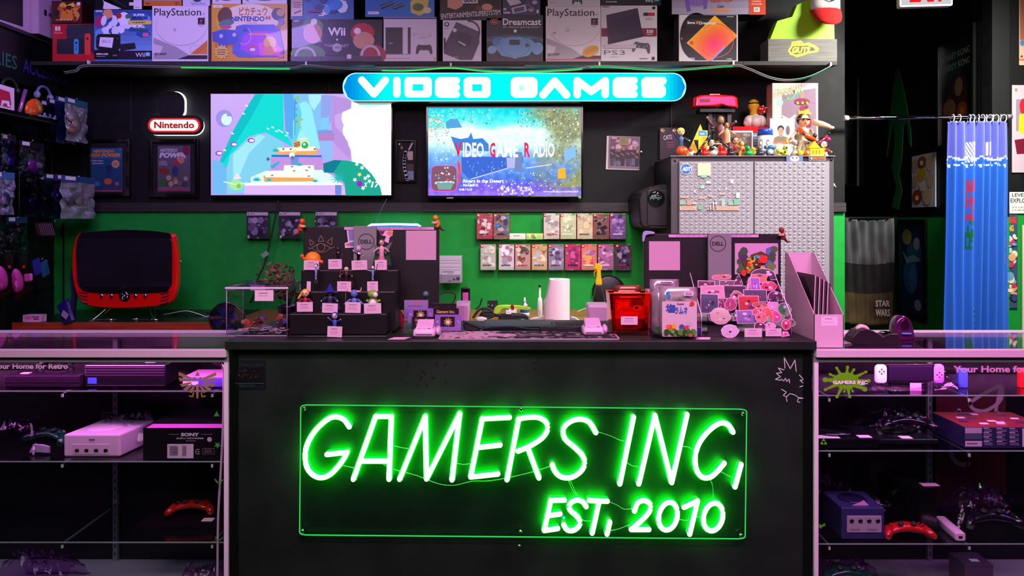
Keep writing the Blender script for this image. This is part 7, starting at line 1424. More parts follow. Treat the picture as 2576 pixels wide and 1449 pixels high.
e = kfig('dark mechanical figure with a long crimson weapon behind the yellow house',2050,335,0,4.24,KT,'201c20',None,'181418','2c2024',.2,.8,arms=((-1,.4),(1,.4)),eyes=False); b = MB(); b.tube([(-.06,-.03,.03),(.02,-.04,.09),(.06,-.03,.12)],.006,'9a1c48','gloss',6); b.ball((.065,-.03,.10),.014,'b0245a','gloss',8); b.obj('weapon',e)
def duck(lab,px,Y,col,s=1.0,head=None,beak='e89018'):
 e = empty('rubber_duck',lab,'rubber duck',(xw(px,Y),Y,KT),'rubber ducks on top of the cabinet'); b = MB()
 b.lathe([(.012 * s,0),(.024 * s,.006 * s),(.026 * s,.016 * s),(.018 * s,.028 * s),(.006 * s,.032 * s)],col,'gloss',n=14,sx=1.0,sy=.8); b.tube([(.018 * s,0,.018 * s),(.030 * s,0,.03 * s)],[.010 * s,.003 * s],col,'gloss',8); b.obj('body',e)
 b = MB(); b.ball((-.010 * s,-.004,.042 * s),.0155 * s,head or col,'gloss',12); b.ball((-.014 * s,-.019 * s,.045 * s),.003 * s,'0c0c0c','gloss',6); b.obj('head',e)
 b = MB(); b.rings([[(-.024 * s,-.010,.036 * s),(-.024 * s,.003,.036 * s),(-.024 * s,.003,.043 * s),(-.024 * s,-.010,.043 * s)],[(-.034 * s,-.008,.037 * s),(-.034 * s,.001,.037 * s),(-.034 * s,.001,.040 * s),(-.034 * s,-.008,.040 * s)]],beak,'gloss',False); b.obj('beak',e)
for px,c,s,hd,lab in ((1774,'d02018',1,None,'small red rubber duck, left of the tripod'),(1794,'a8b0a0',1,'2c2c2c','grey and black rubber duck between the two red ones'),(1817,'d82418',1.05,None,'larger red rubber duck under the tripod'),(1839,'28282c',1,'3a3a40','dark grey rubber duck beside the tripod foot'),
                          (1884,'1c9a40',1,None,'green rubber duck right of the orange doll'),(1898,'f0b818',.95,None,'yellow rubber duck next to the green one'),(1913,'2c3448',1,'5a5860','dark blue rubber duck under the blue tin'),(1766,'3878b0',.7,'e8e0c0','tiny blue and cream rubber duck at the left')): duck(lab,px,4.14 if px not in (1898,1766) else 4.19,c,s,hd)
def lump(nm_,lab,cat,px,Y,parts,grp=kg,m='satin'):
 e = empty(nm_,lab,cat,(xw(px,Y),Y,KT),grp)
 for n_,balls in parts:
  b = MB()
  for x,y,z,r,c in balls: b.ball((x,y,z),r,c,m,12)
  b.obj(n_,e)
lump('round_monster_toy','blue-grey round toy with wide mouth and folded blue top','toy',1936,4.15,(('body',[(0,0,.022,(.024,.02,.022),'4a6a84'),(-.02,0,.05,.012,'3a6a80'),(.012,0,.05,(.026,.012,.014),'2c6888')]),('pale_face',[(0,-.012,.022,(.017,.012,.014),'c0ccd4')]),('foot',[(-.012,-.01,.006,.009,'101418'),(.014,-.01,.006,.009,'101418')])))
lump('red_ball_toy','glossy red and orange ball toy at the far left edge of the cabinet','toy',1716,4.15,(('ball',[(0,0,.028,(.036,.03,.028),'e04818')]),('ribs',[(-.012,-.022,.03,(.008,.01,.016),'f06830'),(.008,-.022,.03,(.008,.01,.016),'f06830')])),m='gloss')
lump('piebald_toy','cream and red lying toy beside the red ball toy','toy',1741,4.15,(('body',[(0,0,.016,(.02,.016,.016),'e8dcd0'),(.01,-.01,.012,.008,'1c1814')]),('head',[(-.008,-.006,.038,(.012,.012,.016),'d8583c')])))
lump('lizard_toy','spiky green and black lizard toy hanging over the cabinet edge','toy',1968,4.14,(('body',[(0,0,.02,(.03,.016,.016),'a8b838'),(.016,0,.04,(.014,.012,.02),'8a9c30'),(-.02,0,.03,.014,'c0cc50')]),('dark_spots',[(.01,-.014,.022,(.007,.006,.006),'1c2010'),(-.01,-.014,.016,(.006,.006,.004),'1c2010'),(.02,-.01,.046,(.006,.006,.006),'1c2010')]),('leg',[(-.022,-.01,.006,(.014,.008,.006),'a8b838'),(.02,-.01,.006,(.014,.008,.006),'98a830')])))
lump('orange_ball_toy','small orange and white toy ball next to the yellow house','toy',2029,4.14,(('ball',[(0,0,.016,.016,'e86020')]),('white_patch',[(.003,-.010,.018,.008,'f0e0d0')])),m='gloss')
lump('yellow_chick_toy','yellow rounded toy left of the small orange ball','toy',2008,4.14,(('body',[(.012,0,.016,(.016,.014,.016),'f0c010'),(.004,0,.03,.009,'f0c010')]),),m='gloss')
lump('sandy_mound_toy','sandy brown sloped toy with a tiny yellow figure on top behind the lizard','toy',1962,4.2,(('mound',[(0,.01,.03,(.05,.02,.05),'a89878')]),('yellow_figure',[(.04,0,.085,(.009,.009,.012),'f0c020'),(.04,0,.10,.007,'f0c020')])))
e = empty('toy_house','small bright yellow toy house with slatted windows at the right end of the cabinet','toy house',top(2054,4.15)); b = MB(); b.box(-.035,.045,0,.05,0,.045,'f0cc10'); b.prism([(-.045,.045),(-.012,.085),(.022,.045)][::1],-.004,.05,'e8c008'); b.obj('walls_and_gable',e,bev=.001)
for x in (-.018,.0,.018): b = MB(); b.box(x - .004,x + .004,-.0012,0,.012,.034,'8a7010'); b.obj('window',e)
e = empty('toy_truck','grey plastic toy truck behind the chef-like doll','toy truck',top(1812,4.27)); b = MB(); b.box(-.05,.06,0,.06,.012,.05,'b8b8ac'); b.box(-.05,.01,0,.06,.05,.085,'c8c8bc'); b.obj('truck_body',e,bev=.004); b = MB(); b.box(-.045,.004,-.001,0,.056,.078,'2c3030','gloss'); b.obj('windscreen',e)
for x in (-.03,.04): b = MB(); b.lathe([(.015,0),(.015,.01),(.001,.011)],'101010','rubber',n=14); b.obj('wheel',e,(x,.002,.0155),(PI / 2,0,0))
# cables hanging by the poster card
for i,(pts) in enumerate(([(1668,398),(1664,420),(1670,450),(1660,466)],[(1682,398),(1686,430),(1678,465)],[(1694,396),(1692,440),(1684,500)])): cable('hanging_cable',('left','middle','right')[i] + ' of three thin black cables hanging below the poster card',pts,4.63,.003,'1a1a1c',grp='cables below the poster card')
# ================================================================== contents of the left case
GL = 'consoles and parts in the glass cases'
def slab(nm_,lab,cat,x0,x1,y0f,yt,yb,Y,Z,depth,col,fr=None,grp=None,bev=.004,extra=None,m='gloss',shear=0,topc=None):
 """low console: x0..x1 columns of the front face, yt top row of the front face"""
 ox = xw((x0 + x1) / 2,Y); w = (xw(x1,Y) - xw(x0,Y)) / 2; h_ = zw(yt,Y) - Z; b = MB()
 e = empty(nm_,lab,cat,(ox,Y,Z + .0005),grp); b.rings([[(-w,0,0),(w,0,0),(w + shear,depth,0),(-w + shear,depth,0)],[(-w,0,h_),(w,0,h_),(w + shear,depth,h_),(-w + shear,depth,h_)]],col,m,False); b.obj('body',e,bev=bev)
 if topc: b = MB(); b.rings([[(-w * .96,.01,h_),(w * .96,.01,h_),(w * .96 + shear,depth - .01,h_),(-w * .96 + shear,depth - .01,h_)],[(-w * .96,.01,h_ + .002),(w * .96,.01,h_ + .002),(w * .96 + shear,depth - .01,h_ + .002),(-w * .96 + shear,depth - .01,h_ + .002)]],topc,m,False); b.obj('top_panel',e)
 if extra: extra(e,w,h_)
 return e
def ctag(e,x,y,z,w=.03,d=.02,rz=0): b = MB(); b.box(-w / 2,w / 2,0,d,0,.0008,'f4d8ec','paper'); b.obj('price_tag',e,(x,y,z + .0005),(0,0,rz))
def bar(nm_,x0,x1,z0,z1,col,m='satin',y=-.001): return lambda e,w,h_: (lambda b: (b.box(w * x0,w * x1,y,.001,h_ * z0,h_ * z1,col,m),b.obj(nm_,e)))(MB())
def multi(*f): return lambda e,w,h_: [g_(e,w,h_) for g_ in f]
S1,S2,S3 = SHL
slab('game_console','slanted purple-black console at the left of the top shelf in the left case','game console',10,198,0,945,984,2.60,S1,.22,'1c1420',extra=multi(bar('front_groove',-1,1,.42,.50,'050505'),lambda e,w,h_: ctag(e,-.08,.03,h_)),grp=GL)
slab('game_console','tall ribbed black console in the middle of the top shelf in the left case','game console',213,415,0,918,982,2.62,S1,.2,'0e0e12',extra=multi(*[bar('front_rib',-1,.98,z,z + .04,'2c2430') for z in (.5,.62,.74,.86)],bar('disc_tray_light',-.92,-.7,.12,.40,'2a50b0'),lambda e,w,h_: ctag(e,.07,.04,h_,.035)),grp=GL)
slab('handheld_case','violet accessory case at the right end of the top shelf in the left case','case',458,560,0,950,981,2.60,S1,.14,'4a40a0',extra=multi(bar('white_label',-.95,-.2,.25,.6,'e0c8e0')),grp=GL,topc='e090d8')  # pink top paints the magenta strip light falling on the case
def gpad(nm_,lab,cx,yb,Y,Z,col,s=1.0,col2='c8c8c8',grp='game controllers',wire=None,rz=0,m='gloss'):
 e = empty(nm_,lab,'game controller',(xw(cx,Y),Y,Z),grp,rz); w = .075 * s
 b = MB(); prof = []
 for i in range(17):
  t = i / 16 * 2 - 1; z0 = (.018 - .016 * abs(t) ** 1.2) * s; h_ = (.030 - .010 * abs(t) ** 3) * s; yo = -.012 * s * abs(t) ** 2
  prof.append([(t * w * 1.0,yo + .024 * s * (.5 + .5 * (1 - abs(t) ** 6)) * math.cos(a) * 1.1,z0 * .6 + h_ * .5 + h_ * .5 * math.sin(a) * (1 - .35 * abs(t) ** 4)) for a in [2 * PI * k / 12 for k in range(12)]])
 b.rings(prof,col,m)
 for k in (-1,1): b.tube([(k * w * .75,-.01 * s,.02 * s),(k * w * .95,-.028 * s,.012 * s),(k * w * 1.05,-.045 * s,.008 * s)],[.018 * s,.014 * s,.009 * s],col,m,10)
 b.obj('body',e)
 for k in (-1,1): b = MB(); b.lathe([(.007 * s,0),(.006 * s,.008 * s),(.009 * s,.009 * s),(.009 * s,.012 * s),(.001,.013 * s)],'24242a','rubber',n=12); b.obj('thumbstick',e,(k * .022 * s,-.012 * s,.034 * s),(.5,0,0))
 for x,y,c in ((.046,.004,'3a8a50'),(.056,-.004,'b83030'),(.046,-.012,'3a58b0'),(-.050,0,'202024')): b = MB(); b.ball((0,0,0),(.0045 * s,.0045 * s,.003 * s),c if col2 else col,'gloss',8); b.obj('button',e,(x * s,y * s - .004,.036 * s))
 return e
gpad('game_controller','green controller with grey coiled cable on the middle shelf of the left case',133,1140,2.70,S2 + .028,'0c4a30',1.1,rz=-.3)
b = MB()
for i in range(7): b.tube([(-.02 + .002 * i,0,.006 + .004 * i),(.01,-.01,.012 + .004 * i),(.05,0,.006 + .003 * i),(.01,.015,.01 + .003 * i),(-.02 + .002 * i,0,.006 + .004 * i)],.0032,'9a90a8','rubber',6,4)
b.tube([(.0,-.012,.0),(.002,-.014,.02),(.0,.0,.034),(-.002,.012,.02)],.004,'c8c0cc','rubber',6,3)
mesh_thing(b,'coiled_cable','grey controller cable wound in a bundle beside the green controller','cable',(xw(85,2.62),2.63,S2 + .001))
gpad('dark_controller','dark controller at the back of the top shelf above the slanted console',150,940,2.78,S1 + .045,'141418',.8)
def a_con(e,w,h_):
 b = MB(); b.box(-w * .68,w * .62,-.0015,.001,h_ * .12,h_ * .56,'d8b8d0'); b.obj('port_panel',e)
 for i in range(4): b = MB(); b.rbox(-.007,.007,-.002,.001,0,.011,.003,'141014','gloss'); b.obj('controller_port',e,(w * (-.56 + .34 * i) + .004,-.0014,h_ * .22))
 b = MB(); b.ball((0,0,0),(w * .62,.06,.004),'ecc8e4','satin',20); b.obj('disc_lid',e,(-.005,.10,h_)); b = MB(); b.box(-.01,.01,-.0015,0,h_ * .74,h_ * .80,'7a6a80'); b.obj('logo_plate',e)
slab('game_console','white pink-lit console with four front ports on the middle shelf of the left case','game console',160,302,0,1093,1148,2.60,S2,.19,'e4c0dc',extra=a_con,grp=GL,shear=.03,m='satin',bev=.006)
def plastic(lab,pts,Y,Z,d,col='f0e8f8',seed=1,nm_='plastic_bag',grp='crumpled clear bags'):
 rg = random.Random(seed); o_ = Vector((xw(sum(p[0] for p in pts) / len(pts),Y),Y,Z)); x0,x1 = min(p[0] for p in pts),max(p[0] for p in pts); hs_ = lambda x: next((pts[i][1] + (pts[i + 1][1] - pts[i][1]) * (x - pts[i][0]) / (pts[i + 1][0] - pts[i][0]) for i in range(len(pts) - 1) if pts[i][0] <= x <= pts[i + 1][0]),pts[-1][1])
 b = MB(); b.grid(lambda u,v: (xw(x0 + (x1 - x0) * u,Y) - o_.x + .006 * noise.noise((u * 5,v * 5,seed)),d * v + .01 * noise.noise((u * 6,v * 6,seed + 9)),max(.001,(zw(hs_(x0 + (x1 - x0) * u),Y) - Z) * math.sin(PI * min(1,v * 1.1 + .02)) ** .6 * (.75 + .5 * abs(noise.noise((u * 9,v * 7,seed + 3)))))),26,14,col,'film'); return mesh_thing(b,nm_,lab,'plastic bag',o_,grp)
plastic('clear bag of black cables behind the white console in the left case',[(200,1100),(240,1062),(290,1045),(340,1050),(380,1090)],2.68,S2 + .002,.16,seed=2)
for i in range(5): pass
b = MB()
for i in range(6): b.tube([(-.07 + .01 * i,.01 * i,.01),(-.02,.0,.05 + .008 * i),(.05,.02,.035 + .006 * i),(.08,.01 * i,.008)],.004,'101014','rubber',6,4)
mesh_thing(b,'cable_bundle','bundle of black cables inside the clear bag behind the white console','cable',(xw(262,2.80),2.83,S2 + .004))
plastic('small shiny crumpled bag at the far left of the middle shelf',[(-10,1065),(20,1055),(50,1062),(70,1048),(82,1075)],2.62,S2 + .06,.1,'e8a0e8',5)
bpy.data.objects[-1] if 0 else None
def a_sony(A):
 A.text('SONY',455,1090,501,1099,'e8dce8',.05); A.line([(424,1094),(450,1094)],1,'a898a8'); A.line([(506,1094),(534,1094)],1,'a898a8'); A.text('SCPH-1001/94000',444,1102,512,1106,'d8ccd8',.03); A.text('(NTSC)',468,1109,492,1112,'b8acb8',.02)
 A.rect(421,1118,487,1154,'e8d0e4'); A.scribble(424,1121,450,1150,4,'a890a4',3)
 for i in range(16): A.rect(428 + 1.9 * i,1124,429 + 1.9 * i,1146,'4a3c48') if i < 11 else A.rect(441 + 2.2 * i - 6,1122,442 + 2.2 * i - 6,1148,'4a3c48')
 A.ring(499,1137,6,6,1.6,'d0c0d0',.8,5.4); A.ell(500,1137,2,2,'d0c0d0'); A.rect(510,1128,540,1144,'8a7c8a'); A.rect(511,1129,539,1143,'141014'); A.scribble(513,1131,537,1141,3,'8a7c8a',5); A.ell(528,1106,6,6,'e0b8dc')
panel('console_carton','black carton with white lettering and barcode label in the left case','box',360,1078,563,S2 and 1157.5,2.57,.26,'141216','card',a_sony,GL,.001)
o_ = bpy.data.objects['console_carton']; o_.location.z = S2 + .0006
b = MB(); z_ = zw(1078,2.57) - S2; w_ = (xw(563,2.57) - xw(360,2.57)) / 2; b.box(-w_,w_,.002,.26,z_,z_ + .001,'9a8aa0','card'); b.box(-w_ + .01,w_,.0,.05,z_ + .001,z_ + .0015,'d860c8','card'); t_ = b.obj('carton_lid',o_)  # magenta front band paints the strip light on the lid
slab('game_console','flat glossy black console under the red controller on the bottom shelf of the left case','game console',341,560,0,1318,1334,2.66,S3,.2,'1a1018',extra=multi(bar('chrome_lip',-1,.96,.0,.16,'b8a0b8','chrome'),lambda e,w,h_: ctag(e,.09,.02,h_,.04,.03)),grp=GL,shear=.03)
gpad('game_controller','translucent red controller lying on the flat black console in the left case',484,1290,2.74,S3 + .035,'b82410',1.0,None,rz=.1)
# case bottom and cable with leaves
b = MB(); pts = [W(536,912,2.55),W(555,916,2.55),W(562,940,2.55),W(562,1050,2.55),W(556,1180,2.55),W(549,1300,2.55),W(547,1449,2.55),W(546,1470,2.55)]; o_ = pts[0].copy(); b.tube([p - o_ for p in pts],.0042,'d8c0d4','satin',8,4); mesh_thing(b,'white_cable','white cable running down inside the right edge of the left case','cable',o_)
for i,(x,y,t_) in enumerate(((545,1043,'topmost'),(547,1120,'second'),(551,1212,'third'),(552,1357,'lowest'))):
 b = MB(); A = Art(b,2.526,xw(x,2.526),zw(y,2.526),mt='satin')
 A.star(x,y,4,9 if i < 2 else 7,3 + i % 2 * 2,'3a9a3c' if i < 3 else '2c6a3c',.5 + i) if i < 2 else A.line([(x - 10,y - 6),(x - 2,y + 4),(x + 9,y - 5)],4 if i == 2 else 2.5,'4aa03c')
 mesh_thing(b,'leaf_sticker',t_ + ' green leaf sticker beside the white cord','sticker',(A.ox,2.526,A.oz),'leaf stickers on the left case')
plastic('clear bag with cables at the bottom left of the left case',[(-20,1412),(40,1408),(90,1415),(130,1425),(150,1440)],2.62,ZDECK + .001,.2,'e0b8e8',7)
plastic('crumpled bag with a tag at the bottom right of the left case',[(450,1438),(500,1428),(540,1432),(562,1445)],2.60,ZDECK + .001,.12,'e0b0e0',8)
# ================================================================== contents of the right case
S1,S2,S3 = SHR
e = empty('handheld_console','handheld console with white left grip and lilac right grip in the right case','game console',(xw(2290,2.64),2.64,S1 + .001),GL); o = e.location
def g(x,y): return (xw(x,2.64) - o.x,zw(y,2.64) - o.z)
b = MB(); a,c = g(2229,962),g(2352,916); b.rbox(a[0],c[0],0,.012,a[1],c[1],.004,'0e0e12','gloss'); b.obj('tablet',e); b = MB(); a,c = g(2236,958),g(2346,921); b.rbox(a[0],c[0],-.001,.001,a[1],c[1],.002,'1c1526','gloss'); b.obj('screen',e)
for (x0,x1,yt_,col,lab_) in ((2202,2232,917,'e8e4e4','white grip'),(2348,2376,916,'a880e8','lilac grip')):
 b = MB(); a,c = g(x0,966),g(x1,yt_); b.rbox(a[0],c[0],-.003,.014,a[1],c[1],.014,col); k = b.obj('side_grip',e); k['label'] = lab_
 cx_,cz = (a[0] + c[0]) / 2,a[1] * .35 + c[1] * .65
 for dx,dz in ((0,.008),(0,-.008),(.008,0),(-.008,0)): b = MB(); b.ball((0,0,0),(.0032,.002,.0032),'1c1c20','gloss',8); b.obj('button',k,(cx_ + dx,-.004,cz + dz - (.0 if x0 < 2300 else .012)))
b = MB(); b.box(-.02,.02,.0,.001,-.001,.026,'f4c0e8','paper'); p = g(2296,985); b.obj('price_tag',e,(p[0],-.02,max(0,p[1])))
b = MB(); b.box(-.06,.06,.012,.04,0,.02,'18181c','satin'); b.obj('stand',e)
plastic('crumpled clear bag under the handheld console in the right case',[(2170,960),(2210,968),(2300,972),(2370,950),(2400,925),(2440,975)],2.60,S1 + .001,.2,'f0d8f4',11)
for x0,c,lab_ in ((2412,'3a5ab0','blue detached grip hanging in the top of the right case'),(2566,'d82020','red detached grip at the right edge of the right case')):
 panel('detached_grip',lab_,'game controller',x0,915,x0 + 24,965,2.66,.02,c,'gloss',lambda A: None,None,.004).location.z = S1 + .0
e = slab('game_console','black round-lidded console at the left of the middle shelf in the right case','game console',2052,2212,0,1104,1128,2.58,S2,.17,'121216',extra=multi(lambda e,w,h_: (lambda b: (b.lathe([(.001,.006),(.07,.006),(.075,.0),(.001,-.001)][::-1],'08080a','gloss',n=28,sy=.8),b.obj('round_lid',e,(-.02,.08,h_ + .003))))(MB()),lambda e,w,h_: (lambda b: (b.box(-w * .9,-w * .2,.004,.04,h_,h_ + .001,'d8d0d8','satin'),b.obj('pale_decal',e)))(MB()),lambda e,w,h_: ctag(e,.07,.01,h_,.045,.03)),grp=GL)
e = slab('game_console','smaller black console under the black controller on the middle shelf of the right case','game console',2212,2362,0,1106,1128,2.62,S2,.17,'141418',extra=multi(lambda e,w,h_: (lambda b: (b.box(-w * .5,w * .5,.07,.08,h_,h_ + .003,'050506','gloss'),b.obj('cartridge_slot',e)))(MB()),lambda e,w,h_: ctag(e,0,.01,h_,.04,.03)),grp=GL)
gpad('game_controller','glossy black controller resting on the smaller black console',2280,1070,2.72,S2 + .035,'101014',1.1,rz=-.15)
plastic('clear bag behind the black controller in the right case',[(2150,1075),(2200,1045),(2260,1032),(2330,1045),(2375,1085)],2.78,S2 + .002,.12,'e8c0f0',13)
gpad('blue_controller','dim blue controller hanging at the back left of the right case',2170,1010,2.84,S1 - .07,'2c3c78',1.0,None)
def a_meta(A):
 A.rect(2428,1079,2470,1093,'c8a8c8'); A.rect(2428,1094,2470,1108,'50586c'); A.rect(2428,1112,2470,1126,'d8b8d4'); A.scribble(2432,1116,2466,1122,1,'2c2430',1)
 for i in range(3):
  x = 2474 + i * 32
  for j in range(4): A.scribble(x,1082 + 11 * j,x + 26,1090 + 11 * j,2,'a89cc0',i * 4 + j); A.rect(x,1079 + 11 * j,x + 14,1081 + 11 * j,'d8c8e0')
 A.rect(2570,1080,2590,1126,'e0c8e0')
o_ = panel('game_carton','flat dark blue carton with rows of small print in the right case','box',2427,1078,2640,1130,2.58,.2,'2c2a50','card',a_meta,GL,.001); o_.location.z = S2 + .0006
b = MB(); z_ = zw(1078,2.58) - zw(1130,2.58); w_ = (xw(2640,2.58) - xw(2427,2.58)) / 2; b.box(-w_,w_,.002,.2,z_,z_ + .001,'8a2030','card')
rg = random.Random(4)
for i in range(14): x_,y_ = rg.uniform(-w_ + .02,w_ - .03),rg.uniform(.02,.17); b.poly([(x_,y_,z_ + .0012 + .0001 * i),(x_ + .03,y_,z_ + .0012 + .0001 * i),(x_ + .035,y_ + .02,z_ + .0012 + .0001 * i),(x_ + .005,y_ + .02,z_ + .0012 + .0001 * i)],rg.choice(('f0a0d8','e03040','3a2c60','f0d0f0')),'card')
b.obj('carton_top',o_)
# reflection in the glass, painted on a maroon panel with pale script
def a_script(A):
 c = '9a8c88'; A.line([(2412,985),(2400,1040),(2392,1090),(2410,1118),(2436,1120)],11,c,curve=5); A.line([(2440,965),(2470,945),(2500,930),(2520,925),(2516,960),(2480,985),(2450,982),(2440,968)],9,c,curve=5); A.line([(2516,930),(2505,990),(2515,1010),(2500,1040),(2460,1050),(2440,1030),(2470,1005),(2510,990)],8,c,curve=5)
panel('maroon_reflection','dim maroon reflection with pale script strokes, painted at the back of the right case','board',2355,925,2530,1225,2.88,.006,'3c0a10','satin',a_script).location.z = .36
bpy.data.objects['maroon_reflection'].location.z = SHR[2] + .004
e = empty('cube_console','indigo cube console with four round ports on the bottom shelf of the right case','game console',(xw(2170,2.585),2.585,S3 + .001),GL); o = e.location
a = xw(2117,2.585) - o.x; c = xw(2226,2.585) - o.x; h_ = zw(1277,2.585) - o.z
b = MB(); b.box(a,c,0,.16,0,h_,'363068','satin'); b.obj('body',e,bev=.005)
b = MB(); b.rbox(a + .018,c - .012,-.003,.001,.025,h_ - .028,.003,'b8a0b8','satin'); f_ = b.obj('front_plate',e)
for i in range(4): b = MB(); b.lathe([(.001,0),(.0075,0),(.0075,.002),(.001,.0025)],'14101c','gloss',n=14); b.obj('controller_port',f_,(a + .034 + (c - a - .060) / 3 * i,-.003,h_ - .045),(PI / 2,0,0))
for i in range(2): b = MB(); b.box(0,.035,-.004,-.003,.034,.040,'9a849c'); b.obj('card_slot',f_,(a + .028 + .06 * i,0,0))
b = MB(); b.lathe([(.001,.004),(.045,.004),(.05,0),(.001,-.001)][::-1],'241e48','gloss',n=24); b.obj('disc_lid',e,((a + c) / 2,.085,h_)); b = MB(); b.rings([[(-.03,0,0),(.03,0,0),(.012,.0,.018),(-.0,0,.012)],[(-.03,.001,0),(.03,.001,0),(.012,.001,.018),(-.0,.001,.012)]],'f0a0e0','paper',False); b.obj('price_tag',e,((a + c) / 2,.02,h_))
gpad('game_controller','bright red controller beside the indigo cube console',2276,1310,2.62,S3 + .006,'c81818',1.05,None)
b = MB(); w_ = .038; hh2 = zw(1232,2.62) - S3; b.box(-w_,w_,0,.2,0,hh2,'0c0c0e','gloss'); mesh_thing(b,'tower_console','upright black console box in the middle of the bottom shelf in the right case','game console',(xw(2340,2.62),2.63,S3 + .001),GL,(0,0,.28),.003)
b = MB(); b.box(-.03,.03,0,.03,0,.001,'f0b0e4','paper'); mesh_thing(b,'price_tag','pink price tag lying on top of the upright black console','price tag',(xw(2356,2.62),2.65,S3 + hh2 + .002))
b = MB(); b.rbox(-.018,.018,0,.15,0,.030,.008,'f0c8e8','satin'); e = mesh_thing(b,'remote_controller','white remote controller lying end-on beside the upright black console','remote controller',(xw(2412,2.58),2.57,S3 + .001),None,(0,0,-.1)); b = MB(); b.box(-.006,.006,-.001,0,.010,.019,'2c1c2c'); b.obj('socket',e)
gpad('game_controller','dark controller in a clear bag at the right of the bottom shelf',2485,1320,2.68,S3 + .02,'17161c',1.25)
for i,(x,y) in enumerate(((-.02,0),(.02,0),(0,.012),(0,-.012),(.012,.01))): pass
plastic('clear bag around the dark controller in the right case',[(2400,1320),(2430,1250),(2480,1232),(2540,1240),(2600,1290)],2.66,S3 + .002,.18,'e8b8f0',17)
plastic('purple-lit crumpled bag top above the dark controller',[(2440,1250),(2480,1238),(2530,1245),(2545,1270)],2.72,S3 + .09,.06,'e070e8',18)
plastic('large clear bag behind the indigo cube console',[(2062,1195),(2120,1215),(2200,1242),(2290,1250)],2.74,S3 + .002,.14,'d8b8e0',19)
gpad('game_controller','green controller at the bottom left of the right case',2125,1440,2.62,ZDECK + .075,'0c3c30',1.1)
plastic('clear bag of parts under the green controller at the bottom of the right case',[(2052,1440),(2100,1438),(2200,1432),(2230,1446)],2.6,ZDECK + .001,.2,'d8b0e0',27)
slab('grey_adapter','grey boxy adapter in a clear bag at the bottom right of the right case','adapter',2428,2500,0,1420,1449,2.62,ZDECK,.1,'51425a',extra=lambda e,w,h_: ctag(e,0,.02,h_),grp=None,m='satin')
b = MB(); b.box(-.03,.03,0,.001,0,.035,'c8a8c4','paper'); mesh_thing(b,'price_tag','pale tilted tag on the bottom deck of the right case','price tag',(xw(2292,2.64),2.62,ZDECK + .001),None,(-.5,0,.2))
# ================================================================== left wall of accessories
# header board with lettering
def lw(px,py,X): Y = X * F / (px - CX); return Vector((X,Y,EZ - (py - HY) / F * Y))
XH = -2.80
e = empty('header_board','black header board along the left wall with dim coloured lettering','board',(XH,4.60,zw(204,4.6)))
zt_ = lw(100,104,XH).z; zb_ = 2.16
b = MB(); b.box(XL - XH + .001,0,-1.4,0,2.22 - e.location.z,zt_ - e.location.z,'08080a','satin'); b.obj('board',e)
b = MB(); b.box(XL - XH + .001,.02,-1.4,0,zt_ - e.location.z,zt_ - e.location.z + .02,'2a2630','satin'); b.obj('top_shelf',e)
def wtext(t,Y0,Y1,z0,z1,col,name,X=XH):
 V,P = glyphs(t,.01,0); a,b_ = min(v.x for v in V),max(v.x for v in V); c,d = min(v.y for v in V),max(v.y for v in V); b = MB()
 b.v = [Vector((.0025,Y0 + (v.x - a) / (b_ - a) * (Y1 - Y0) - 4.60,z0 + (v.y - c) / (d - c) * (z1 - z0) - e.location.z)) for v in V]
 for p in P: b.face(p,lin(col),'satin')
 return b.obj(name,e)
z0,z1 = lw(60,182,XH).z,lw(60,148,XH).z
wtext('ACCESSORIES',lw(57,0,XH).y,lw(183,0,XH).y,z0,z1,'3c2c86','violet_lettering')
wtext('ACCESSORIES',lw(57,0,XH).y - .72,lw(42,0,XH).y,z0,z1,'2c6a5c','green_lettering')
# large boxes standing on the header board
zs = zt_ + .0205
def sbox(nm_,lab,x0,x1,Yn,Yf,h_,col,art=None,side=None):
 b = MB(); b.box(x0,x1,Yn - Yf,0,0,h_,col,'card'); o_ = Vector((0,Yf,zs));
 if art: art(b,x0,x1,Yn - Yf,h_)
 return mesh_thing(b,nm_,lab,'box',o_,'large boxes on the left header board',bev=.001)
def ps5(b,x0,x1,yn,h_):
 X = x1 + .0004; D = yn
 b.poly([(X,D + .02,.0),(X,D + .02,h_ * .96),(X,-.06,h_ * .96),(X,-.06,.02)][::-1],'0c0c12','card')
 b.poly([(X + .0003,D + .03,.10),(X + .0003,D + .12,.14),(X + .0003,D + .17,.02),(X + .0003,D + .14,.02),(X + .0003,D + .11,.10),(X + .0003,D + .03,.07)][::-1],'e8dce8','card')
sbox('console_box','big black and pink-lit white box with a curved white shape at the top left corner',XL + .004,XH + .015,3.75,4.27,.42,'c8a8bc',ps5)
b_ = sbox('console_box','greyish pink side of a tall white box next to the big black one',XL + .004,XH + .06,4.28,4.50,.40,'b898ac',lambda b,x0,x1,yn,h_: [b.poly([(x1 + .0004,yn + .05,.12),(x1 + .0004,yn + .05,.135 + .02),(x1 + .0004,yn + .075,.155),(x1 + .0004,yn + .075,.12)][::-1],'201820','card'),b.poly([(x1 + .0004,yn + .09,.125),(x1 + .0004,yn + .09,.145),(x1 + .0004,yn + .17,.145),(x1 + .0004,yn + .17,.125)][::-1],'5a4858','card')])
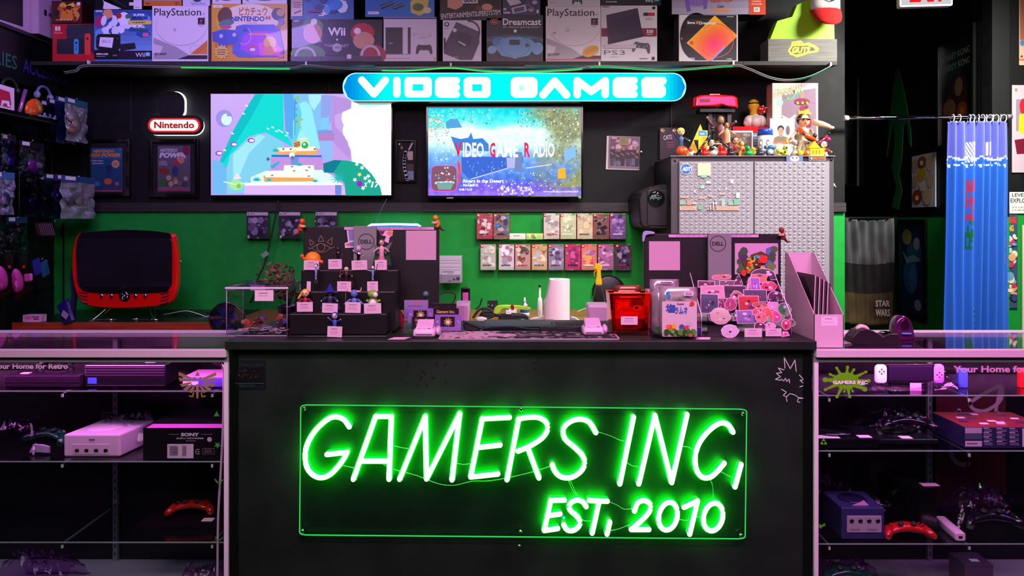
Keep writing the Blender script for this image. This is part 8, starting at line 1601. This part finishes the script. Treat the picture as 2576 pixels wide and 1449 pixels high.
# wire grid uprights and hooks
b = MB()
for y_ in [3.7 + .0762 * 2 * i for i in range(7)]: b.tube([(0,y_ - 4.2,-.0),(0,y_ - 4.2,1.25)],.003,'6a6468','metal',6)
for z_ in [.1 + .15 * i for i in range(8)]: b.tube([(0,-.5,z_),(0,.44,z_)],.003,'4a4448','metal',6)
g_ = mesh_thing(b,'wire_grid','dark wire grid panel on the left wall that the hooks hang from','grid panel',(XL + .008,4.2,.92));
HOOKG = 'display hooks on the left wall'
nh = [0]
def hook(X,Y,z,lab):
 b = MB(); b.tube([(XL + .008 - X,0,0),(0,0,0),(.008,0,.012)],.003,'9a969c','chrome',6); mesh_thing(b,'display_hook',lab,'hook',(X,Y,z),HOOKG)
def bag(lab,X,px0,px1,pyt,pyb,head,body,seed,drop=0,tagc='e8dce4',item=None,hh=.035,m='film'):
 """hanging pouch facing the room, near edge at px0"""
 A0,A1 = lw(px0,0,X).y,lw(px1,0,X).y; z1 = lw(px0,pyt,X).z; z0 = lw(px0,pyb,X).z; w = A1 - A0; H = z1 - z0; Yc = (A0 + A1) / 2
 e = empty('hanging_pouch',lab,'pouch',(X,Yc,z1),'packed accessories hanging on the left wall')
 f = lambda s: (lambda u,v: (s * (.004 + .016 * math.sin(PI * v) * math.sin(PI * u)) + (.016 if s < 0 else .010) * noise.noise((u * 4 + v * 2,v * 6,seed)) + .006 * noise.noise((u * 13,v * 15,seed)),-w / 2 + w * u + .01 * drop * v,-hh - (H - hh) * v + .004 * noise.noise((u * 5,3,seed))))
 b = MB(); b.grid(f(1),12,14,'e8e8f0',m); b.grid(f(-.3),12,14,body,'foil',False); b.obj('clear_pouch',e)
 b = MB(); b.rings([[(0,-w / 2,-hh),(0,w / 2,-hh),(0,w / 2,0),(0,-w / 2,.0)],[(.002,-w / 2,-hh),(.002,w / 2,-hh),(.002,w / 2,0),(.002,-w / 2,0)]],head,'foil',False); b.poly([(.003,-w * .4,-.004),(.003,-w * .4,-.024),(.003,-w * .1,-.024),(.003,-w * .1,-.004)][::-1],tagc,'paper'); b.obj('header_strip',e)
 if item:
  b = MB(); rg = random.Random(seed)
  for c in item: b.ball((.002,rg.uniform(-w * .25,w * .25),-hh - (H - hh) * rg.uniform(.3,.75)),(.008,w * rg.uniform(.14,.28),H * rg.uniform(.10,.22)),c,'foil',9)
  b.obj('packed_item',e)
BG = [  # label, X, px0, px1, ytop, ybottom, header, body, item colours
 ('front teal-headed clear pouch with pinkish part, top row nearest the framed cover',-2.56,164,220,243,352,'3c8ca0','c8c8c4',['c88a80','b8a898','d8c8c0']),('blue pouch hanging directly behind the front teal one',-2.62,140,192,240,356,'2c5c84','1c3460',['1c3c80','141824']),('dark pouch third in the top row',-2.68,120,160,246,356,'24405c','181c2c',['3a1840','14141c']),('black pouch fourth in the top row',-2.74,100,140,250,352,'1c2c44','10121c',['1c1c26']),
 ('large dark pouch with violet part and white tag in the second row',-2.66,48,110,352,440,'1c1c26','1c1c2a',['8a2890','5a30a0','a8a0b0']),('dark pouch at the left end of the second row',-2.72,2,40,335,428,'3a3450','1c1838',['4030a0','2c2058']),
 ('front blue-headed silver pouch, third row nearest the framed cover',-2.52,154,238,440,550,'3c6ca8','d0ccd0',['a8a0a4','c8b8b8','8a7c88']),('violet-edged pouch directly behind the silver one',-2.58,138,200,438,550,'5a4888','2a2450',['5a2c60','24205a']),('dark teal pouch third in the third row',-2.64,110,165,436,548,'24505c','18242c',['1c2c50','101418']),('black pouch fourth in the third row',-2.70,92,135,440,545,'1c3848','101820',['141820']),('dark blue pouch fifth in the third row',-2.76,60,112,446,545,'182848','0e1828',['183058','101018']),
 ('sky-blue-headed pouch at the left end of the third row',-2.60,-20,36,430,540,'4c88c0','b8a8c8',['d890c8','a8a0b8','40405a']),('black cable pouch with blue header in the fourth row',-2.70,15,68,545,645,'24486c','14141c',['101014','303038']),('black pouch at the left end of the fourth row',-2.66,-22,12,560,650,'101018','141418',['303036'])]
for i,(lab,X,a,c,yt_,yb_,hd,bd,it) in enumerate(BG):
 bag(lab,X,a,c,yt_,yb_,hd,bd,i + 1,item=it)
for X,px,py,lab in ((-2.55,192,251,'hook carrying the top row of pouches'),(-2.65,80,357,'hook carrying the second row dark pouch'),(-2.51,196,447,'hook carrying the third row of pouches'),(-2.59,8,436,'hook carrying the sky-blue-headed pouch'),(-2.69,42,552,'hook carrying the fourth row cable pouch'),(-2.71,22,342,'hook carrying the second row left pouch'),(-2.64,104,655,'hook carrying the lowest row of pink packs')):
 v = lw(px,py,X); hook(X,v.y,v.z,lab)
# white box with red lid print on the shelf, orange pack, robots
def face(b,X,pts,col,m='card',off=0): b.poly([lw(x,y,X) + Vector((off,0,0)) - b.o for x,y in pts],col,m)
b = MB(); X = -2.62; b.o = lw(20,290,X); P = [lw(x,y,X) - b.o for x,y in ((-12,208),(34,222),(36,289),(-12,276))]; P[1].y = P[2].y; b.rings([[tuple(p) for p in P],[tuple(p + Vector((-.10,0,0))) for p in P]],'f0d0dc','card',False)
face(b,X,((-4,222),(24,232),(28,262),(26,272),(-4,264)),'c01c40',off=.001); face(b,X,((4,252),(22,254),(26,270),(18,268),(16,260),(8,260),(6,266),(2,266)),'f0e0ea',off=.0015); face(b,X,((-12,270),(36,284),(36,289),(-12,276)),'c82848',off=.001)
mesh_thing(b,'controller_box','white box with crimson controller print at the upper left','box',b.o)
b = MB(); v = lw(84,272,-2.66); b.ball((0,0,0),(.02,.075,.05),'e85818','gloss',14); b.ball((.012,.03,-.005),(.014,.03,.04),'d89048','foil',10); mesh_thing(b,'orange_pack','glossy orange wrapped controller on the upper left shelf','game controller',v,None,(.5,0,0))
b = MB(); P = [lw(x,y,-2.66) for x,y in ((46,292),(64,226))]; o_ = P[0].copy(); b.tube([P[0] - o_,P[1] - o_],.010,'b870b0','foil',8); mesh_thing(b,'pink_tube_pack','slanted pinkish tube pack left of the orange controller','tube',o_)
for i,(px,py,lab) in enumerate(((110,240,'grey helmet-like headset on the upper left shelf behind the orange controller'),(24,222,'black headset with silver band above the white box'))):
 v = lw(px,py,-2.70); b = MB(); b.tube([(0,.06 * math.cos(a),.05 * math.sin(a)) for a in [PI * k / 10 for k in range(11)]],.008,('6a7090','202024')[i],'satin',8)
 for k in (-1,1): b.ball((0,.06 * k,-.005),(.02,.014,.022),('8088a0','101014')[i],'satin',12)
 mesh_thing(b,'headset',lab,'headset',v)
b = MB(); a_,c_2 = lw(-20,290,-2.60),lw(145,290,-2.60); b.box(XL - -2.60 + .01,0,a_.y - 4.2,c_2.y - 4.2,-.006,0,'141418','satin'); b.box(-.004,0,a_.y - 4.2,c_2.y - 4.2,0,.02,'2c2c34','chrome'); mesh_thing(b,'wire_shelf','narrow dark shelf on the left wall holding the headsets and the white box','shelf',(-2.60,4.2,lw(36,289,-2.62).z - .002))
rg = random.Random(12)
for i in range(6):
 v = lw(70 + 14 * i,288,-2.66 + .004 * (i % 2)); v.z = lw(36,289,-2.62).z; b = MB(); c_ = ('8a90a8','5a6488','c0c4d0')[i % 3]
 b.box(-.006,.006,-.010,.010,.018,.042,c_,'satin'); b.box(-.005,.005,-.009,-.002,0,.018,'3a4468','satin'); b.box(-.005,.005,.002,.009,0,.018,'3a4468','satin'); b.box(-.005,.005,-.016,-.010,.016,.040,c_,'satin'); b.box(-.005,.005,.010,.016,.016,.040,c_,'satin'); b.ball((0,0,.048),.008,c_,'satin',8)
 mesh_thing(b,'toy_robot',('nearest','second','third','fourth','fifth','farthest')[i] + ' little grey-blue robot figure in the row on the upper left shelf','toy robot',v,'little robots on the left shelf')
# row of thin cases seen edge-on
for i in range(8):
 v0 = lw(92 + 4.6 * i,562 + .0 * i,-2.62 + .006 * i); b = MB(); b.box(-.001,.0015,-.03,.03,-.068,0,'6a5060','card'); mesh_thing(b,'thin_case',('leftmost','second','third','fourth','fifth','sixth','seventh','rightmost')[i] + ' of the slanted pink-edged cards hanging below the third row','card',v0,'slanted cards on the left wall',(0,-.25,.9))
v = lw(92,560,-2.64); hook(-2.58,v.y + .06,v.z,'hook carrying the slanted pink-edged cards')
# pink moulded packs in the lowest row
for i,(px,yt_,yb_,X,lab) in enumerate(((4,668,730,-2.60,'left pink moulded grip pack in the lowest row, cut by the picture edge'),(44,672,738,-2.60,'large pink moulded grip pack in the lowest row'))):
 v = lw(px,(yt_ + yb_) / 2,X); b = MB(); b.ball((0,0,0),(.02,.035,.065),'f078c8','satin',14); b.ball((.012,-.04,-.01),(.012,.02,.045),'e060b8','satin',10); e = mesh_thing(b,'grip_pack',lab,'grip',v,'pink packs in the lowest row',(.35,0,0))
 b = MB(); b.grid(lambda u,v_: (.022 + .006 * noise.noise((u * 5,v_ * 5,i)),-.08 + .15 * u,-.085 + .17 * v_),8,8,'f0c8e8','film'); b.obj('clear_wrap',e)
v = lw(70,698,-2.60); b = MB(); b.rbox(-.026,.026,-.01,.006,-.02,.02,.006,'f080c8','satin'); mesh_thing(b,'pink_charger','small square pink charger pack in the lowest row','charger',v,None,(0,0,PI / 2))
for px,py,c,lab in ((92,668,'4a38c8','bright violet-blue pack at the end of the lowest row'),(112,672,'3878b0','sky blue pack behind the violet-blue one'),(22,655,'101014','black card pack with a small orange emblem, left'),(58,655,'101014','black card pack with a small orange emblem, right')):
 v = lw(px,py,-2.64); b = MB(); b.box(-.004,.004,-.03,.03,-.05,.035,c,'foil' if c != '101014' else 'card')
 if c == '101014': b.ball((.005,0,-.035),(.002,.012,.010),'d84818','gloss',8)
 mesh_thing(b,'carded_pack',lab,'accessory pack',v,None,(.3 if c != '101014' else 0,0,0))
# ================================================================== hall on the right
def hposter(nm_,lab,pxl,pxr,z0,z1,col,art=None,frame=None,th=.008,off=.012):
 s0,s1 = hs(pxr),hs(pxl); L = s1 - s0; p = hallp(s1,z0,off); H = z1 - z0
 e = empty(nm_,lab,'poster',p); e.rotation_euler = (0,0,math.atan2(-HD.y,-HD.x))
 b = MB(); b.box(0,L,0,th,0,H,col,'card')
 if art: art(lambda pts,c,k=[1]: (k.__setitem__(0,k[0] + 1),b.poly([(u * L,-.0003 * k[0],v * H) for u,v in pts],c,'card')))
 b.obj('print',e)
 if frame:
  b = MB(); w = .03; b.box(-w,0,-.012,th,-w,H + w,frame,'gloss'); b.box(L,L + w,-.012,th,-w,H + w,frame,'gloss'); b.box(0,L,-.012,th,-w,0,frame,'gloss'); b.box(0,L,-.012,th,H,H + w,frame,'gloss'); b.obj('frame',e)
 return e
def el(cx,cy,rx,ry,n=14): return [(cx + rx * math.cos(2 * PI * i / n),cy + ry * math.sin(2 * PI * i / n)) for i in range(n)]
def hz(px,py): s = hs(px); Y = YP + HD.y * s; return zw(py,Y)
def a_dk(P):
 P(el(.45,.75,.3,.14),'143028'); P(el(.55,.42,.34,.22),'2a1c14'); P(el(.6,.52,.12,.09),'6a5440'); P(el(.32,.33,.2,.1),'6a4c38'); P(el(.7,.28,.16,.09),'7a3014'); P(el(.7,.28,.07,.04),'8a5a18'); P(el(.4,.16,.3,.1),'241812')
e = hposter('wall_poster','dark poster with white lettering high on the hall wall behind the curtain rod',2368,2452,hz(2410,358),hz(2410,93),'0c1212',a_dk,'c8ccc8' if 0 else '161818')
L = hs(2368) - hs(2452)
for t,v0,v1,u0 in (('DONKEY KONG',.80,.86,.06),('DIDDY KONG',.70,.76,.22)):
 V,P = glyphs(t,0,0); a,b2 = min(v.x for v in V),max(v.x for v in V); c,d = min(v.y for v in V),max(v.y for v in V); H = hz(2410,93) - hz(2410,358); b = MB()
 b.v = [Vector(((u0 + (v.x - a) / (b2 - a) * (.95 - u0)) * L,-.006,(v0 + (v.y - c) / (d - c) * (v1 - v0)) * H)) for v in V]
 for p in P: b.face(p,lin('8a9490'),'card')
 b.obj('poster_lettering',e)
hposter('wall_poster','framed very dark poster at the left end of the hall wall',2130,2160,hz(2145,462),hz(2145,210),'0a0c0c',lambda P: (P(el(.6,.75,.3,.12),'242412'),P(el(.5,.4,.35,.2),'101412')),'50544f')
hposter('wall_poster','framed blue poster of a swirling pale figure on the green hall wall',2268,2330,hz(2300,792),hz(2300,562),'143a58',lambda P: (P(el(.3,.85,.2,.09),'9a9860'),P(el(.6,.68,.3,.12),'2c688c'),P(el(.7,.78,.13,.07),'9aa8b8'),P(el(.45,.42,.3,.2),'2c6a9a'),P(el(.55,.40,.16,.15),'3f86b0'),P(el(.75,.12,.14,.06),'a0b0c0'),P([(.1,.7),(.3,.62),(.6,.66),(.9,.6),(.6,.58),(.3,.55)],'7aa8c0')),'0a0a0b')
hposter('cartoon_poster','pale crowded comic print without frame on the hall wall left of the curtain',2298,2357,hz(2328,521),hz(2328,388),'c8d0e0',lambda P: [P(el(x,y,rx,ry),c) for x,y,rx,ry,c in ((.15,.8,.14,.14,'c8b090'),(.45,.85,.2,.12,'9a5a28'),(.8,.82,.18,.16,'d8c098'),(.45,.62,.18,.12,'d8b028'),(.8,.5,.16,.14,'d0b890'),(.15,.5,.14,.12,'c8a880'),(.5,.4,.16,.1,'e0d8d0'),(.25,.2,.22,.14,'9a4020'),(.7,.2,.2,.16,'d8c098'),(.25,.18,.08,.05,'f0ece4'),(.45,.84,.07,.05,'f0ece4'))])
def a_drip(P): pass
e0 = hs(2240); b = MB(); P = [(2262,170),(2275,215),(2285,270),(2295,330),(2296,370),(2290,360),(2284,300),(2276,320),(2272,400),(2264,440),(2273,480),(2262,528),(2246,520),(2258,470),(2246,420),(2254,360),(2250,300),(2236,380),(2234,395),(2240,300),(2250,220),(2256,180)]
org = hallp(hs(2262),hz(2262,528),.011)
rot = Matrix.Rotation(-math.atan2(-HD.y,-HD.x),3,'Z'); pts = [rot @ (hallp(hs(x),hz(x,y),.011) - org) for x,y in P]
b.rings([[(p.x,0,p.z) for p in pts],[(p.x,.002,p.z) for p in pts]],'1c7a3c','satin',False)
mesh_thing(b,'slime_decal','long dripping green slime decal on the black hall wall','decal',org,None,(0,0,math.atan2(-HD.y,-HD.x)))
# blanket / clear hanging sheet
e = empty('hanging_blanket','draped fleece blanket with dark ship scene and sandy lower half hanging in the hall','blanket',(xw(2180,5.6),5.6,zw(812,5.6)))
x0,x1 = xw(2122,5.6) - e.location.x,xw(2246,5.6) - e.location.x; h_ = zw(548,5.6) - e.location.z
def bcol(u,v):
 n = noise.noise((u * 6,v * 8,2)); c = (.33,.35,.35) if v > .58 else ((.30,.25,.13) if v < .30 else (.10,.10,.10)); c = [x * (1 + .35 * n) for x in c]; return lin([min(1,max(0,x)) for x in c])
b = MB(); b.grid(lambda u,v: (x0 + (x1 - x0) * u,.03 * math.sin(u * 34 + 3 * v) * (.3 + .7 * v),h_ * v - .02 * math.sin(u * 3)),60,50,bcol,'fabric'); b.obj('blanket_cloth',e,solid=.002)
b = MB(); A = Art(b,5.6,e.location.x,e.location.z,y=-.04,mt='fabric'); A.text('STAR',2196,754,2232,770,'b0b0a8',.03); A.text('WARS',2196,776,2232,794,'b0b0a8',.03); b.obj('cloth_lettering',e)
b = MB(); b.tube([(XR - .01 - e.location.x,0,h_),(x1 + .03,0,h_)],.008,'141414','satin',8); b.obj('hanging_rod',e)
# curtain rod and curtain
YR_ = 4.56
e = empty('curtain_rod','chrome tension rod spanning the hall opening','curtain rod',(xw(2125,YR_),YR_,zw(297,YR_))); zr = 0
b = MB(); b.tube([(0,0,0),(xw(2350,YR_) - e.location.x,0,.004)],.0125,'c8c8cc','chrome',12); b.tube([(xw(2345,YR_) - e.location.x,0,.004),(xw(2532,YR_) - e.location.x,0,.008)],.010,'c8c8cc','chrome',12); b.obj('chrome_tube',e)
b = MB(); b.tube([(-.004,0,0),(.02,0,0)],.016,'e8e8e4','satin',12); b.obj('white_end_cap',e); b = MB(); x_ = xw(2532,YR_) - e.location.x; b.tube([(x_,0,.008),(x_ + .03,0,.008)],.016,'6a6a6e','satin',12); b.box(x_ + .01,x_ + .03,0,YP - YR_,-.004,.02,'5a5a5e','satin'); b.obj('grey_end_cap',e)
cx0,cx1 = 2386,2538; zt_ = zw(306,YR_); zb_ = .26
e = empty('shower_curtain','pleated blue curtain with lilac top and pixel wave line hanging from the chrome rod','curtain',(xw(2458,YR_),YR_,zb_)); H = zt_ - zb_
rgp = [noise.noise((i * .7,0,4)) for i in range(60)]
def cur(u,v):
 fl = 1 - v; x = xw(cx0,YR_) + (xw(cx1,YR_) - xw(cx0,YR_)) * u - .02 * fl * (1 - u) * 1.5 + .015 * fl * math.sin(u * 7) - e.location.x
 return (x,.030 * math.sin(u * 46 + 1.2 * math.sin(u * 9)) + .016 * math.sin(u * 21 + 2 * fl) * fl + .01 * noise.noise((u * 8,v * 3,1)),H * v)
def ccol(u,v):
 wv = 1 - (403 - 306) / (HY + (EZ - zb_) / YR_ * F - 306); px = (int(u * 150) % 14); d = v - wv
 stp = (3 - abs(px - 7) // 2) * .004
 if abs(d - stp) < .004 or (abs(d + .014 + stp * .5) < .003 and px % 5 < 3): return lin('dfe4f0')
 if d > stp: c = '6870c6'
 else: c = '2c6ac8'
 if .56 < v < .80 and .32 < u < .39 and noise.noise((int(u * 75) * .9,int(v * 100) * .37,3)) > -.12: c = 'a83a5a' if v > .66 else '1c6a3c'
 if .92 < u < .99 and .55 < v < .78 and noise.noise((int(u * 75) * .9,int(v * 100) * .37,5)) > -.15: c = '207a44'
 if .90 < u < .965 and .50 < v < .70: c = 'e07a58' if (int(v * 90) % 5) else c
 if .62 < u < .72 and .88 < v < .93 and (int(u * 150) % 3): c = 'd8dcec'
 if .30 < u < .42 and .86 < v < .93 and (int(u * 150) + int(v * 160)) % 3: c = 'd0d4ea'
 if .47 < u < .49 and .20 < v < .36: c = '40a070' if int(v * 140) % 3 else '101820'
 return lin(c)
b = MB(); b.grid(cur,150,170,ccol,'satin'); b.obj('curtain_cloth',e,solid=.001)
for i,px in enumerate((2396,2412,2438,2446,2460,2471,2480,2490,2497,2505,2516,2524)):
 b = MB(); v = (xw(px,YR_),YR_,zw(296,YR_)); b.tube([(.003 * math.sin(2 * PI * k / 14),.020 * math.cos(2 * PI * k / 14),-.006 + .024 * math.sin(2 * PI * k / 14)) for k in range(15)],.0032,'ece8de','gloss',6); mesh_thing(b,'curtain_ring',('leftmost','second','third','fourth','fifth','sixth','seventh','eighth','ninth','tenth','eleventh','rightmost')[i] + ' cream plastic ring holding the blue curtain, counted from the left','curtain ring',v,'curtain rings',(0,0,.4 * math.sin(i * 3)))
# things on the partition wall
YQ = 4.612
def wp(nm_,lab,x0,y0,x1,y1,col,art): return panel(nm_,lab,'poster',x0,y0,x1,y1,YQ,.003,col,'card',art)
wp('wall_poster','pale poster of a red-haired person in yellow at the right picture edge',2546,214,2640,434,'b8a8b0',lambda A: (A.rect(2556,250,2574,330,'8a7a88'),A.ell(2574,268,9,20,'b01c28'),A.poly([(2564,288),(2600,280),(2600,345),(2562,332)],'e0c020'),A.poly([(2552,352),(2600,345),(2600,385),(2558,388)],'6a1428'),A.ell(2556,226,3,4,'a86a30')))
wp('wall_poster','cut-off poster with orange bottom band at the top right picture edge',2564,-20,2640,164,'c8a890',lambda A: (A.rect(2566,0,2600,100,'9a5a40'),A.ell(2572,108,6,8,'4a78a8'),A.rect(2564,148,2640,152,'c86020'),A.ell(2570,142,3,3,'8a2020')))
wp('lettered_notice','small white notice with dark green handwritten capitals at the right edge',2538,483,2640,537,'e0e0d4',lambda A: (A.text('LEVEL TWO',2546,486,2620,495,'1c3028',.02),A.text('EXPLORES ONLY',2542,499,2640,510,'1c3028',.02),A.scribble(2544,518,2620,532,2,'a0a090',4)))
wp('racing_poster','narrow crowded colourful racing poster on the green wall right of the curtain',2527,540,2560,775,'385068',lambda A: (A.text('KONG',2528,545,2557,562,'e03020',.05),A.text('CING',2528,566,2550,582,'e0b020',.05),A.blobs(2528,584,2559,770,['b8c8d8','304878','d8a070','c83050','203040','60a0b8','e8d8b0'],50,.12,.35,8)))
b = panel('pale_trim_strip','pale vertical strip at the very right edge of the picture','strip',2573,566,2600,860,4.60,.01,'d8d8b0','satin')
# exit sign
e = empty('exit_sign','white illuminated EXIT sign hanging from the ceiling at the top right','exit sign',(xw(2330,4.3),4.3,zw(16,4.3)),rz=-.10); o = e.location
g = lambda x,y: (xw(x,4.3) - o.x,zw(y,4.3) - o.z)
b = MB(); a,c = g(2266,16),g(2394,-70); b.rbox(a[0],c[0],0,.05,a[1],c[1],.012,'e8dce4','satin'); b.obj('housing',e); b = MB(); A = Art(b,4.3,o.x,o.z,y=-.001); A.rect(2270,-66,2390,12,'e8e0e8','emit.8'); A.text('EXIT',2290,-50,2376,5,'f02020',.05,0,'emit1.0'); b.obj('lit_face',e)
b = MB(); b.tube([(0,.025,c[1]),(0,.025,ZC - o.z)],.012,'909090','metal',10); b.obj('ceiling_stem',e)
b = MB(); b.ball((0,0,0),(.007,.005,.009),'e8e8e4','gloss',8); b.tube([(0,0,0),(.010,-.006,-.014)],.0035,'e8e8e4','gloss',6); mesh_thing(b,'wall_hook','small white plastic hook on the grey wall end right of the cabinet','hook',(xw(2098,4.64),4.64,zw(465,4.64)))
